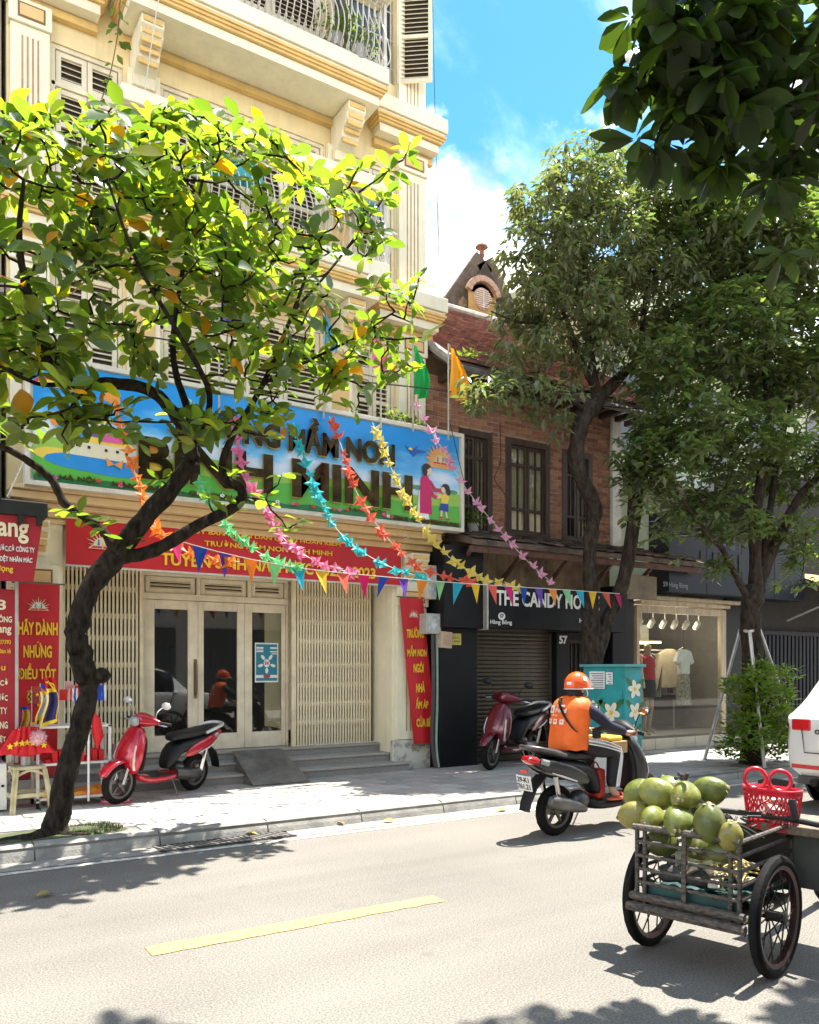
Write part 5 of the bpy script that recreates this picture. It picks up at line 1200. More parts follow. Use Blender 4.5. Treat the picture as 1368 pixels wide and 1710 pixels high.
mannequin('tan mannequin in a red top and black shorts', 11.72, 10.3, R(10), M_mb, [('red_top', top(1.0, 1.43), mat('red_knit', (.4, .012, .02), .85)), ('black_shorts', [(1.02, .17, .13), (.88, .19, .145), (.68, .2, .15)], mat('black_cloth', (.012, .012, .013), .85))], True)
HO = T('hanging_outfit', 'white blouse and patterned skirt on a hanger in the shop window', 'clothes', (12.62, 10.2, 1.9), world=True)
hx = 12.6; s = MB(); s.tube(curve_pts([(hx, 10.2, 2.3), (hx, 10.2, 2.0), (hx, 10.2, 1.92)], 3), .006, 6); s.tube([(hx - .18, 10.2, 1.86), (hx, 10.2, 1.93), (hx + .18, 10.2, 1.86)], .01, 6); s.build('hanger', M_blk, HO)
s = MB(); s.prism([(hx - .13, 1.42), (hx + .13, 1.42), (hx + .14, 1.66), (hx + .2, 1.6), (hx + .26, 1.66), (hx + .17, 1.86), (hx + .05, 1.89), (hx - .05, 1.89), (hx - .17, 1.86), (hx - .26, 1.66), (hx - .2, 1.6), (hx - .14, 1.66)], 10.15, 10.24); s.build('blouse', mat('white_blouse', (.62, .63, .6), .8), HO, bevel=.02)
s = MB(); s.rings([[(hx + rx * math.cos(6.283 * j / 20), 10.2 + .09 * math.sin(6.283 * j / 20), z) for j in range(20)] for z, rx in ((1.42, .12), (1.3, .15), (1.0, .19), (.85, .2))], False); s.build('skirt', mat('print_skirt', (.42, .38, .28), .85, col2=(.08, .08, .06), scale=26), HO, smooth=2)
for lx in (11.7, 12.9):
    ld = bpy.data.lights.new('track_spot_light', 'POINT'); ld.energy = 9; ld.color = (1, .86, .66); ld.shadow_soft_size = .12; lo_ = bpy.data.objects.new('track_spot_light', ld); COL.objects.link(lo_); lo_.location = (lx, 10.55, 2.25)
JK = T('hanging_jacket', 'beige jacket hanging behind the glass by the door post', 'clothes', (13.0, 10.9, 1.3), world=True); hx = 13.05
s = MB(); s.prism([(hx - .26, 1.15), (hx + .26, 1.15), (hx + .25, 1.6), (hx + .4, 1.1), (hx + .5, 1.13), (hx + .34, 1.82), (hx + .1, 1.92), (hx - .1, 1.92), (hx - .34, 1.82), (hx - .5, 1.13), (hx - .4, 1.1), (hx - .25, 1.6)], 10.86, 10.95); s.build('jacket', mat('beige_jacket', (.42, .35, .24), .85, var=.15), JK, bevel=.02)
# ------------------------------------------------------------------ last shop: dark folding gate, yellow awning
DS = T('gated_shop', 'dark shop closed by a black ribbed gate beyond the clothing shop', 'shop', (18, 9.9, 0), world=True)
s = MB(); s.box(14.42, 26, 9.95, 12, .1, 5.5); s.build('wall', mat('dark_wall', (.025, .022, .02), .8, var=.3), DS)
s = MB()
for i in range(60): s.box(14.6 + i * .13, 14.68 + i * .13, 9.86, 9.9, .12, 2.2)
s.box(14.5, 22.5, 9.84, 9.94, 2.2, 2.28); s.box(14.5, 22.5, 9.9, 9.94, .12, 2.2); s.build('ribbed_gate', mat('black_gate', (.008, .009, .013), .5, spec=.2), DS)
s = MB(); s.add([(15.3, 8.9, 3.1), (22, 8.9, 3.1), (22, 9.9, 3.5), (15.3, 9.9, 3.5), (15.3, 8.9, 2.8), (22, 8.9, 2.8)], [(0, 1, 2, 3), (0, 4, 5, 1)]); s.build('awning', mat('yellow_awning', (.42, .30, .08), .8, var=.2), DS)
for i in range(3): s = MB(); s.bar((15.4 + i * 2, 8.92, 2.85), (15.4 + i * 2, 9.9, 2.5), .03, .03); s.build('awning_strut', MATS['galvanised'], DS)
# house closing the far end of the street
for i, (x0, x1, h_, c_) in enumerate(((26, 33, 8.5, (.5, .42, .3)), (33, 42, 10, (.42, .4, .36)))):
    b_ = T('far_shophouse', ('far buff shophouse down the street behind the trees', 'far grey shophouse at the end of the street')[i], 'building', (x0, 9.9, 0), world=True)
    s = MB(); s.box(x0, x1, 9.9, 18, .1, h_); s.build('wall', mat('far_wall_%d' % i, c_, .85, streak=.3), b_)
    for k in range(4):
        for j in range(3): s = MB(); s.box(x0 + .6 + k * 1.7, x0 + 1.6 + k * 1.7, 9.85, 9.91, 3.2 + j * 2.4, 4.8 + j * 2.4 if 4.8 + j * 2.4 < h_ else h_ - .3); s.build('window', MATS['far_window'], b_) if 3.2 + j * 2.4 < h_ - .8 else None
# houses on the photographer's side, seen only in the door glass
for i, (x0, x1, h_, c_) in enumerate(((-8, 1.5, 9, (.45, .38, .28)), (1.6, 8, 7.5, (.35, .33, .3)), (8.1, 16, 10, (.5, .45, .33)), (16.1, 40, 8, (.4, .36, .3)))):
    b_ = T('opposite_shophouse', ('buff', 'grey', 'cream', 'brown')[i] + ' shophouse on the near side of the street behind the photographer', 'building', (x0, -5, 0), world=True)
    s = MB(); s.box(x0, x1, -12, -4.5, .1, h_); s.build('wall', mat('opposite_wall_%d' % i, c_, .85, streak=.3), b_)
    s = MB(); s.box(x0 + .4, x1 - .4, -4.5, -4.46, .2, 2.8); s.build('shopfront', MATS['far_window'], b_)
    for k in range(3): s = MB(); s.box(x0 + .8 + k * 1.8, x0 + 1.9 + k * 1.8, -4.5, -4.46, 3.6, 5.4); s.build('window', MATS['far_window'], b_)
# ------------------------------------------------------------------ painted utility cabinet
UC = T('utility_cabinet', 'teal street cabinet painted with white frangipani flowers', 'cabinet', (8.15, 7.78, .12), world=True)
M_tealp = mat('teal_paint', (.02, .22, .22), .45, var=.3, scale=3, col2=(.028, .33, .35)); M_cabw = mat('cabinet_base_white', (.6, .6, .57), .6, var=.1)
kx0, kx1, ky0, ky1, kt = 8.0, 8.32, 7.38, 8.16, 1.56
s = MB(); s.box(kx0, kx1, ky0, ky1, .12, .5); s.build('base', M_cabw, UC, bevel=.006)
s = MB(); s.box(kx0 + .01, kx1 - .01, ky0 + .01, ky1 - .01, .5, kt); s.build('body', M_tealp, UC, bevel=.006)
s = MB(); s.box(kx0 - .03, kx1 + .03, ky0 - .03, ky1 + .03, kt, kt + .035); s.build('lid', mat('teal_lid', (.1, .33, .33), .5), UC, bevel=.006)
s = MB(); s.box(kx0 - .003, kx0 + .008, ky0 + .06, ky1 - .06, .55, kt - .3); s.build('door', M_tealp, UC, bevel=.004)
M_pet = mat('petal_white', (.75, .70, .55), .5, var=.05); M_eye = mat('petal_yellow', (.8, .52, .08), .5); M_lf = mat('painted_leaf', (.03, .14, .05), .5, var=.3)
def painted(shape, side, u_, v_, r_, rot, lay):
    """flower or leaf painted on the cabinet; side 0 faces the roller shutter end, side 1 the road"""
    s = MB(); th = .0015; off = .0035 * lay
    polys = []
    if shape == 'petals':
        for k in range(5):
            a = rot + 1.2566 * k; polys.append([(u_ + r_ * (.55 * math.cos(a) + .5 * math.cos(t) * math.cos(a) - .3 * math.sin(t) * math.sin(a)), v_ + r_ * (.55 * math.sin(a) + .5 * math.cos(t) * math.sin(a) + .3 * math.sin(t) * math.cos(a))) for t in [6.283 * i / 12 for i in range(12)]])
        m_ = M_pet
    elif shape == 'eye': polys.append([(u_ + r_ * (.34 if i % 2 else .16) * math.cos(rot + 6.283 * i / 10), v_ + r_ * (.34 if i % 2 else .16) * math.sin(rot + 6.283 * i / 10)) for i in range(10)]); m_ = M_eye
    else: polys.append([(u_ + r_ * (math.cos(t) * math.cos(rot) - .35 * math.sin(t) * math.sin(rot)), v_ + r_ * (math.cos(t) * math.sin(rot) + .35 * math.sin(t) * math.cos(rot))) for t in [6.283 * i / 12 for i in range(12)]]); m_ = M_lf
    for i, p in enumerate(polys):
        q = off + .0007 * i
        if side == 0: s.prism(p, kx0 - .004 - q - th, kx0 - .004 - q, 'yz')
        else: s.prism(p, ky0 + .008 - q - th, ky0 + .008 - q, 'xz')
    s.build('painted_' + shape, m_, UC)
for side, u_, v_, r_, rot in ((0, 7.95, .98, .13, .3), (0, 7.62, .96, .145, .8), (1, 8.17, 1.27, .12, .5), (1, 8.18, .98, .12, 1.1), (1, 8.15, .70, .11, .2), (0, 7.72, .62, .1, .2)):
    for k in (0.6, 2.4): painted('leaf', side, u_ + r_ * 1.1 * math.cos(k), v_ + r_ * 1.1 * math.sin(k), r_ * .8, k, 0)
    painted('petals', side, u_, v_, r_, rot, 1); painted('eye', side, u_, v_, r_, rot + .6, 2.5)
for i, (y0, y1, z0, z1) in enumerate(((7.74, 8.02, 1.27, 1.5), (7.6, 7.72, 1.33, 1.49))):
    s = MB(); s.box(kx0 - .0065, kx0 - .004, y0, y1, z0, z1); p_ = s.build('pasted_notice', M_paper, UC)
    s = MB()
    for k in range(7): s.box(kx0 - .0085, kx0 - .0068, y0 + .02, y1 - .03 - .02 * (k % 3), z1 - .035 - k * .03, z1 - .024 - k * .03) if z1 - .035 - k * .03 > z0 else None
    s.build('printed_lines', mat('print_grey', (.12, .12, .12), .6), p_)
# ------------------------------------------------------------------ flag seller's stall on the pavement
M_stool = mat('dirty_plastic', (.55, .5, .33), .5, col2=(.35, .30, .14), scale=6)
def plastic_stool(x, y, rz):
    t_ = T('plastic_stool', 'grubby cream plastic stool holding a bunch of red flags', 'stool', (x, y, .12), rz=rz)
    s = MB(); s.loft([(0, .445, 90, .15, .15)] * 1 + [], 4) if False else None
    s = MB(); s.rings([[(a * sx, a * sy, z) for sx, sy in ((-1, -1), (1, -1), (1, 1), (-1, 1))] for a, z in ((.15, .42), (.155, .44), (.145, .455), (.10, .45))]); s.build('seat', M_stool, t_, bevel=.012)
    for sx in (-1, 1):
        for sy in (-1, 1):
            s = MB(); s.rings([[(sx * (cx + q[0]), sy * (cx + q[1]), z) for q in ((-.03, -.012), (.014, -.012), (.014, .014), (-.012, .014), (-.012, .03), (-.03, .03))] for cx, z in ((.19, 0), (.165, .25), (.14, .425))]); s.build('leg', M_stool, t_)
    s = MB()
    for k in range(4):
        a = k * math.pi / 2; c_, s_ = math.cos(a), math.sin(a)
        s.bar((.165 * c_ - .16 * s_, .165 * s_ + .16 * c_, .17), (.165 * c_ + .16 * s_, .165 * s_ - .16 * c_, .17), .012, .04); 
        pts = curve_pts([(.15 * c_ - .14 * s_, .15 * s_ + .14 * c_, .36), (.145 * c_, .145 * s_, .415), (.15 * c_ + .14 * s_, .15 * s_ - .14 * c_, .36)], 5); s.tube(pts, .014, 6)
    s.build('stretcher', M_stool, t_)
    return t_
sx_, sy_ = 1.17, 8.98
plastic_stool(sx_, sy_, .15)
M_flagr = mat('flag_red_cloth', (.62, .012, .018), .75, var=.1); M_star = mat('star_yellow', (.85, .6, .03), .6)
def star5(cx, cz, r_): return [(cx + (r_ if k % 2 == 0 else r_ * .42) * math.sin(math.pi * k / 5), cz + (r_ if k % 2 == 0 else r_ * .42) * math.cos(math.pi * k / 5)) for k in range(10)]
FB = T('red_flag_bundle', 'bunch of small red star flags standing in a tin on the stool', 'flags', (sx_, sy_, .575))
s = MB(); s.lathe([(.05, 0), (.052, .12), (.048, .12), (.046, .01)], 14); s.build('tin', mat('tin_grey', (.35, .33, .3), .4, metal=.5), FB)
for k in range(9):
    a = -1.2 + 2.4 * k / 8; tx_, tz_ = .19 * math.sin(a), .26 + .05 * math.cos(a); yy = -.03 - .03 * (k % 2)
    s = MB(); n = 6; vs = []
    for j in range(n + 1):
        v = j / n
        for i in range(5): u_ = i / 4; vs.append((tx_ * (.55 + .55 * v) + (u_ - .5) * (.05 + .09 * v), yy - .02 * v - .018 * math.sin(u_ * 7 + k), tz_ + .08 - .3 * v * (1 - .2 * abs(math.sin(a)))))
    s.add(vs, [(j * 5 + i, j * 5 + i + 1, j * 5 + i + 6, j * 5 + i + 5) for j in range(n) for i in range(4)]); f_ = s.build('small_flag', M_flagr, FB, smooth=2, recalc=False)
    if k % 2 == 0 or k in (3, 5): s = MB(); s.prism(star5(tx_ * .87, tz_ - .08, .036), yy - .055, yy - .051); s.build('star', M_star, f_)
    s = MB(); s.tube([(0, 0, .02), (tx_ * .5, yy, tz_ + .08)], .003, 5); s.build('stick', M_letw, f_)
# white wire shelf on castors with small flags
SH = T('display_shelf', 'white metal display shelf on castors behind the leaning tree', 'shelf', (1.55, 9.15, .12), world=True)
xl, xr_, yf_, yb_ = 1.28, 1.98, 9.0, 9.36; M_wm = mat('white_metal', (.68, .67, .62), .45, var=.08)
for x in (xl, xr_):
    for y in (yf_, yb_): s = MB(); s.box(x - .014, x + .014, y - .014, y + .014, .18, .95); s.build('post', M_wm, SH)
for z in (.2, .55, .93): s = MB(); s.box(xl - .014, xr_ + .014, yf_ - .014, yb_ + .014, z, z + .022); s.build('shelf_board', M_wm, SH)
for x in (xl, xr_):
    for y in (yf_, yb_): s = MB(); s.lathe([(.03, -.012), (.03, .012)], 12, Matrix.Translation((x, y, .15)) @ Matrix.Rotation(R(90), 4, 'Y')); s.build('castor', M_blk, SH)
s = MB()
for i in range(14): s.box(xl + .05 + i * .047, xl + .1 + i * .047, yf_ + .02, yb_ - .03, .222, .25 + .04 * random.random()) 
tag(s.build('folded_flags', mat('orange_red_cloth', (.7, .14, .03), .8, col2=(.75, .33, .03), scale=12)), 'orange and red folded flags on the bottom shelf', 'flags')
s = MB()
for i in range(9): s.box(xl + .08 + i * .065, xl + .13 + i * .065, yf_ + .04, yb_ - .05, .572, .6 + .12 * random.random())
tag(s.build('folded_flags', M_flagr), 'dark red folded flags on the middle shelf', 'flags')
def desk_flag(label, px, py, Y, cols, w_=.1, h_=.075, lean=0.0, base=.955, star=False, vert=True):
    p = U(px, py, Y=Y); t_ = T('desk_flag', label, 'flag', (p.x, Y, base), 'small flags on the display shelf', world=True)
    s = MB(); s.tube([(p.x - lean, Y, base), (p.x - .0, Y, p.z + h_ * .7)], .004, 5); s.build('stick', M_letw, t_)
    n = len(cols)
    for k, c in enumerate(cols):
        vs = []; 
        for j in range(6):
            for i in range(2):
                u_ = j / 5; v = (k + i) / n
                x, z = (p.x + .006 + w_ * u_ * .8, p.z + h_ * (.6 - v) * 1.2 - .05 * u_) if not vert else (p.x + .006 + w_ * v * .8, p.z + h_ * .7 - u_ * h_ * 1.5)
                vs.append((x, Y - .012 * math.sin(u_ * 6 + k), z))
        s = MB(); s.add(vs, [(2 * j, 2 * j + 1, 2 * j + 3, 2 * j + 2) for j in range(5)]); s.build('cloth_stripe', c, t_, smooth=2, recalc=False)
    if star: s = MB(); s.prism(star5(p.x + .05, p.z, .022), Y - .022, Y - .018); s.build('star', M_star, t_)
C_r, C_w, C_b, C_n = M_flagr, mat('cloth_white', (.7, .68, .65), .8), mat('cloth_blue', (.01, .06, .42), .8), mat('cloth_navy', (.035, .025, .12), .8)
desk_flag('small plain red flag on the shelf', 98, 1160, 9.1, [C_r]); desk_flag('small red, white and blue striped flag on the shelf', 116, 1160, 9.1, [C_r, C_w, C_b, C_w, C_r], .12, .09, vert=True)
desk_flag('small pink faded flag on the shelf', 108, 1146, 9.15, [mat('cloth_faded_pink', (.6, .3, .3), .8)]); desk_flag('small red and white flag on the shelf', 124, 1153, 9.2, [C_r, C_w]); 
desk_flag('small blue flag with white border beyond the trunk', 158, 1156, 9.1, [C_w, C_b, C_b, C_b, C_w], .14, .11); desk_flag('small clear red flag with a star behind the stall', 53, 1160, 9.25, [mat('cloth_clear_red', (.4, .05, .04), .6)], .11, .12, star=True)
desk_flag('small blue and pink flag behind the stall', 67, 1155, 9.25, [C_b, mat('cloth_pink2', (.62, .3, .33), .8), C_w], .09, .12, vert=False)
def draped(name, label, x, y, z0, z1, w_, m, m2=None, star=False):
    t_ = T(name, label, 'flag', (x, y, z0), world=True); s = MB(); nx, nz = 10, 10; vs = []
    for j in range(nz + 1):
        v = j / nz
        for i in range(nx + 1): u_ = i / nx; vs.append((x + (u_ - .5) * w_ * (.5 + .5 * v) + .02 * math.sin(v * 5), y - .03 * math.sin(u_ * 9 + v), z1 + (z0 - z1) * v * (1 - .15 * u_)))
    fs = [(j * (nx + 1) + i, j * (nx + 1) + i + 1, (j + 1) * (nx + 1) + i + 1, (j + 1) * (nx + 1) + i) for j in range(nz) for i in range(nx)]
    s.add(vs, fs); 
    if m2: s.m = [1 if (i in (0, nx - 1) or j in (0, nz - 1)) else 0 for j in range(nz) for i in range(nx)]
    s.build('cloth', [m, m2] if m2 else m, t_, smooth=2, recalc=False)
    if star: s = MB(); s.tube(curve_pts([(x - .04, y - .05, z1 - .05), (x + .03, y - .05, z1 - .07), (x + .04, y - .05, z1 - .12), (x, y - .05, z1 - .14)], 4), .008, 5); s.tube([(x - .02, y - .05, z1 - .04), (x + .05, y - .05, z1 - .14)], .008, 5); s.build('emblem', M_star, t_)
p = U(82, 1160, Y=9.05); draped('draped_flag', 'red flag with a yellow emblem draped above the shelf', p.x, 9.05, U(82, 1185, Y=9.05).z, U(82, 1131, Y=9.05).z, .17, M_flagr, star=True)
p = U(85, 1190, Y=8.95); draped('draped_flag', 'dark purple flag with a yellow fringe draped over the shelf', p.x, 8.95, U(85, 1215, Y=8.95).z, U(85, 1150, Y=8.95).z, .17, C_n, M_star)
p = U(72, 1180, Y=9.0); draped('draped_flag', 'white flag with a yellow edge draped behind the stool', p.x, 9.0, U(72, 1205, Y=9).z, U(72, 1155, Y=9).z, .12, C_w, M_star)
p = U(40, 1200, Y=9.1); draped('draped_flag', 'mustard and blue flag hanging behind the red star flags', p.x, 9.1, U(40, 1235, Y=9.1).z, U(40, 1180, Y=9.1).z, .14, mat('mustard', (.5, .27, .02), .8), C_b)
# rolled red flag, white pole, striped feather duster base, pink pompom
rf = T('rolled_flag', 'rolled red flag leaning beside the white shelf pole', 'flag', (2.0, 8.98, .35), world=True); s = MB(); a = U(152, 1183, Y=9.0); b = U(162, 1250, Y=9.0)
s.tube([a, a.lerp(b, .3) + Vector((.03, 0, 0)), a.lerp(b, .7) + Vector((.03, 0, 0)), b], [.01, .05, .055, .012], 10); s.build('cloth', M_flagr, rf, smooth=True)
wp = T('white_pole', 'thin white pole standing at the corner of the shelf', 'pole', (1.95, 8.96, .12), world=True); a = U(148, 1338, Y=8.96); b = U(148, 1195, Y=8.96); s = MB(); s.tube([a, b], .012, 8); s.build('tube', M_letw, wp)
pc = T('striped_cone', 'pink and red striped foot of a pole beside the scooter wheel', 'stand', (2.05, 9.03, .12)); M_pst = mat('stripe_pink', (.6, .28, .28), .7); M_pst2 = mat('stripe_red', (.45, .04, .05), .7)
for k in range(6): s = MB(); s.lathe([(.17 - k * .02, k * .016), (.165 - k * .02, k * .016 + .014)], 16); s.build('stripe_ring', M_pst if k % 2 else M_pst2, pc)
s = MB(); s.tube([(0, 0, .09), (-.02, 0, .62)], [.022, .018], 8); s.build('shaft', mat('mauve_pole', (.3, .16, .17), .7), pc)
pp = T('pink_pompom', 'fluffy pale pink pompom over the red flags', 'pompom', U(64, 1232, Y=8.85)); s = MB(); s.ell((0, 0, 0), .062, 12, 8)
for k in range(160):
    d = Vector((random.gauss(0, 1), random.gauss(0, 1), random.gauss(0, 1))).normalized(); e = d.orthogonal().normalized() * .012; s.add([d * .055 + e, d * .055 - e, d * random.uniform(.075, .1)], [(0, 1, 2)])
s.build('tuft', mat('pompom_pink', (.7, .42, .42), .9), pp, recalc=False)
wc = T('white_cupboard', 'low white cupboard piled with folded cloth at the picture edge', 'cupboard', (.8, 8.95, .12), world=True); a, b = U(-60, 1340, Z=.12), U(18, 1348, Z=.12)
s = MB(); s.box(.3, 1.0, 9.0, 9.4, .14, .6); s.build('case', M_wm, wc, bevel=.008); s = MB(); s.ell((.96, 8.99, .38), .014, 8, 6); s.build('knob', M_blk, wc)
for k in range(6):
    s = MB(); c_ = ((.5, .12, .2), (.2, .13, .4), (.5, .4, .25), (.5, .5, .48), (.4, .08, .08), (.15, .2, .4))[k]; s.rings([[(.66 + .3 * math.cos(t) * (1 + .05 * k % .1), 9.18 + .15 * math.sin(t), .61 + k * .03 + dz) for t in [6.283 * i / 16 for i in range(16)]] for dz in (0, .013, .027)])
    tag(s.build('folded_cloth', mat('stack_%d' % k, c_, .8, var=.2), smooth=True), ('rose', 'violet', 'tan', 'white', 'crimson', 'blue')[k] + ' folded cloth in the pile on the white cupboard', 'cloth', 'folded cloths on the cupboard')
lk = T('yellow_wheel_lock', 'yellow grip lying by the parked red scooter wheel', 'grip', U(181, 1328, Z=.13)); s = MB(); s.tube([(-.05, 0, .02), (.07, .01, .02)], .018, 8); s.build('grip', mat('yellow_plastic', (.75, .6, .02), .4), lk, smooth=True)
# ------------------------------------------------------------------ scooters
M_rub = mat('tyre_rubber', (.009, .0085, .008), .8, spec=.15, var=.3, scale=12, bump=.3, bscale=60); M_plas = mat('black_plastic', (.011, .011, .012), .45, spec=.3, var=.25, scale=5); M_chr = mat('chrome', (.55, .55, .54), .15, metal=1.0, var=.05); M_alu = mat('cast_alloy', (.10, .096, .092), .4, metal=.7, var=.2)
M_lens = mat('clear_lens', (.26, .28, .28), .08, var=.1, scale=20, spec=.8); M_redl = mat('red_lens', (.55, .01, .012), .12, var=.1, coat=.5); M_leath = mat('black_vinyl', (.011, .0105, .0105), .42, spec=.35, var=.2); M_silv = mat('silver_trim', (.6, .59, .56), .3, metal=.3, var=.05)
M_mir = mat('mirror_glass', (.6, .62, .62), .03, metal=1.0, var=0)
def wheel(name, parent, c, r_, w_, axis='y', tread=True, arms=5, rimcol=None):
    t_ = MB(); n, k = 40, 10; rr = w_ / 2
    rg = []
    for i in range(n):
        a = 6.28318 * i / n; ring = []
        for j in range(k):
            b = 6.28318 * j / k; rad = r_ - rr + rr * math.cos(b) * 1.0 + (.004 if i % 2 and abs(b) < .9 else 0); ring.append((c[0] + rad * math.cos(a), c[1] + rr * math.sin(b), c[2] + rad * math.sin(a)))
        rg.append(ring)
    t_.rings(rg, False, None, True); o = t_.build(name, M_rub, parent, smooth=True)
    q = MB(); rm = r_ - w_ * .9
    q.rings([[(c[0] + rd * math.cos(6.28318 * i / 32), c[1] + y, c[2] + rd * math.sin(6.28318 * i / 32)) for rd, y in ((rm + .012, -rr * .8), (rm + .012, rr * .8), (rm - .015, rr * .7), (rm - .025, 0), (rm - .015, -rr * .7))] for i in range(32)], False, None, True)
    for i in range(arms):
        a = 6.28318 * i / arms + .3; q.bar((c[0] + .03 * math.cos(a), c[1], c[2] + .03 * math.sin(a)), (c[0] + (rm - .01) * math.cos(a), c[1], c[2] + (rm - .01) * math.sin(a)), .028, .024, (0, 1, 0))
    q.lathe([(.045, -.04), (.05, 0), (.045, .04)], 14, Matrix.Translation(c) @ Matrix.Rotation(R(90), 4, 'X')); q.build('rim', rimcol or M_alu, o, smooth=True)
    return o
def scooter(label, paint, loc, rz, style, lean=R(4), steer=0.0, group=None, plate=False, grab=M_silv, size=1.0):
    t_ = T('scooter', label, 'scooter', loc, group, rz); t_.rotation_euler = (lean, 0, rz); t_.scale = (size,) * 3
    wheel('rear_wheel', t_, (0, 0, .25), .25, .1)
    # --- steering assembly, turned about the head axis
    F = bpy.data.objects.new('front_fork', MB().box(0, .001, 0, .001, 0, .001).mesh('front_fork', M_chr)); bpy.data.objects.remove(F)
    s = MB()
    for y in (-.07, .07): s.tube([(1.27, y, .25), (1.19, y, .52)], .017, 10)
    fork = s.build('front_fork', M_chr, t_, smooth=True)
    fw = wheel('front_wheel', t_, (1.27, 0, .25), .25, .09)
    s = MB(); s.loft([(1.27 + .285 * math.cos(R(a)), .25 + .285 * math.sin(R(a)), a - 90, .078 if 25 < a < 150 else .06, .034) for a in (150, 130, 105, 80, 55, 35, 20)], 10, 2.6); fen = s.build('front_fender', paint, t_, smooth=True, sub=1)
    # --- apron / leg shield
    s = MB(); s.loft([(1.13, .34, 105, .10, .05), (1.16, .44, 100, .18, .095), (1.155, .56, 100, .215, .11), (1.12, .70, 105, .205, .10), (1.065, .84, 108, .16, .08), (1.03, .94, 108, .09, .06)], 14, 2.6); s.build('leg_shield', paint, t_, smooth=True, sub=1)
    s = MB(); s.loft([(1.02, .36, 100, .15, .03), (1.035, .56, 103, .165, .035), (1.0, .74, 108, .15, .035), (.98, .84, 108, .1, .03)], 12, 2.6); s.build('inner_shield', M_plas, t_, smooth=True, sub=1)
    for sg in (-1, 1):
        s = MB(); s.loft([(1.19, .42, 100, .012, .02, sg * .145), (1.215, .56, 100, .012, .024, sg * .165), (1.18, .70, 106, .012, .02, sg * .15), (1.12, .80, 110, .01, .012, sg * .12)], 8); s.build('apron_trim', M_silv, t_, smooth=True)
    # --- floorboard and belly
    s = MB(); s.loft([(1.08, .33, 180, .13, .05), (.95, .27, 180, .165, .045), (.7, .255, 180, .165, .05), (.45, .27, 175, .15, .055), (.38, .32, 150, .13, .06)], 12, 3.2); s.build('floor_panel', paint if style != 'black' else M_plas, t_, smooth=True, sub=1)
    s = MB(); s.box(.46, 1.0, -.145, .145, .295, .312); s.build('foot_mat', M_plas, t_, bevel=.01)
    # --- rear body
    s = MB(); s.loft([(.52, .36, 60, .11, .09), (.48, .5, 80, .13, .11), (.40, .62, 130, .145, .11), (.2, .64, 168, .155, .1), (-.05, .68, 166, .145, .09), (-.28, .74, 163, .1, .06), (-.40, .78, 160, .05, .035)], 16, 2.6); s.build('rear_body', M_plas, t_, smooth=True, sub=1)
    for sg in (-1, 1):
        s = MB(); s.loft([(.34, .52, 170, .015, .02, sg * .142), (.22, .575, 166, .022, .075, sg * .15), (0, .64, 164, .024, .085, sg * .146), (-.2, .71, 162, .022, .065, sg * .118), (-.37, .765, 160, .012, .03, sg * .065)], 12, 2.4); s.build('side_panel', paint, t_, smooth=True, sub=1)
        s = MB(); s.loft([(.12, .545, 165, .008, .008, sg * .172), (-.06, .60, 163, .008, .01, sg * .172), (-.2, .645, 160, .006, .006, sg * .15)], 8); s.build('panel_trim', M_silv, t_, smooth=True)
    s = MB(); s.loft([(.52, .73, 165, .07, .03), (.46, .765, 178, .115, .05), (.3, .775, 182, .135, .055), (.1, .785, 172, .145, .055), (-.1, .82, 170, .135, .05), (-.25, .845, 172, .10, .035), (-.30, .85, 175, .06, .02)], 16, 2.6); s.build('seat', M_leath, t_, smooth=True, sub=1)
    s = MB(); s.tube(curve_pts([(-.02, .15, .80), (-.2, .15, .85), (-.36, .115, .885), (-.43, 0, .895), (-.36, -.115, .885), (-.2, -.15, .85), (-.02, -.15, .80)], 6), .022, 10); s.build('grab_rail', grab, t_, smooth=True)
    s = MB(); s.loft([(-.28, .74, 160, .115, .045), (-.36, .765, 160, .1, .045), (-.425, .79, 165, .07, .03)], 12, 2.4); s.build('tail_light', M_redl, t_, smooth=True, sub=1)
    for sg in (-1, 1): s = MB(); s.loft([(-.22, .735, 162, .02, .03, sg * .115), (-.3, .76, 162, .018, .028, sg * .1)], 8); s.build('rear_indicator', M_lens, t_, smooth=True)
    s = MB(); s.loft([(-.2, .60, 205, .075, .02), (-.33, .5, 235, .08, .014), (-.40, .36, 250, .075, .01), (-.42, .28, 255, .07, .008)], 10, 3); s.build('rear_mudguard', M_plas, t_, smooth=True)
    # --- engine, exhaust, stand, shocks
    s = MB(); s.loft([(.45, .3, 180, .1, .07), (.25, .27, 180, .11, .085), (.05, .26, 180, .1, .07), (-.05, .25, 180, .05, .05)], 12, 3, y0=.06); s.ell((.3, -.03, .33), (.12, .11, .1)); s.build('engine', M_alu, t_, smooth=True)
    s = MB(); s.loft([(.3, .25, 180, .03, .03), (.16, .29, 172, .045, .06), (-.05, .335, 170, .06, .075), (-.2, .37, 170, .06, .07), (-.24, .38, 170, .035, .04)], 12, 2.4, y0=-.155); s.build('exhaust', mat('muffler', (.12, .115, .11), .4, metal=.5, var=.3), t_, smooth=True, sub=1)
    s = MB(); s.box(-.18, .1, -.225, -.213, .3, .42); 
    for sg in (-1, 1): s = MB(); s.tube([(-.03, sg * .09, .28), (-.1, sg * .1, .6)], .026, 8); s.build('shock_absorber', M_chr, t_, smooth=True)
    s = MB(); s.tube([(.5, .1, .25), (.47, .2, .01)], .011, 6); s.bar((.47, .2, .006), (.42, .23, .006), .02, .012); s.build('kickstand', M_chr, t_)
    # --- handlebar cowl, headlight, mirrors
    s = MB(); rg = []
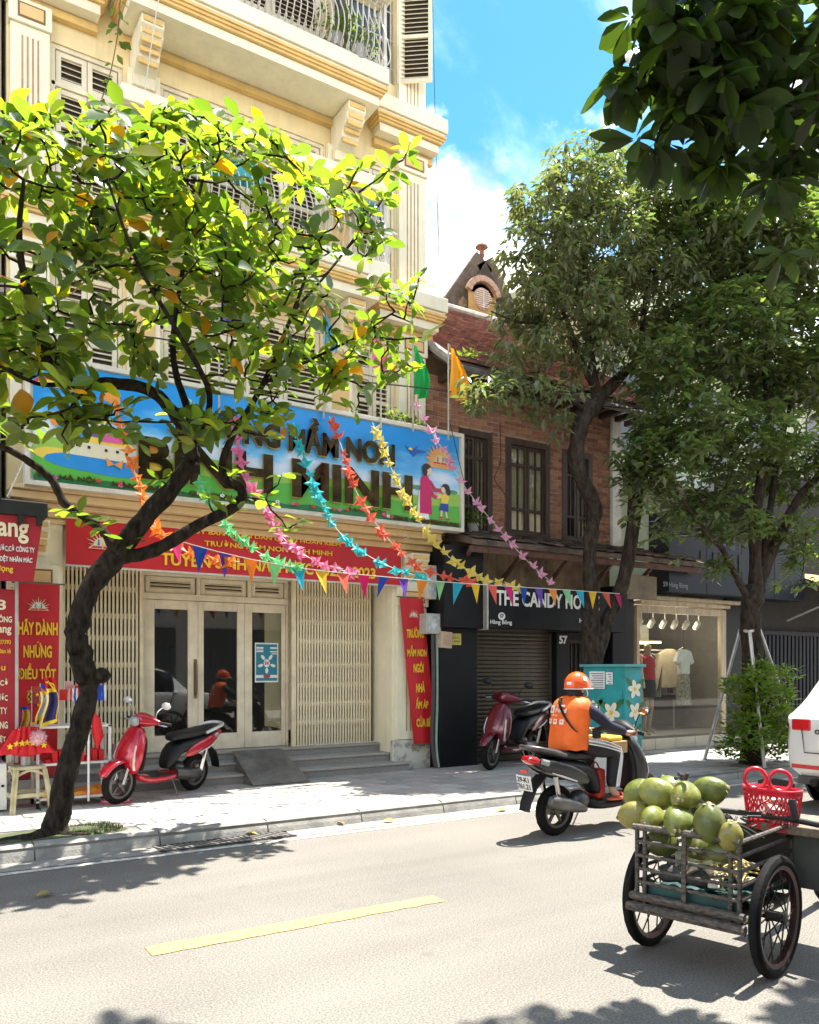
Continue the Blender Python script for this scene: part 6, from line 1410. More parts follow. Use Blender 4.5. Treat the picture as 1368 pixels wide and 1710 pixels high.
    for y, hx, hz, a_ in ((-.26, .025, .025, 0), (-.16, .06, .05, 0), (-.08, .1, .085, 0), (0, .12, .1, 0), (.08, .1, .085, 0), (.16, .06, .05, 0), (.26, .025, .025, 0)):
        rg.append([(1.0 - .09 * abs(y) / .26 + hx * math.cos(t), y, .995 + .02 * (1 - abs(y) / .26) + hz * math.sin(t)) for t in [6.283 * (j + .5) / 12 for j in range(12)]])
    s.rings(rg); s.build('handlebar_cowl', paint if style != 'black' else M_plas, t_, smooth=True, sub=1)
    s = MB()
    if style == 'lead': s.loft([(1.08, 1.0, 0, .095, .075), (1.125, .995, -10, .082, .064), (1.14, .99, -10, .03, .02)], 14, 2.2)
    else: s.loft([(1.14, .70, 20, .12, .05), (1.19, .675, 15, .1, .045), (1.205, .67, 15, .04, .02)], 14, 2.2)
    s.build('headlight', M_lens, t_, smooth=True, sub=1)
    for sg in (-1, 1):
        s = MB(); s.tube([(.92, sg * .24, .995), (.86, sg * .37, .985)], .019, 10); s.build('grip', M_plas, t_, smooth=True)
        s = MB(); s.tube(curve_pts([(.97, sg * .22, .99), (1.0, sg * .3, .985), (.96, sg * .4, .975)], 4), .008, 6); s.build('brake_lever', M_chr, t_, smooth=True)
        s = MB(); s.tube(curve_pts([(.95, sg * .19, 1.0), (.96, sg * .22, 1.12), (.93, sg * .29, 1.2)], 5), .007, 6); mi = s.build('mirror', M_chr if style == 'lead' else M_plas, t_, smooth=True)
        s = MB(); s.ell((.93, sg * .33, 1.215), (.022, .075, .045), 14, 8); s.build('mirror_shell', M_plas if style != 'lead' else M_silv, mi, smooth=True); s = MB(); s.ell((.914, sg * .33, 1.215), (.01, .066, .038), 14, 8); s.build('mirror_face', M_mir, mi, smooth=True)
    if plate:
        Mx = Matrix.Translation((-.425, 0, .55)) @ Matrix.Rotation(R(-14), 4, 'Y')
        s = MB(); s.box(-.004, .004, -.095, .095, -.075, .075, Mx); p_ = s.build('number_plate', mat('plate_white', (.7, .7, .66), .45, var=.05), t_, bevel=.003)
        for st, z_ in (('29-K1', .034), ('761.21', -.034)):
            me = text_mesh('plate_lettering', st, .07, mat('plate_black', (.015, .015, .015), .5, var=0), ext=.001, bold=.0015, sx=.95); o = link('plate_lettering', me, p_); o.matrix_local = Mx @ Matrix.Translation((-.007, 0, z_)) @ Euler((R(90), 0, R(-90))).to_matrix().to_4x4()
        s = MB(); s.box(-.44, -.42, -.045, .045, .645, .68); s.build('plate_reflector', M_redl, t_)
    return t_
P_red = mat('scooter_red', (.42, .006, .02), .22, var=.06, scale=2, coat=.6, metal=.15); P_mar = mat('scooter_maroon', (.12, .006, .014), .22, var=.08, coat=.6, metal=.2); P_blk = mat('scooter_graphite', (.018, .018, .0185), .35, var=.25, coat=.2, scale=3)
scooter('bright red scooter parked on its stand before the granite steps', P_red, (3.0, 9.42, .12), R(180 + 29), 'lead', lean=R(-6), size=.87)
scooter('dark maroon scooter parked facing the street before the roller shutter', P_mar, (8.25, 9.55, .12), R(180 + 24), 'sh', lean=R(-5))
RSX, RSY, RRZ, RSS = 5.2, 5.66, R(4), .94
scooter('graphite scooter ridden along the road by the orange vested rider', P_blk, (RSX, RSY, 0), RRZ, 'black', lean=R(1), plate=True, grab=M_alu, size=RSS)
# cargo on the ridden scooter
cg = T('delivery_parcel', 'brown carton with a yellow wrapped packet carried before the rider', 'parcel', (RSX, RSY, 0), rz=RRZ)
s = MB(); s.box(.62, .86, -.2, .12, .78, .9); s.build('carton', mat('carton', (.42, .27, .13), .8), cg, bevel=.006); s = MB(); s.box(.56, .8, -.19, .1, .903, .955); s.build('yellow_packet', mat('yellow_wrap', (.8, .55, .05), .4), cg, bevel=.02)
rb_ = T('red_bag', 'upright red bag standing on the footboard between the rider\'s legs', 'bag', (RSX, RSY, 0), rz=RRZ)
s = MB(); s.box(.54, .66, -.09, .12, .312, .62); s.build('bag', mat('red_bag_cloth', (.45, .03, .015), .6), rb_, bevel=.03); s = MB(); s.tube(curve_pts([(.6, -.06, .6), (.6, 0, .68), (.6, .08, .6)], 5), .008, 6); s.build('strap', MATS['red_bag_cloth'], rb_)
# ------------------------------------------------------------------ the rider
RD = T('person', 'rider in an orange vest, orange helmet and striped black trousers on the scooter', 'person', (RSX, RSY, 0), rz=RRZ)
M_skin = mat('skin', (.42, .24, .16), .5, var=.08); M_navy = mat('navy_jersey', (.008, .008, .026), .75, var=.25, bump=.3, bscale=30); M_trk = mat('black_tracksuit', (.006, .006, .0065), .7, var=.3, bump=.4, bscale=18); M_vest = mat('orange_vest', (.80, .13, .008), .65, var=.12, scale=5, bump=.8, bscale=11)
for q in (cg, rb_, RD): q.scale = (RSS,) * 3
J = dict(p=(.2, 0, .90, .12), w=(.22, 0, 1.05, .115), c=(.26, 0, 1.22, .12), n=(.29, 0, 1.36, .05), h0=(.31, 0, 1.43, .07), h1=(.315, 0, 1.50, .075))
E_ = [('p', 'w'), ('w', 'c'), ('c', 'n'), ('n', 'h0'), ('h0', 'h1')]
for sd, sg in (('l', 1), ('r', -1)):
    J.update({sd + 'th': (.3, sg * .11, .86, .09), sd + 'kn': (.68, sg * .17, .80, .062), sd + 'an': (.66, sg * .16, .40, .04), sd + 'to': (.76, sg * .165, .345, .034), sd + 'sh': (.25, sg * .16, 1.28, .04), sd + 'el': (.47, sg * .27, 1.08, .034), sd + 'wr': (.74, sg * .27, 1.0, .03)})
    E_ += [('p', sd + 'th'), (sd + 'th', sd + 'kn'), (sd + 'kn', sd + 'an'), (sd + 'an', sd + 'to'), ('c', sd + 'sh'), (sd + 'sh', sd + 'el'), (sd + 'el', sd + 'wr')]
body = skin_body('body', J, E_, M_skin, RD, 'p')
for sg in (1, -1):       # hands: palm and five bent fingers closed on the grip
    s = MB(); s.ell((.80, sg * .275, .995), (.05, .042, .022), 10, 7, None)
    for f_ in range(4):
        y = sg * (.245 + .021 * f_); L_ = (.045, .052, .05, .04)[f_]; s.tube(curve_pts([(.82, y, 1.0), (.82 + L_, y, 1.0), (.83 + L_, y, .975), (.815 + L_ * .6, y, .958)], 4), [.0095] * 12 + [.008], 7)
    s.tube(curve_pts([(.79, sg * .235, .985), (.82, sg * .225, .965), (.86, sg * .235, .955)], 4), .0105, 7); s.build('hand', M_skin, body, smooth=True)
tr = {k: (v[0], v[1], v[2], v[3] + .018) for k, v in J.items() if k[1:] in ('th', 'kn', 'an') or k in ('p', 'w')}; tr['p'] = (*J['p'][:3], .155); tr['w'] = (.21, 0, 1.0, .14); tr['lan'] = (.66, .16, .42, .062); tr['ran'] = (.66, -.16, .42, .062)
skin_body('trousers', tr, [('w', 'p'), ('p', 'lth'), ('lth', 'lkn'), ('lkn', 'lan'), ('p', 'rth'), ('rth', 'rkn'), ('rkn', 'ran')], M_trk, RD, 'p')
for sg in (-1, 1):
    s = MB()
    for k in range(3):
        dz = .03 * (k - 1); s.tube(curve_pts([(.26, sg * .215, .93 + dz), (.45, sg * .232, .895 + dz), (.66, sg * .248, .835 + dz * .8), (.735 - .01 * k, sg * .235, .79 + dz * .5), (.715 - .02 * k, sg * .232, .60), (.69 - .02 * k, sg * .228, .45)], 5), .0065, 5)
    s.build('trouser_stripes', mat('white_stripe', (.7, .7, .7), .7), RD)
sl = {k: (v[0], v[1], v[2], v[3] + .016) for k, v in J.items() if k in ('c', 'lsh', 'lel', 'lwr', 'rsh', 'rel', 'rwr', 'n')}; sl['n'] = (.285, 0, 1.35, .062); sl['lsh'] = (.25, .175, 1.28, .088); sl['rsh'] = (.25, -.175, 1.28, .088)
skin_body('jersey', sl, [('c', 'n'), ('c', 'lsh'), ('lsh', 'lel'), ('lel', 'lwr'), ('c', 'rsh'), ('rsh', 'rel'), ('rel', 'rwr')], M_navy, RD, 'c')
VR = [(.84, .19, .20, .16), (.90, .19, .205, .17), (.98, .20, .205, .16), (1.08, .215, .205, .155), (1.18, .23, .215, .155), (1.27, .245, .215, .145), (1.33, .265, .19, .12), (1.365, .28, .09, .08)]
def vest_at(z):
    for a, b in zip(VR, VR[1:]):
        if a[0] <= z <= b[0]: t = (z - a[0]) / (b[0] - a[0]); return [a[i] + (b[i] - a[i]) * t for i in range(4)]
    return VR[0] if z < VR[0][0] else VR[-1]
def vest_x(y, z): _, cx, ry, rx = vest_at(z); q = max(0, 1 - (abs(y) / ry) ** 2.4) ** (1 / 2.4); return cx - rx * q
s = MB(); rg = []
for k, (z, cx, ry, rx) in enumerate(VR):
    ring = []
    for j in range(26):
        t = 6.28318 * j / 26; c_, s_ = math.cos(t), math.sin(t); ring.append((cx + math.copysign(abs(c_) ** (2 / 2.4), c_) * rx * (1 + .012 * math.sin(j * 3.1 + k)), math.copysign(abs(s_) ** (2 / 2.4), s_) * ry, z + .008 * math.sin(j * 1.7)))
    rg.append(ring)
s.rings(rg, False); s.v = [tuple(Vector(p) + Vector((1, .5, .3)) * .016 * mnoise.noise(Vector((p[0] * 9, p[1] * 9, p[2] * 14)))) for p in s.v]; vest = s.build('vest', M_vest, RD, smooth=2, sub=1)
def vest_print(st, y, z, w_, h_, m_=M_letw, **kw):
    me = text_mesh('vest_print', st, 1, m_, ext=0.0, bold=.02, **kw); xs = [v.co.x for v in me.vertices]; ys = [v.co.y for v in me.vertices]; x0, x1, y0, y1 = min(xs), max(xs), min(ys), max(ys)
    for v in me.vertices:
        yy = y - ((v.co.x - x0) / (x1 - x0) - .5) * w_; zz = z + ((v.co.y - y0) / (y1 - y0) - .5) * h_; v.co = (vest_x(yy, zz) - .014, yy, zz)
    link('vest_print', me, vest)
def vest_patch(y, z, w_, h_, m_=M_letw, name='vest_print', d=.008):
    s = MB(); n = 5; vs = []
    for j in range(n):
        for i in range(n): yy = y - (i / (n - 1) - .5) * w_; zz = z + (j / (n - 1) - .5) * h_; vs.append((vest_x(yy, zz) - d - .007, yy, zz))
    s.add(vs, [(j * n + i, j * n + i + 1, (j + 1) * n + i + 1, (j + 1) * n + i) for j in range(n - 1) for i in range(n - 1)]); s.build(name, m_, vest, smooth=2)
vest_patch(.115, 1.235, .07, .075); vest_patch(.115, 1.23, .03, .035, M_vest, d=.011)
vest_print('Shopee', -.0, 1.272, .105, .032); vest_print('Food', -.01, 1.228, .14, .045); vest_print('đối tác', .06, 1.18, .08, .018)
for k in range(3): vest_patch(.13 - .085 * k, 1.115, .05, .05); vest_patch(.13 - .085 * k, 1.12, .02, .02, M_vest, d=.011)
s = MB(); pts = [(vest_x(y, z) - .012, y, z) for y, z in [(.07 - .26 * i / 10, 1.345 - .33 * i / 10) for i in range(11)]]; s.rings([[(p[0], p[1] - .02, p[2]), (p[0], p[1] + .02, p[2] + .01), (p[0] - .006, p[1] + .02, p[2] + .01), (p[0] - .006, p[1] - .02, p[2])] for p in pts]); s.build('shoulder_strap', M_blk, RD)
s = MB(); s.box(.3, .4, -.255, -.205, .95, 1.05); s.build('waist_bag', M_blk, RD, bevel=.02)
s = MB(); s.loft([(.27, 1.32, 85, .085, .08), (.29, 1.39, 80, .082, .085), (.315, 1.46, 80, .1, .11)], 14, 2.1); s.build('dark_hood', mat('hood_black', (.015, .012, .018), .8), RD, smooth=True, sub=1)
M_hel = mat('helmet_orange', (.82, .10, .008), .25, coat=.4, var=.04); s = MB(); rg = []
for i in range(9):
    a = R(-16 + 106 * i / 8); a = min(a, R(88)); rg.append([(.32 + .142 * math.cos(a) * math.cos(t) + (.05 if i == 0 and math.cos(t) > .3 else 0), .118 * math.cos(a) * math.sin(t), 1.475 + .135 * math.sin(a)) for t in [6.28318 * j / 24 for j in range(24)]])
s.rings(rg); hel = s.build('helmet', M_hel, RD, smooth=True)
s = MB(); s.tube([(.32 + .140 * math.cos(t) + (.05 if math.cos(t) > .3 else 0), .117 * math.sin(t), 1.437) for t in [6.28318 * j / 24 for j in range(25)]], .006, 6); s.build('helmet_rim', M_silv, hel)
s = MB(); s.tube(curve_pts([(.34, -.11, 1.43), (.38, -.085, 1.37), (.4, 0, 1.345), (.38, .085, 1.37), (.34, .11, 1.43)], 5), .006, 5); s.build('chin_strap', M_letw, hel)
def helmet_patch(az, el, w_, h_, m_):
    s = MB(); n = 5; vs = []
    for j in range(n):
        for i in range(n): t = az + (i / (n - 1) - .5) * w_; a = el + (j / (n - 1) - .5) * h_; vs.append((.32 + .145 * math.cos(a) * math.cos(t), .121 * math.cos(a) * math.sin(t), 1.475 + .138 * math.sin(a)))
    s.add(vs, [(j * n + i, j * n + i + 1, (j + 1) * n + i + 1, (j + 1) * n + i) for j in range(n - 1) for i in range(n - 1)]); s.build('helmet_sticker', m_, hel, smooth=2)
helmet_patch(R(-90), R(28), .35, .35, M_letw); helmet_patch(R(-170), R(8), .45, .22, M_letw); helmet_patch(R(-90), R(26), .12, .14, M_hel)
s = MB(); s.ell((.41, 0, 1.415), (.022, .02, .02), 8, 6); s.ell((.395, .035, 1.45), (.012, .014, .009), 8, 6); s.ell((.395, -.035, 1.45), (.012, .014, .009), 8, 6); s.ell((.385, 0, 1.375), (.02, .028, .008), 8, 6)
for sg in (-1, 1): s.ell((.31, sg * .085, 1.43), (.022, .012, .032), 8, 6)
s.build('face_features', M_skin, body, smooth=True)
for sg in (-1, 1):
    s = MB(); s.loft([(.62, .318, 180, .035, .012), (.7, .316, 180, .045, .014), (.8, .316, 180, .05, .014), (.86, .318, 180, .035, .012)], 10, 2.6, y0=sg * .165); s.build('sandal', mat('orange_sandal', (.7, .1, .05), .5), RD, smooth=True)
    s = MB()
    for x in (.72, .78): s.tube(curve_pts([(x, sg * .165 - .05, .325), (x + .01, sg * .165, .382), (x, sg * .165 + .05, .325)], 5), .009, 6)
    s.build('sandal_strap', MATS['orange_sandal'], RD)
# ------------------------------------------------------------------ cars
M_carw = mat('car_white', (.72, .71, .68), .2, var=.02, coat=.8); M_carg = mat('car_glass', (.012, .014, .015), .04, var=0, spec=.8)
def car(label, loc, rz, suv=True, group=None):
    t_ = T('car', label, 'car', loc, group, rz)
    # stations along the length (x forward from the tail), half profile from sill to roof centre
    ST_ = [(.0, .42, .80, .95, .80, .99, .76), (.06, .36, .86, 1.0, .84, 1.06, .78), (.22, .30, .90, 1.03, .86, 1.2, .76), (.55, .26, .91, 1.05, .86, 1.62, .62), (1.2, .25, .915, 1.05, .87, 1.68, .64), (2.0, .25, .915, 1.03, .87, 1.68, .64), (2.7, .25, .915, 1.01, .87, 1.6, .64), (3.35, .25, .91, 1.0, .86, 1.08, .72), (3.9, .26, .90, .95, .84, 1.0, .7), (4.2, .3, .87, .86, .8, .9, .66), (4.36, .38, .78, .74, .72, .78, .58)]
    k = 4; xs = curve_pts([tuple(q[:4]) for q in ST_], k); ys = curve_pts([(q[4], q[5], q[6]) for q in ST_], k); rg = []
    for a, b in zip(xs, ys):
        x, zb, w_, zbelt = a; wb, zr, wr = b
        zr = max(zr, zbelt + .02)
        half = [(0, zb), (w_ * .8, zb), (w_ * .97, zb + .07), (w_, zb + .22), (w_, (zb + zbelt) / 2 + .05), (w_ * .985, zbelt - .08), (wb + .02, zbelt), (wb, zbelt + .025), (wb * .45 + wr * .55, zbelt * .4 + zr * .6), (wr + .02, zr - .06), (wr * .85, zr - .012), (wr * .45, zr), (0, zr)]
        rg.append([(x, y, z) for y, z in half] + [(x, -y, z) for y, z in half[-2:0:-1]])
    n = len(rg[0]); B, G = MB(), MB()
    allv = [p for r_ in rg for p in r_]
    bf, gf = [], []
    for i in range(len(rg) - 1):
        for j in range(n):
            q = (i * n + j, i * n + (j + 1) % n, (i + 1) * n + (j + 1) % n, (i + 1) * n + j); jj = j if j < 13 else n - 1 - j
            xm_ = (rg[i][j][0] + rg[i + 1][j][0]) / 2
            side = jj in (7, 8) and .95 < xm_ < 2.95 and not (1.68 < xm_ < 1.8)
            rear = jj in (10, 11) and .26 < xm_ < .5
            front = jj in (9, 10, 11) and 2.75 < xm_ < 3.3
            (gf if side or rear or front else bf).append(q)
    bf += [tuple(range(n - 1, -1, -1)), tuple(range((len(rg) - 1) * n, len(rg) * n))]
    B.add(allv, bf); B.build('body', M_carw, t_, smooth=True, angle=50); G.add(allv, gf); G.build('windows', M_carg, t_, smooth=True, angle=50)
    for x in (.85, 3.45):
        for sg in (-1, 1):
            wheel('wheel', t_, (x, sg * .80, .33), .33, .21, arms=8); s = MB(); s.lathe([(.385, 0), (.385, .03)], 28, Matrix.Translation((x, sg * (.918), .34)) @ Matrix.Rotation(R(90 * sg), 4, 'X')); s.build('wheel_arch', M_plas, t_)
    for sg in (-1, 1):
        s = MB(); s.prism([(-.02, sg * .56), (-.015, sg * .76), (.07, sg * .865), (.26, sg * .925), (.26, sg * .8), (.08, sg * .56)], .86, .985, 'xy'); s.build('tail_light', M_redl, t_, bevel=.012)
        s = MB(); s.box(4.18, 4.3, sg * .5, sg * .8, .7, .8); s.build('headlight', M_lens, t_, bevel=.02)
        s = MB(); s.box(-.006, .03, sg * .45, sg * .78, .44, .485); s.build('bumper_reflector', M_redl, t_, bevel=.004)
        s = MB(); s.tube([(-.02, sg * .52, .30), (.2, sg * .52, .30)], .045, 12); s.build('tailpipe', M_plas, t_)
        s = MB(); s.ell((2.85, sg * .98, 1.02), (.07, .1, .06)); s.build('wing_mirror', M_carw, t_, smooth=True)
    s = MB(); s.tube([(-.012, -.66, .9), (-.02, -.62, .62), (-.02, .62, .62), (-.012, .66, .9)], .006, 5); s.build('tailgate_seam', M_plas, t_)
    s = MB(); s.box(-.03, 0, -.26, .26, .68, .79); s.build('plate', M_letw, t_); s = MB(); s.box(-.014, .01, -.3, .3, .86, .89); s.build('chrome_strip', M_chr, t_)
    s = MB(); s.box(.02, .1, -.72, .72, .27, .36); s.build('skid_plate', M_alu, t_, bevel=.01)
    text('badge', 'O', .07, M_alu, t_, (-.012, .48, .85), (R(90), 0, R(-90)), ext=.004, bold=.003)
    return t_
car('white sport utility car driving away at the picture edge', (8.5, 4.62, 0), R(1))
pc_ = car('white parked car beside the photographer, reflected in the glass doors', (2.65 + .45, .8, 0), R(0))
pc_.scale = (.93, .93, .93)
# ------------------------------------------------------------------ coconut cart
CA = T('coconut_cart', 'weathered pedal cart with a slatted wooden front box and spoked wheels', 'cart', (3.43, 2.76, 0), world=True)
M_bam = mat('weathered_wood', (.018, .014, .011), .6, col2=(.115, .09, .066), scale=28, stretch=(1, 1, 3), bump=.7, bscale=60); M_fr = mat('rusty_frame', (.022, .018, .015), .6, metal=.3, var=.4, scale=8)
cx0, cx1, cy0, cy1, cz0, cz1 = 3.43, 4.1, 2.485, 3.035, .34, .70; PIV = (3.43, 2.76, 0)
def cyl(name, pts, r_, m_=M_bam, parent=CA, n=8): s = MB(); s.tube(pts, r_, n); return s.build(name, m_, parent, smooth=True)
for y in (cy0, cy0 + .045, cy1 - .045, cy1): cyl('post', [(cx0, y, cz0 - .06), (cx0 + .0, y, cz1 + .01)], .0125)
for y in (cy0, cy1): cyl('post', [(cx1, y, cz0 - .04), (cx1, y, cz1)], .0125)
cyl('rail', [(cx0 - .02, cy0 - .01, cz1 + .005), (cx0 - .03, (cy0 + cy1) / 2, cz1 + .012), (cx0 - .02, cy1 + .01, cz1 + .005)], .018)
cyl('rail', [(cx0 - .015, cy0 - .03, cz0), (cx0 - .015, cy1 + .03, cz0)], .022); cyl('rail', [(cx0 - .03, cy0 - .04, cz0 - .055), (cx0 - .03, cy1 + .04, cz0 - .055)], .026)
for y in (cy0, cy1): cyl('rail', [(cx0, y, cz1), (cx1 + .1, y, cz1)], .0125); cyl('rail', [(cx0, y, cz0 - .03), (cx1 + .1, y, cz0 - .03)], .022)
for z in (.415, .485, .555, .63): 
    s = MB(); s.box(cx0 - .012, cx0 + .006, cy0, cy1, z - .009, z + .009); s.build('slat', M_bam, CA, bevel=.004)
    for y in (cy0, cy1): s = MB(); s.box(cx0, cx1, y - .008, y + .008, z - .009, z + .009); s.build('slat', M_bam, CA, bevel=.004)
for y in (2.765,): s = MB(); s.box(cx0 - .02, cx0 - .008, y - .013, y + .013, cz0, cz1); s.build('upright', M_bam, CA, bevel=.003)
s = MB(); s.box(cx1 - .01, cx1 + .008, cy0, cy1, cz0, cz1 - .03); s.build('back_board', M_fr, CA)
s = MB(); s.box(cx0 + .01, cx1 - .012, cy0 + .01, cy1 - .01, cz0 - .045, cz0 - .02); s.build('floor', M_bam, CA)
cyl('axle', [(3.69, 2.38, .3), (3.69, 3.08, .3)], .018, M_fr)
def cart_wheel(y, x=3.69):
    t_ = MB(); n, k, r_, w_ = 48, 10, .302, .056; rg = []
    for i in range(n):
        a = 6.28318 * i / n; ring = []
        for j in range(k): b = 6.28318 * j / k; rad = r_ - w_ / 2 + (w_ / 2) * math.cos(b) + (.003 if (i % 2) and abs(math.sin(b)) < .8 and math.cos(b) > 0 else 0); ring.append((x + rad * math.cos(a), y + w_ * .5 * math.sin(b), .302 + rad * math.sin(a)))
        rg.append(ring)
    t_.rings(rg, False, None, True); wo = t_.build('wheel', M_rub, CA, smooth=True)
    q = MB(); rm = .245; q.rings([[(x + rd * math.cos(6.28318 * i / 36), y + yy, .302 + rd * math.sin(6.28318 * i / 36)) for rd, yy in ((rm + .01, -.022), (rm + .01, .022), (rm - .012, .016), (rm - .012, -.016))] for i in range(36)], False, None, True); q.build('rim', mat('rim_maroon', (.07, .03, .028), .4, metal=.5, var=.3), wo, smooth=True)
    q = MB(); q.lathe([(.02, -.05), (.036, -.045), (.026, -.02), (.026, .02), (.036, .045), (.02, .05)], 14, Matrix.Translation((x, y, .302)) @ Matrix.Rotation(R(90), 4, 'X')); q.build('hub', M_fr, wo, smooth=True)
    for i in range(18):
        a = 6.28318 * i / 18; s = MB(); sg = 1 if i % 2 else -1
        s.tube([(x + .03 * math.cos(a + .5 * sg), y + .04 * sg, .302 + .03 * math.sin(a + .5 * sg)), (x + rm * math.cos(a), y, .302 + rm * math.sin(a))], .0042, 5); s.build('spoke', M_fr, wo)
cart_wheel(3.085); cart_wheel(2.41)
# saddle end of the cart: frame tubes, tool box, chain-side sheet
s = MB(); s.tube([(4.0, 2.68, .36), (4.6, 2.68, .34), (5.3, 2.68, .32)], .03, 10); s.tube([(4.02, 2.5, .66), (4.5, 2.66, .62), (4.75, 2.68, .34)], .02, 8); s.tube([(4.6, 2.68, .34), (4.5, 2.68, .8)], .022, 8); s.build('frame', M_fr, CA, smooth=True)
s = MB(); s.tube(curve_pts([(3.98, 2.3, .735), (4.02, 2.5, .74), (4.02, 2.85, .74), (3.98, 3.02, .735)], 5), .016, 8); s.build('push_bar', M_fr, CA, smooth=True)
s = MB(); s.box(4.02, 4.44, 2.2, 2.62, .655, .705); s.build('seat_board', mat('old_board', (.17, .13, .09), .75, var=.35, scale=4, stretch=(1, 6, 6)), CA, bevel=.008)
s = MB(); s.box(4.1, 4.42, 2.24, 2.58, .36, .654); s.build('tool_box', mat('grey_green_sheet', (.06, .065, .055), .6, var=.4, scale=3, metal=.2), CA, bevel=.01)
wheel('rear_wheel', CA, (5.3, 2.68, .3), .3, .05, arms=9, rimcol=M_fr)
s = MB(); s.loft([(4.62, .84, 180, .03, .02), (4.5, .86, 180, .09, .03), (4.4, .865, 180, .11, .035)], 10, y0=2.68); s.build('saddle', M_leath, CA, smooth=True)
s = MB(); s.tube([(3.95, 2.95, .70), (4.05, 2.75, .62)], .012, 6); s.build('brace', M_fr, CA)
# load: cloth, husks, straw
tp = T('green_tarpaulin', 'folded dark green tarpaulin lining the bottom of the cart box', 'tarpaulin', PIV, world=True); s = MB(); nx, ny = 16, 22; vs = []
for j in range(ny + 1):
    for i in range(nx + 1): u_, v = i / nx, j / ny; vs.append((cx0 + .02 + .62 * u_, cy0 + .02 + .51 * v, .335 + .055 * math.exp(-u_ * 8) + .03 * mnoise.noise((u_ * 5, v * 6, 0)) + .03))
s.add(vs, [(j * (nx + 1) + i, j * (nx + 1) + i + 1, (j + 1) * (nx + 1) + i + 1, (j + 1) * (nx + 1) + i) for j in range(ny) for i in range(nx)]); s.add([(cx0 + .02, cy0 + .02 + .51 * j / ny, .325) for j in range(ny + 1)] + [(cx0 + .014, cy0 + .02 + .51 * j / ny, .415 + .02 * math.sin(j)) for j in range(ny + 1)], [(j, j + 1, j + ny + 2, j + ny + 1) for j in range(ny)])
s.build('sheet', mat('green_tarp', (.005, .04, .036), .5, var=.35, scale=6), tp, smooth=2, recalc=False)
hk = T('cut_husk_heap', 'heap of cut husk pieces and papers inside the cart box', 'husks', PIV, world=True)
for k in range(16):
    s = MB(); p = Vector((random.uniform(3.5, 3.95), random.uniform(2.54, 2.84), random.uniform(.40, .5))); s.rings([[(q[0] * a, q[1] * a, z) for q in ((-.05, -.03), (.05, -.025), (.045, .03), (-.04, .028))] for a, z in ((1, 0), (.8, .02), (.3, .028))], True, Matrix.Translation(p) @ Euler((random.uniform(-.6, .6), random.uniform(-.6, .6), random.uniform(0, 6))).to_matrix().to_4x4())
    s.build('husk_piece', mat('husk_%d' % (k % 3), ((.55, .45, .3), (.42, .36, .14), (.6, .52, .42))[k % 3], .8, var=.25), hk)
s = MB()
for k in range(26): p = Vector((random.uniform(3.5, 3.9), random.uniform(2.52, 2.84), random.uniform(.45, .55))); d = Vector((random.uniform(-.1, .1), random.uniform(-.12, .12), random.uniform(-.03, .05))); s.tube(curve_pts([p - d, p + Vector((0, 0, .02)), p + d], 4), .005, 5)
s.build('stalks', mat('dry_stalk', (.45, .36, .12), .8, var=.3), hk)
bx = T('styrofoam_box', 'pale green foam box in the back of the cart box', 'box', PIV, world=True); s = MB(); s.box(3.78, 4.06, 2.78, 3.0, .37, .53); s.build('case', mat('pale_foam', (.45, .5, .38), .7, var=.15), bx, bevel=.01); s = MB(); s.box(3.77, 4.07, 2.77, 3.01, .531, .55); s.build('lid', mat('pale_foam_lid', (.5, .53, .42), .7), bx, bevel=.008)
gs = T('grey_sack', 'rolled dark grey sack lying on the tarpaulin', 'sack', PIV, world=True); s = MB(); s.tube(curve_pts([(3.56, 2.98, .44), (3.6, 2.86, .455), (3.56, 2.72, .45)], 5), [.03, .045, .05, .05, .048, .05, .05, .052, .05, .045, .03], 12); s.build('roll', mat('sack_grey', (.07, .07, .065), .8, var=.3, bump=.5), gs, smooth=True)
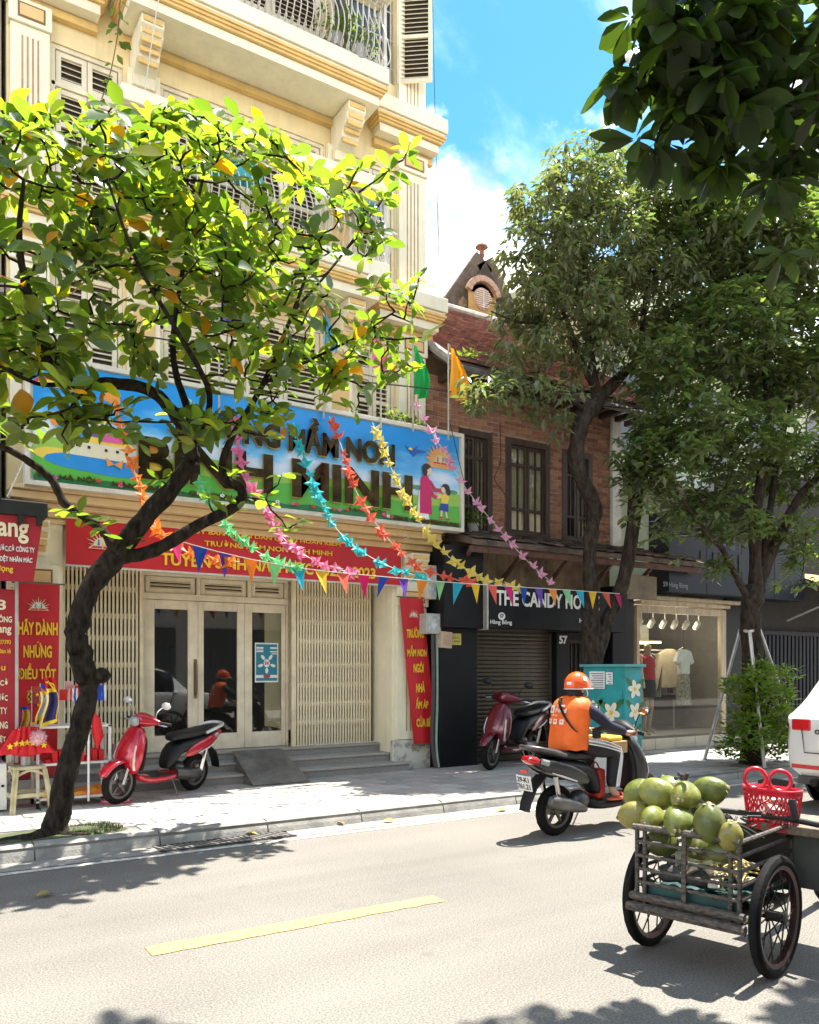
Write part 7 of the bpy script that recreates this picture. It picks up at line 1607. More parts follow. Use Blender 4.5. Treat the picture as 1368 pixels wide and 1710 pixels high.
# coconuts, each its own
M_coc = [mat('coconut_%d' % i, c, .42, col2=c2, scale=20, bump=.25, bscale=45, lo=.3, hi=.72, rvar=.1, streak=.55, sscale=4.0, streakcol=(.09, .055, .022)) for i, (c, c2) in enumerate((((.07, .095, .012), (.18, .20, .03)), ((.11, .125, .016), (.24, .24, .04)), ((.05, .07, .012), (.13, .14, .025)), ((.15, .135, .02), (.27, .23, .05))))]
def coconut(label, px, py, X, r_, tip, mi, parentless=True):
    c = U(px, py, X=X); t_ = T('coconut', label, 'coconut', c, 'green coconuts piled on the cart'); d = Vector(tip).normalized(); Mx = d.to_track_quat('Z', 'Y').to_matrix().to_4x4(); s = MB(); n = 20
    prof = [(.02, -1.08), (.30, -1.05), (.62, -.86), (.86, -.5), (.97, -.1), (.95, .3), (.80, .64), (.54, .92), (.27, 1.10), (.10, 1.19), (.02, 1.2)]
    s.rings([[(r_ * a * (1 + .08 * math.cos(3 * th_ + mi)) * math.cos(th_), r_ * a * (1 + .08 * math.cos(3 * th_ + mi)) * math.sin(th_), r_ * z * 1.12) for th_ in [6.28318 * j / n for j in range(n)]] for a, z in prof], True, Mx)
    s.build('husk', M_coc[mi], t_, smooth=True, sub=1)
    s = MB(); s.lathe([(.15 * r_, 1.22 * r_), (.17 * r_, 1.27 * r_), (.12 * r_, 1.35 * r_), (.03 * r_, 1.37 * r_)], 8, Mx)
    for k in range(3): a = k * 2.1; s.add([(.12 * r_ * math.cos(a), .12 * r_ * math.sin(a), 1.26 * r_), (.34 * r_ * math.cos(a + .5), .34 * r_ * math.sin(a + .5), 1.24 * r_), (.34 * r_ * math.cos(a - .5), .34 * r_ * math.sin(a - .5), 1.24 * r_), (.42 * r_ * math.cos(a), .42 * r_ * math.sin(a), 1.27 * r_)], [(0, 1, 3, 2)], Mx)
    s.build('stem_cap', mat('cap_brown', (.16, .12, .05), .8, col2=(.4, .34, .2), scale=30), t_)
CO = [('green coconut at the top left end of the pile', 1066, 1323, 3.65, 0.077, (-.3, .7, -.5), 0), ('large pointed coconut in the top row beside the left end one', 1099, 1326, 3.58, 0.088, (.3, -.6, -.3), 1), ('round coconut with a pale scar facing out, top row centre', 1145, 1329, 3.53, 0.078, (-1, -.3, -.1), 1), ('big smooth coconut at the right end of the top row', 1184, 1322, 3.75, 0.085, (.2, -.9, .3), 0),
      ('coconut jutting over the left corner post of the box', 1061, 1361, 3.51, 0.080, (-.3, .8, -.2), 3), ('small coconut tied with stalk ends, lower row', 1091, 1367, 3.46, 0.068, (-1, -.2, -.2), 1), ('coconut with split husk tip, centre of the lower row', 1133, 1371, 3.45, 0.082, (-.9, -.5, -.35), 0), ('dark green coconut standing upright at the right of the lower row', 1186, 1376, 3.46, 0.082, (-.1, 0, 1), 2), ('half sunken yellow-green coconut at the right corner', 1221, 1397, 3.49, 0.064, (-.2, -.2, 1), 3),
      ('shaded coconut inside the box under the left top rail', 1105, 1408, 3.55, 0.077, (-.6, .5, 0), 2), ('shaded coconut inside the box behind the centre upright', 1165, 1412, 3.55, 0.080, (-.7, -.5, 0), 2), ('shaded coconut inside the box near the right post', 1205, 1420, 3.53, 0.074, (-.3, -.8, 0), 2), ('coconut at the back of the pile, mostly hidden', 1120, 1322, 3.78, 0.080, (.1, .5, .6), 0), ('hidden coconut filling the middle of the pile', 1165, 1355, 3.68, 0.082, (.3, .2, .8), 2)]
for q in CO: coconut(*q)
bst = T('fruit_stalk_bundle', 'dark stalks and twigs lying across the coconuts', 'stalks', U(1215, 1370, X=3.6), world=True); s = MB()
for a, b in (((1165, 1335), (1262, 1402)), ((1172, 1340), (1250, 1398)), ((1168, 1350), (1240, 1405)), ((1205, 1368), (1275, 1400))): p, q = U(*a, X=3.6), U(*b, X=3.82); s.tube(curve_pts([p, p.lerp(q, .5) + Vector((0, 0, .012)), q], 5), .009, 6)
for k in range(22): p = U(random.uniform(1210, 1265), random.uniform(1360, 1402), X=3.85); s.tube(curve_pts([p, p + Vector((random.uniform(-.04, .04), random.uniform(-.06, .06), random.uniform(0, .03)))], 3), .007, 5)
for k in range(9): s.ell(U(random.uniform(1128, 1150), random.uniform(1292, 1306), X=3.5), .012, 7, 5)
s.build('twigs', mat('dark_stalk', (.035, .028, .022), .7, var=.4), bst)
# red basket
RB = T('red_basket', 'red plastic lattice basket with two ring handles on the cart', 'basket', U(1290, 1380, X=4.1), world=True); M_bk = mat('basket_red', (.55, .008, .025), .35, var=.08); bc = U(1290, 1376, X=4.12); rx, ry, hb = .07, .132, .215; s = MB()
def bpt(a, z): f_ = 1 + .18 * z / hb; return (bc.x + math.copysign(abs(math.cos(a)) ** .6, math.cos(a)) * rx * f_, bc.y + math.copysign(abs(math.sin(a)) ** .6, math.sin(a)) * ry * f_, bc.z - .02 + z)
n = 56
for d in (1, -1):
    for k in range(n // 2):
        pts = [bpt(6.28318 * (k * 2 + d * q * .75) / n, .02 + hb * .86 * q / 8) for q in range(9)]; s.tube(pts, .0048, 4)
for z in (0, .02, hb * .88, hb): s.tube([bpt(6.28318 * j / 40, z) for j in range(41)], .008, 5)
s.rings([[bpt(6.28318 * j / 40, z) for j in range(40)] for z in (0, .035)]); s.rings([[bpt(6.28318 * j / 40, z) for j in range(40)] for z in (hb * .9, hb)], False); s.build('lattice', M_bk, RB)
for dy, dx in ((.065, -.05), (-.075, -.035)):
    hc = Vector((bc.x + dx - .01, bc.y + dy, bc.z + hb + .035)); s = MB(); ring = [hc + Vector((-.032 * math.cos(t), .045 * math.cos(t), .055 * math.sin(t))) for t in [6.28318 * j / 24 for j in range(25)]]; s.tube(ring, .011, 8); s.build('handle', M_bk, RB, smooth=True)
s = MB()
for k in range(8): s.cbox((bc.x + random.uniform(-.05, .05), bc.y + random.uniform(-.06, .05), bc.z + .03 + .015 * k), (.06, .08, .02), (random.uniform(-.4, .4), random.uniform(-.4, .4), k))
tag(s.build('packets', mat('mixed_packets', (.5, .42, .1), .5, col2=(.15, .14, .4), scale=14)), 'coloured packets inside the red basket', 'packets')
bt = T('knife_handle', 'black handle sticking up behind the basket', 'handle', U(1322, 1345, X=3.9), world=True); p = U(1330, 1372, X=3.88); q = U(1322, 1335, X=3.88); s = MB(); s.bar(p, q, .035, .02); s.build('grip', M_plas, bt, bevel=.006)

for q in (CA, tp, hk, bx, gs): q.rotation_euler = (0, 0, R(12.7))
# ------------------------------------------------------------------ trees
rnd = random.Random(21)
def leaf_geo(L_, W_, fold=.18, curl=.12, rows=5):
    prof = (0.06, .45, .82, 1.0, .74, .12) if rows == 5 else (.15, 1.0, .15) if rows == 2 else (.1, .8, 1.0, .12)
    k = len(prof) - 1; vs = []
    for i, w_ in enumerate(prof):
        t = i / k; x = L_ * t; z = -curl * L_ * t * t; h_ = W_ / 2 * w_
        vs += [(x, -h_, z + fold * h_), (x, 0, z), (x, h_, z + fold * h_)]
    fs = []
    for i in range(k):
        a = 3 * i; fs += [(a, a + 3, a + 4, a + 1), (a + 1, a + 4, a + 5, a + 2)]
    return vs, fs
def frame(d, up):
    d = d.normalized(); y = up.cross(d)
    if y.length < 1e-4: y = Vector((1, 0, 0)).cross(d)
    y.normalize(); z = d.cross(y); return Matrix((d, y, z)).transposed()
M_bark = mat('dark_bark', (.008, .006, .0045), .95, spec=.15, col2=(.040, .030, .022), scale=22, bump=1.0, bscale=55, stretch=(1, 1, .35), streak=.5, sscale=2.0, streakcol=(.004, .003, .0025)); M_bark2 = mat('brown_bark', (.018, .013, .010), .95, spec=.15, col2=(.062, .046, .034), scale=18, bump=1.0, bscale=50, stretch=(1, 1, .4))
def blob_points(blobs, n, shell=.55):
    tot = [b[1][0] * b[1][1] * b[1][2] for b in blobs]; out = []
    for k in range(n):
        b = rnd.choices(blobs, tot)[0]
        while True:
            p = Vector((rnd.uniform(-1, 1), rnd.uniform(-1, 1), rnd.uniform(-1, 1)))
            if shell ** 2 * rnd.random() < p.length_squared < 1: break
        out.append((b[0] + Vector((p.x * b[1][0], p.y * b[1][1], p.z * b[1][2])), p))
    return out
def bough(ctrl, n=6, jit=.012):
    """ctrl: (px, py, Y, radius) -> smooth limb"""
    P_ = [(*U(c[0], c[1], Y=c[2]), c[3]) for c in ctrl]; q = curve_pts(P_, n)
    return [Vector(v[:3]) + Vector((rnd.uniform(-jit, jit),) * 3) * min(1, v[3] * 8) for v in q], [max(.006, v[3] * (1 + rnd.uniform(-.06, .06))) for v in q]
def grow_twigs(mb, nodes, tips, r0=.010, sag=.04):
    """each tip joins the nearest wood already there, so twigs branch off one another"""
    import mathutils
    tips = sorted(tips, key=lambda p: min((p - q).length_squared for q in nodes[::6]))
    kd = list(nodes)
    for p in tips:
        q = min(kd, key=lambda s_: (s_ - p).length_squared + .25 * max(0, s_.z - p.z)); d = p - q
        mid = [q + d * t + Vector((rnd.uniform(-.03, .03), rnd.uniform(-.03, .03), -sag * math.sin(t * 3.1) * d.length)) for t in (.33, .66)]
        mb.tube([q, *mid, p], [r0, r0 * .85, r0 * .7, r0 * .5], 5, False); kd += mid + [p]
def tree_thing(name, label, base, limbs, bark, trunk_n=14):
    t_ = T(name, label, 'tree', base, world=True); nodes = []
    for i, (nm, pts, rad) in enumerate(limbs):
        s = MB(); s.tube(pts, rad, trunk_n if i == 0 else 10)
        if i == 0:                                    # knobbly trunk
            s.v = [tuple(Vector(v) + Vector((mnoise.noise(Vector(v) * 7), mnoise.noise(Vector(v) * 7 + Vector((9, 0, 0))), 0)) * rad[0] * .22) for v in s.v]
        s.build(nm, bark, t_, smooth=2); nodes += pts[len(pts) // 4:] if i else pts[len(pts) // 2:]
    return t_, nodes
# ---- the near tree with broad leaves in whorls
A_t = [(88, 1398, 7.55, .155), (96, 1360, 7.55, .115), (118, 1270, 7.53, .105), (146, 1165, 7.5, .108), (140, 1110, 7.5, .115), (128, 1055, 7.5, .11), (150, 985, 7.5, .115), (195, 925, 7.48, .12), (250, 858, 7.45, .10), (300, 800, 7.42, .095), (322, 765, 7.4, .10)]
limbs = [('trunk', *bough(A_t, 6, .02))]
for c in ([(322, 765, 7.34, .09), (300, 705, 7.10, .075), (255, 655, 6.88, .068), (190, 640, 6.78, .062), (110, 640, 6.68, .058), (70, 580, 6.40, .05), (45, 480, 6.35, .042), (32, 400, 6.30, .03), (40, 300, 6.25, .018)],
          [(185, 935, 7.49, .09), (260, 918, 7.46, .085), (330, 878, 7.40, .078), (392, 846, 7.30, .07), (404, 818, 7.28, .062), (372, 792, 7.30, .055), (385, 735, 7.18, .042), (440, 640, 6.93, .032), (490, 520, 6.85, .024), (525, 420, 6.95, .016)],
          [(190, 915, 7.50, .055), (165, 880, 7.55, .05), (110, 842, 7.60, .05), (85, 800, 7.60, .047), (40, 765, 7.54, .04), (-30, 730, 7.41, .03)],
          [(322, 765, 7.34, .07), (318, 700, 7.20, .05), (290, 600, 6.92, .035), (300, 480, 6.95, .026), (345, 270, 6.95, .016)],
          [(330, 740, 7.25, .05), (350, 660, 6.75, .035), (300, 560, 6.25, .028), (230, 440, 6.05, .02), (180, 300, 5.95, .012)],
          [(440, 640, 6.93, .026), (520, 600, 6.88, .02), (600, 560, 6.95, .014), (660, 520, 7.00, .01)], [(490, 520, 6.85, .02), (560, 440, 6.95, .015), (640, 330, 7.05, .01)], [(110, 640, 6.68, .03), (60, 640, 6.47, .02), (-20, 600, 6.23, .014)]):
    limbs.append(('bough', *bough(c)))
limbs = [(n_, p_, [q * (.82 if n_ == 'trunk' else .72) for q in r_]) for n_, p_, r_ in limbs]
TA, nodesA = tree_thing('almond_tree', 'leaning street tree with dark twisted trunk and broad bright leaves', U(88, 1398, Y=7.55), limbs, M_bark, 18)
s = MB(); s.ell(U(170, 1128, Y=7.44), (.075, .09, .07), 10, 7); s.build('knot', M_bark, TA, smooth=2)
# buttress roots
for c in (((80, 1392, 7.5, .07), (50, 1402, 7.45, .055), (20, 1410, 7.5, .035), (-20, 1412, 7.5, .015)), ((90, 1392, 7.5, .06), (125, 1406, 7.42, .03), (150, 1412, 7.4, .012))):
    p_, r_ = bough(c, 5); s = MB(); s.tube([Vector((v.x, v.y, max(v.z, .12))) for v in p_], r_, 8); s.build('root', M_bark, TA, smooth=2)
def B(px, py, Y, rx, ry, rz): return (U(px, py, Y=Y), (rx, ry, rz))
blobsA = [B(30, 290, 6.40, 0.70, 0.64, 0.70), B(210, 290, 6.50, 0.75, 0.72, 0.58), B(370, 320, 6.60, 0.75, 0.72, 0.68), B(520, 370, 6.80, 0.56, 0.56, 0.47), B(620, 370, 6.90, 0.33, 0.32, 0.42), B(640, 520, 7.00, 0.30, 0.40, 0.33), B(110, 480, 6.50, 0.75, 0.72, 0.56), B(300, 500, 6.60, 0.80, 0.72, 0.66), B(470, 540, 6.80, 0.66, 0.64, 0.56), B(590, 610, 6.90, 0.39, 0.40, 0.30), B(50, 640, 6.50, 0.56, 0.48, 0.42), B(190, 720, 6.60, 0.47, 0.40, 0.26), B(430, 700, 6.70, 0.39, 0.36, 0.30), B(660, 640, 7.00, 0.19, 0.24, 0.19)]
blobsA += [B(250, 690, 6.6, .4, .4, .2), B(360, 670, 6.65, .4, .4, .24), B(460, 680, 6.8, .4, .4, .22), B(110, 700, 6.6, .4, .4, .18), B(550, 680, 6.95, .3, .3, .14), B(640, 590, 7.0, .3, .3, .25), B(30, 560, 6.5, .5, .5, .35), B(320, 740, 6.8, .25, .3, .12)]
tipsA = [(p, (n + Vector((0, 0, .9))).normalized()) for p, n in blob_points(blobsA, 420)]
for px, py in ((130, 860), (165, 870), (215, 905), (110, 850), (395, 850), (480, 880), (445, 830), (380, 790), (470, 790), (60, 700), (20, 720), (500, 870), (350, 830), (300, 690), (335, 690), (270, 800)): tipsA.append((U(px, py, Y=7.4 + rnd.uniform(-.15, .15)), Vector((rnd.uniform(-.3, .3), rnd.uniform(-.3, .3), .6)).normalized()))
for px, py in ((12, 180), (60, 210), (120, 215), (165, 190), (205, 190), (250, 200), (285, 175), (330, 200), (400, 205), (450, 235), (520, 280), (600, 275), (650, 280), (680, 250), (700, 460), (705, 560), (690, 610), (640, 400), (560, 300)): tipsA.append((U(px, py, Y=6.65 + rnd.uniform(-.3, .4)), Vector((rnd.uniform(-.3, .3), rnd.uniform(-.3, .3), 1)).normalized()))
LM = leaf_mat('almond_leaf', (.092, .135, .03), (.36, .49, .028), .28, .52, .6)
TINTS = [((1, 1, 1), 60), ((.75, .9, .8), 25), ((1.25, 1.15, .9), 20), ((2.0, 1.4, .5), 5), ((3.0, .95, .3), 2.6), ((.6, .75, .9), 14), ((.5, .6, .55), 26)]
def tint():
    c = rnd.choices([t[0] for t in TINTS], [t[1] for t in TINTS])[0]; v = rnd.uniform(.8, 1.2); return tuple(q * v for q in c)
def rosettes(tips, size, nl, droop, keep_px=None):
    """leaf placements: (origin, 3x3, length, width, tint)"""
    out = []
    for p, up in tips:
        k = rnd.randint(*nl); a0 = rnd.uniform(0, 6.28); ax = up.orthogonal().normalized(); ay = up.cross(ax)
        for i in range(k):
            a = a0 + 2.4 * i; el = rnd.uniform(*droop); d = (ax * math.cos(a) + ay * math.sin(a)) * math.cos(el) + up * math.sin(el); L_ = size * rnd.uniform(.55, 1.25) * (.75 if i > k - 3 else 1)
            out.append((p + d * .02 - up * .012 * i, frame(d, (up + Vector((rnd.uniform(-.3, .3), rnd.uniform(-.3, .3), 0))).normalized()), L_, L_ * rnd.uniform(.48, .62), tint()))
    return out
LV = rosettes(tipsA, .188, (5, 8), (-.35, .75))
def px_of(p): D = CT * p.x + ST * p.y; return (684 + 1368 * (ST * p.x - CT * p.y) / D, 1115 - 1368 * (p.z - EYE) / D, D)
def leaf_crown(tree, leaves, lm, nparts, name='leaf', plain=False):
    """nearest big leaves as their own objects, the rest one mass"""
    vis = [l for l in leaves if -40 < px_of(l[0])[0] < 1400 and -40 < px_of(l[0])[1] < 1750]; vis.sort(key=lambda l: -l[2] / px_of(l[0])[2] * (1 + .15 * rnd.random())); first = vis[:nparts]; ids = {id(l) for l in first}
    mass = MB()
    for l in leaves:
        if id(l) in ids: continue
        vs, fs = leaf_geo(l[2], l[3], rnd.uniform(.05, .4), rnd.uniform(-.05, .3)); mass.add(vs, fs, Matrix.Translation(l[0]) @ l[1].to_4x4(), l[4])
    cr = mass.build('crown', lm, tree, smooth=2, recalc=False); cr['kind'] = 'stuff'
    var = []
    for k in range(14):
        vs, fs = leaf_geo(1, rnd.uniform(.48, .62), rnd.uniform(.05, .4), rnd.uniform(-.05, .3)); s = MB(); s.add(vs, fs, None, (rnd.uniform(.8, 1.2),) * 3 if plain else tint()); var.append(s.mesh(name, lm, 2))
    for l in first:
        o = link(name, rnd.choice(var), cr, l[0], l[1].to_euler(), l[2])
    return cr
leaf_crown(TA, LV, LM, 295)
s = MB(); grow_twigs(s, nodesA, [p - up * .02 for p, up in tipsA], .011); o = s.build('twigs', M_bark, TA, smooth=2, recalc=False); o['kind'] = 'stuff'
# ---- forked tree before the brick house: small drooping leaves
limbs = [('trunk', *bough([(992, 1300, 8.6, .17), (990, 1200, 8.6, .15), (988, 1085, 8.6, .15), (986, 1000, 8.6, .11), (986, 900, 8.6, .10), (994, 850, 8.6, .105), (972, 800, 8.6, .11), (962, 755, 8.6, .115), (972, 705, 8.6, .12), (1000, 665, 8.6, .115)], 6, .02)),
         ('bough', *bough([(990, 1110, 8.58, .12), (1010, 1050, 8.55, .11), (1040, 975, 8.5, .10), (1056, 890, 8.5, .10), (1062, 830, 8.5, .11), (1062, 780, 8.5, .10), (1085, 725, 8.45, .085), (1130, 690, 8.4, .06), (1200, 600, 8.3, .04), (1250, 480, 8.3, .02)])),
         ('bough', *bough([(1000, 665, 8.6, .1), (1040, 625, 8.6, .075), (1070, 590, 8.6, .055), (1075, 520, 8.6, .04), (1090, 420, 8.6, .025), (1100, 320, 8.6, .014)])),
         ('bough', *bough([(1000, 668, 8.6, .085), (990, 620, 8.6, .06), (985, 540, 8.6, .045), (975, 420, 8.6, .03), (965, 300, 8.6, .014)])),
         ('bough', *bough([(990, 640, 8.6, .06), (965, 590, 8.65, .045), (945, 530, 8.7, .032), (900, 440, 8.8, .02), (875, 340, 8.8, .01)])), ('bough', *bough([(985, 690, 8.6, .04), (930, 655, 8.5, .03), (860, 645, 8.4, .02), (790, 660, 8.3, .01)])), ('bough', *bough([(945, 530, 8.7, .025), (880, 540, 8.8, .018), (820, 520, 8.9, .01)]))]
TB, nodesB = tree_thing('forked_tree', 'forked street tree with small drooping olive leaves before the brick house', U(992, 1300, Y=8.6), limbs, M_bark2)
blobsB = [B(915, 330, 8.8, .42, .8, .42), B(960, 290, 8.7, .5, .8, .4), B(1040, 320, 8.6, .6, .9, .55), B(905, 420, 8.8, .5, .8, .5), B(990, 420, 8.7, .8, 1.0, .7), B(885, 500, 8.8, .4, .7, .45), B(950, 530, 8.7, .7, .9, .6), B(1080, 480, 8.6, .7, 1.0, .7), B(880, 590, 8.7, .5, .6, .3), B(920, 670, 8.5, .5, .5, .25), B(810, 660, 8.35, .42, .4, .22), B(870, 640, 8.4, .4, .4, .25), B(1130, 400, 8.5, .7, 1.0, .8), B(1140, 560, 8.5, .55, .9, .6), B(1100, 650, 8.4, .4, .7, .4), B(930, 720, 8.45, .2, .2, .12), B(985, 600, 8.5, .35, .5, .3), B(1110, 300, 8.4, .5, .7, .4), B(1180, 330, 8.3, .5, .7, .5), B(1020, 560, 8.4, .4, .5, .4)]
LMB = leaf_mat('small_leaf', (.108, .132, .074), (.24, .32, .07), .27, .38, .7)
def small_leaves(tips, size, nl, dr, ratio=.42, tv=(.7, 1.3)):
    mb = MB()
    for p, n in tips:
        out = Vector((n[0], n[1], 0)); out = (out.normalized() if out.length > .05 else Vector((1, 0, 0))); a0 = rnd.uniform(0, 6.28)
        for i in range(rnd.randint(*nl)):
            a = a0 + 2.4 * i; h_ = Vector((math.cos(a), math.sin(a), 0)); d = (h_ * rnd.uniform(.5, 1) + out * .3 + Vector((0, 0, rnd.uniform(*dr)))).normalized(); L_ = size * rnd.uniform(.7, 1.25)
            vs, fs = leaf_geo(L_, L_ * ratio * rnd.uniform(.8, 1.2), rnd.uniform(.1, .5), rnd.uniform(0, .35), 2); v = rnd.uniform(*tv); y = rnd.uniform(.9, 1.25)
            mb.add(vs, fs, Matrix.Translation(p + h_ * rnd.uniform(0, .07) + Vector((0, 0, rnd.uniform(-.06, .06)))) @ frame(d, Vector((rnd.uniform(-.4, .4), rnd.uniform(-.4, .4), 1))).to_4x4(), (v * y, v, v * .9))
    return mb
tb = blob_points(blobsB, 2200); mb = small_leaves(tb, .13, (7, 10), (-1.0, .25)); o = mb.build('crown', LMB, TB, smooth=2, recalc=False); o['kind'] = 'stuff'
s = MB(); grow_twigs(s, nodesB, [q[0] for q in tb[::5]], .010); o = s.build('twigs', M_bark2, TB, smooth=2, recalc=False); o['kind'] = 'stuff'
# ---- staked tree on the right with a dense dark crown
limbs = [('trunk', *bough([(1258, 1282, 7.6, .2), (1256, 1220, 7.6, .15), (1256, 1100, 7.6, .145), (1254, 1020, 7.6, .15), (1262, 985, 7.6, .17)], 6, .02)),
         ('bough', *bough([(1262, 990, 7.6, .11), (1262, 930, 7.6, .09), (1260, 870, 7.6, .085), (1272, 800, 7.6, .08), (1285, 700, 7.6, .06), (1270, 560, 7.7, .04), (1240, 420, 7.8, .02)])), ('bough', *bough([(1266, 985, 7.6, .10), (1285, 930, 7.55, .085), (1310, 880, 7.5, .075), (1335, 830, 7.4, .065), (1390, 760, 7.3, .05), (1440, 600, 7.2, .03)])),
         ('bough', *bough([(1270, 960, 7.6, .06), (1280, 900, 7.6, .055), (1288, 840, 7.6, .05), (1300, 760, 7.6, .04), (1340, 600, 7.6, .025)])), ('bough', *bough([(1250, 1000, 7.6, .06), (1228, 960, 7.6, .05), (1205, 915, 7.6, .04), (1180, 890, 7.6, .035), (1130, 820, 7.7, .022), (1080, 740, 7.8, .012)]))]
TC, nodesC = tree_thing('staked_tree', 'staked street tree with several stems and dense dark green crown', U(1258, 1282, Y=7.6), limbs, M_bark2)
blobsC = [B(1180, 380, 7.9, .7, .9, .7), B(1270, 420, 7.7, .8, 1.1, .8), B(1360, 440, 7.5, .7, 1.1, .8), B(1200, 560, 7.8, .8, 1.1, .7), B(1310, 600, 7.6, .8, 1.1, .8), B(1400, 620, 7.4, .7, 1.0, .8), B(1140, 700, 7.8, .55, .8, .5), B(1240, 740, 7.7, .8, 1.0, .6), B(1350, 780, 7.5, .7, 1.0, .6), B(1100, 800, 7.9, .45, .6, .35), B(1180, 850, 7.8, .5, .7, .3), B(1290, 880, 7.6, .6, .7, .25), B(1370, 900, 7.4, .5, .6, .3), B(1200, 960, 7.7, .18, .25, .25), B(1330, 970, 7.5, .3, .4, .12), B(1060, 750, 8.0, .3, .4, .25), B(1150, 930, 7.7, .15, .2, .18), B(1280, 330, 7.8, .6, .8, .5), B(1370, 340, 7.6, .6, .8, .5), B(1100, 600, 7.9, .4, .6, .5), B(1120, 760, 7.7, .5, .6, .4), B(1060, 850, 7.9, .25, .3, .2), B(1230, 880, 7.6, .4, .5, .25), B(1335, 935, 7.4, .35, .4, .22), B(1140, 870, 7.8, .35, .4, .22), B(1105, 900, 7.9, .2, .25, .15), B(1190, 900, 7.7, .25, .3, .18), B(1055, 780, 8.2, .3, .3, .4), B(1090, 720, 8.1, .35, .4, .35)]
LMC = leaf_mat('glossy_dark_leaf', (.085, .114, .058), (.22, .33, .045), .27, .38, .7)
tcn = blob_points(blobsC, 3400); mb = small_leaves(tcn, .15, (7, 10), (-.6, .5), .46); o = mb.build('crown', LMC, TC, smooth=2, recalc=False); o['kind'] = 'stuff'
s = MB(); grow_twigs(s, nodesC, [q[0] for q in tcn[::7]], .010); o = s.build('twigs', M_bark2, TC, smooth=2, recalc=False); o['kind'] = 'stuff'
TP = T('tree_stake_frame', 'grey metal pipe frame staking the street tree', 'tree guard', U(1258, 1282, Y=7.6), world=True); tops = [U(1233, 1053, Y=7.75), U(1262, 1055, Y=7.42), U(1265, 1050, Y=7.85)]
feet = [U(1177, 1268, Z=.12), U(1277, 1282, Z=.12), U(1345, 1268, Z=.12)]
for k, (a, b) in enumerate(zip((U(1236, 1052, Y=7.8), U(1252, 1055, Y=7.4), U(1268, 1050, Y=7.6)), feet)): s = MB(); s.tube([a, b], .026, 8); s.build('leg', mat('galv_pipe', (.42, .41, .38), .45, metal=.5, var=.2), TP, smooth=True)
s = MB(); q_ = [U(1236, 1052, Y=7.8), U(1252, 1055, Y=7.4), U(1268, 1050, Y=7.6), U(1236, 1052, Y=7.8)]; s.tube(q_, .024, 8); s.build('collar', MATS['galv_pipe'], TP)
# shrub round its foot
SHB = T('leafy_shrub', 'round leafy shrub growing at the foot of the staked tree', 'shrub', U(1262, 1282, Y=7.5), world=True)
bl = [B(1250, 1150, 7.3, .35, .35, .3), B(1290, 1180, 7.3, .38, .35, .35), B(1240, 1220, 7.3, .3, .35, .3), B(1290, 1240, 7.3, .35, .3, .25), B(1310, 1130, 7.3, .15, .2, .15), B(1275, 1120, 7.3, .2, .2, .18), B(1225, 1250, 7.3, .2, .25, .15)]
ts = blob_points(bl, 330); mb = small_leaves(ts, .105, (6, 9), (-.2, .9), .5, (.8, 1.5)); o = mb.build('foliage', leaf_mat('shrub_leaf', (.075, .135, .025), (.25, .38, .03), .35, .45), SHB, smooth=2, recalc=False); o['kind'] = 'stuff'
s = MB(); bs = U(1262, 1275, Y=7.45)
for k in range(9): p = ts[k * 9][0]; s.tube(curve_pts([bs + Vector((rnd.uniform(-.1, .1), rnd.uniform(-.1, .1), 0)), bs.lerp(p, .5) + Vector((0, 0, .1)), p], 5), .012, 6)
s.build('stems', M_bark2, SHB, smooth=2)
# ---- overhanging tree on the near side
def W3(c, n=6): q = curve_pts(c, n); return [Vector(v[:3]) for v in q], [v[3] for v in q]
limbs = [('trunk', *W3([(5.0, -1.2, 0.1, .22), (4.95, -1.15, 1.5, .17), (4.9, -1.0, 3.0, .16), (4.8, -.6, 4.2, .15), (4.7, -.1, 5.2, .13)])), ('bough', *W3([(4.7, -.1, 5.2, .11), (4.7, 1.0, 6.0, .08), (4.6, 2.0, 6.2, .06), (4.2, 2.5, 5.8, .04), (3.7, 2.8, 5.4, .02)])), ('bough', *W3([(4.7, -.1, 5.2, .1), (4.4, 1.2, 6.8, .08), (4.0, 2.6, 7.6, .05), (3.6, 3.8, 7.9, .02)])), ('bough', *W3([(4.7, 1.0, 6.0, .06), (4.9, 2.0, 5.7, .045), (4.7, 2.4, 5.1, .03), (4.5, 2.6, 4.6, .015)]))]
TD, nodesD = tree_thing('overhanging_tree', 'dark leafy bough of a near tree hanging into the top right corner', (5.0, -1.2, .12), limbs, M_bark)
blobsD = [B(1140, 50, 2.57, 0.28, 0.26, 0.22), B(1220, 70, 2.47, 0.37, 0.26, 0.32), B(1310, 80, 2.42, 0.40, 0.26, 0.37), B(1180, 160, 2.57, 0.25, 0.26, 0.19), B(1280, 200, 2.67, 0.32, 0.26, 0.28), B(1360, 230, 2.57, 0.26, 0.26, 0.31), B(1075, 115, 2.77, 0.12, 0.21, 0.09), B(1110, 215, 2.72, 0.15, 0.21, 0.09), B(1230, 270, 2.67, 0.23, 0.26, 0.12), B(1350, 400, 2.52, 0.09, 0.17, 0.09), B(1015, 125, 2.82, 0.06, 0.09, 0.04), B(1250, 320, 2.67, 0.11, 0.17, 0.07), B(1300, 300, 2.62, 0.15, 0.17, 0.09), B(1100, 20, 2.57, 0.18, 0.26, 0.11), B(1165, 260, 2.72, 0.11, 0.17, 0.06),
          (Vector((4.5, 1.9, 6.4)), (.6, .35, .35)), (Vector((4.75, 3.0, 7.6)), (.4, .2, .2)), (Vector((3.62, 4.1, 8.0)), (.2, .2, .14)), (Vector((5.5, 2.0, 6.6)), (.8, .4, .4)), (Vector((4.9, 1.6, 7.0)), (.9, .8, .5)), (Vector((6.0, 1.8, 6.4)), (.8, .8, .5))]
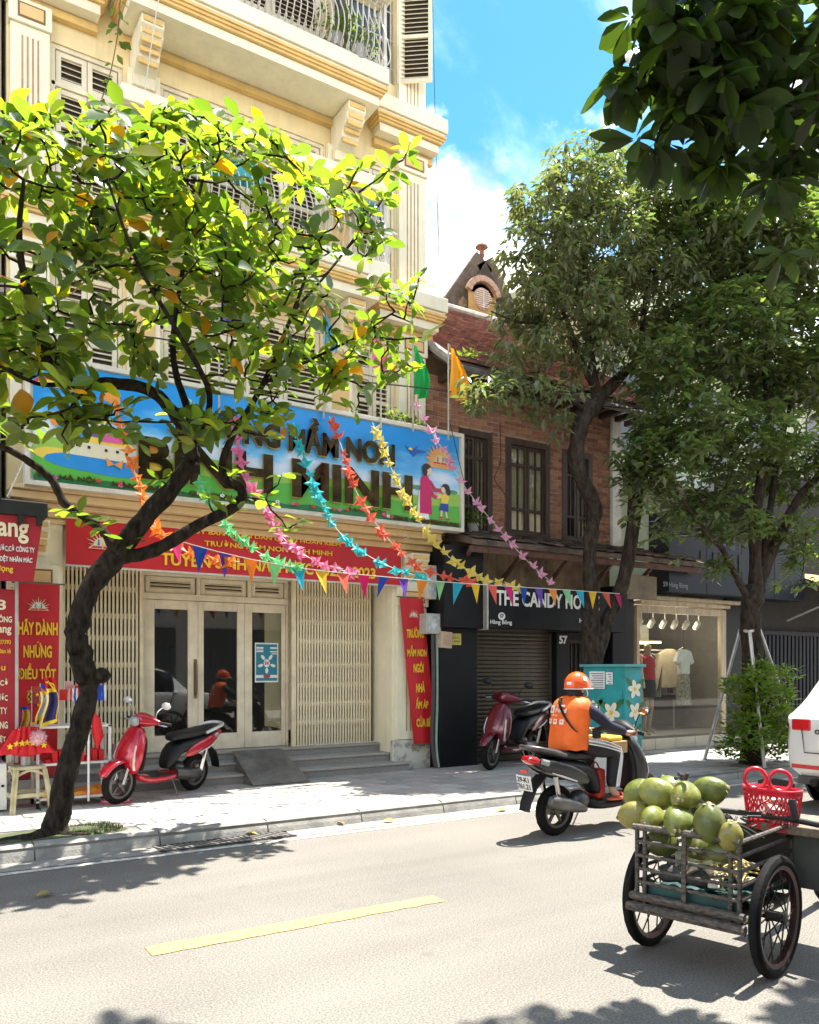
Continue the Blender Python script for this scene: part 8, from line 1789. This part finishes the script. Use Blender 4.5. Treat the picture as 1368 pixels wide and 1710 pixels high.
tipsD = [(p, Vector((rnd.uniform(-.5, .5), rnd.uniform(-.5, .5), -.15)).normalized()) for p, n in blob_points(blobsD, 700, .3)]
def shades_road(p):
    g_ = Vector((p.x - p.z * SUN.x / SUN.z, p.y - p.z * SUN.y / SUN.z, 0)); q = px_of(g_); return px_of(p)[1] < -20 and q[2] > 0 and q[1] < 1672 and -100 < q[0] < 1300
tipsD = [q for q in tipsD if not shades_road(q[0])]        # crown shaped for its shadow: unseen tips that would darken mid-road dropped
def hanging(tips, size):
    out = []
    for p, up in tips:
        for i in range(rnd.randint(6, 9)):
            a = 2.4 * i + rnd.uniform(0, .6); d = Vector((math.cos(a), math.sin(a), rnd.uniform(-1.3, .15))).normalized(); L_ = size * rnd.uniform(.65, 1.15); out.append((p + d * .02, frame(d, Vector((rnd.uniform(-.5, .5), rnd.uniform(-.5, .5), 1))), L_, L_ * rnd.uniform(.42, .55), tuple(q * rnd.uniform(.8, 1.2) for q in (1, 1, 1))))
    return out
LMD = leaf_mat('deep_green_leaf', (.018, .034, .008), (.075, .13, .010), .45, .42, .3)
leaf_crown(TD, hanging(tipsD, .19), LMD, 295, plain=True)
s = MB(); grow_twigs(s, nodesD, [p for p, _ in tipsD], .008); o = s.build('twigs', M_bark, TD, smooth=2, recalc=False); o['kind'] = 'stuff'
# ------------------------------------------------------------------ plants on the buildings, cables, litter
LMP = leaf_mat('potted_leaf', (.08, .15, .03), (.25, .38, .04), .4, .4)
def potted(label, px, py, Y, r_, n=30, size=.08, box=None):
    c = U(px, py, Y=Y); t_ = T('potted_plant', label, 'plant', c - Vector((0, 0, r_)), world=True); pts = [(c + Vector((rnd.uniform(-1, 1) * r_ * 1.4, rnd.uniform(-1, 1) * r_ * .6, rnd.uniform(-.7, .9) * r_)), Vector((0, 0, 1))) for _ in range(n)]
    mb = small_leaves(pts, size, (4, 6), (-.3, .9), .4); o = mb.build('leaves', LMP, t_, smooth=2, recalc=False); o['kind'] = 'stuff'
    s = MB()
    if box: s.box(c.x - box, c.x + box, Y - .1, Y + .08, c.z - r_ - .16, c.z - r_ * .6); s.build('planter', mat('turquoise_trough', (.02, .30, .32), .5, var=.15), t_, bevel=.008)
    else: s.lathe([(.07, -.14), (.095, .02), (.085, .02)], 14, Matrix.Translation(c - Vector((0, 0, r_ * .8)))); s.build('pot', mat('grey_pot', (.3, .28, .25), .7), t_, smooth=True)
potted('plant in a turquoise trough on the right window ledge', 605, 310, 9.72, .16, 40, .07, .32); potted('plant in a turquoise trough half hidden by the crown', 395, 262, 9.35, .12, 20, .06, .3)
potted('leafy pot plant behind the top balcony bars', 560, 45, 9.4, .15, 24); potted('trailing plant at the end of the top balcony', 598, 62, 9.3, .2, 36, .07)
potted('low leafy plants along the sign top beside the green flag', 690, 715, 9.62, .12, 40, .07); potted('thin green plant on the sign top behind the pink garland', 655, 700, 9.62, .1, 26, .07); potted('small fern on the canopy under the first brick house window', 790, 868, 9.8, .1, 20, .08)
potted('grassy weed tuft on the tiled roof edge', 778, 605, 9.6, .1, 26, .09); potted('pale weed on the canopy tiles before the third window', 985, 885, 9.6, .06, 20, .05)
hv = T('hanging_vine', 'thin vine with heart leaves trailing down from the top balcony', 'vine', U(200, 20, Y=9.3), world=True); vp = pline([(203, -40), (199, 30), (196, 60), (190, 95), (182, 130), (170, 165)], 9.3, 9.4); s = MB(); s.tube(vp, .006, 5); s.build('stem', mat('vine_stem', (.1, .08, .04), .8), hv)
mb = small_leaves([(p + Vector((rnd.uniform(-.03, .03), 0, 0)), Vector((0, 0, 1))) for p, _ in resample(vp, 12)], .085, (1, 3), (-.9, .1), .75); mb.build('leaves', LMP, hv, smooth=2, recalc=False)
def cable(label, pts, Y0, Y1, r_=.009, m_=None): s = MB(); s.tube(pline(pts, Y0, Y1), r_, 5); tag(s.build('cable', m_ or mat('black_cable', (.015, .015, .015), .6), recalc=False), label, 'cable')
cable('black cable strung from the school past the orange flag to the forked tree', [(520, 630), (690, 646), (830, 664), (1000, 678), (1180, 690), (1400, 700)], 9.2, 8.7); cable('white cord hanging down the left of the facade', [(270, -30), (255, 60), (240, 165)], 9.25, 9.4, .006, M_str)
cable('black cable crossing the left facade behind the crown', [(-40, 570), (60, 585), (200, 560), (330, 575), (520, 600)], 9.3, 9.2); cable('thin grey wire rising beside the school corner', [(722, -20), (727, 200), (733, 420), (735, 525)], 10.1, 10.1, .005); cable('white cord tied from the canopy up to the sign', [(12, 830), (40, 770), (70, 705)], 9.2, 9.4, .007, M_str)
cable('loose wire dangling from the brick house eave', [(835, 705), (836, 770), (826, 800), (845, 830), (850, 880)], 9.6, 9.5, .006); cable('tangled wire hanging over the canopy', [(750, 700), (790, 860), (815, 905), (812, 960), (838, 985)], 9.4, 9.2, .006)
for k, (px, py, c) in enumerate(((483, 1382, (.6, .16, .03)), (575, 1378, (.55, .2, .02)), (845, 1352, (.6, .35, .02)), (640, 1371, (.5, .3, .05)), (60, 1500, (.3, .22, .05)), (430, 1395, (.55, .4, .08)))):
    p = U(px, py, Z=.01); vs, fs = leaf_geo(.13, .075, .4, .2); s = MB(); s.add(vs, fs, Matrix.Translation(p + Vector((0, 0, .012))) @ Euler((.1, -.1, k * 1.7)).to_matrix().to_4x4()); tag(s.build('fallen_leaf', mat('fallen_%d' % k, c, .7), recalc=False), ('orange-red fallen leaf lying by the kerb below the ramp', 'rust fallen leaf in the gutter before the steps', 'yellow fallen leaf in the gutter before the scooter rider', 'tan fallen leaf near the gutter under the tall banner', 'olive fallen leaf on the shaded road at the left', 'pale yellow fallen leaf beside the drain grate')[k], 'leaf')
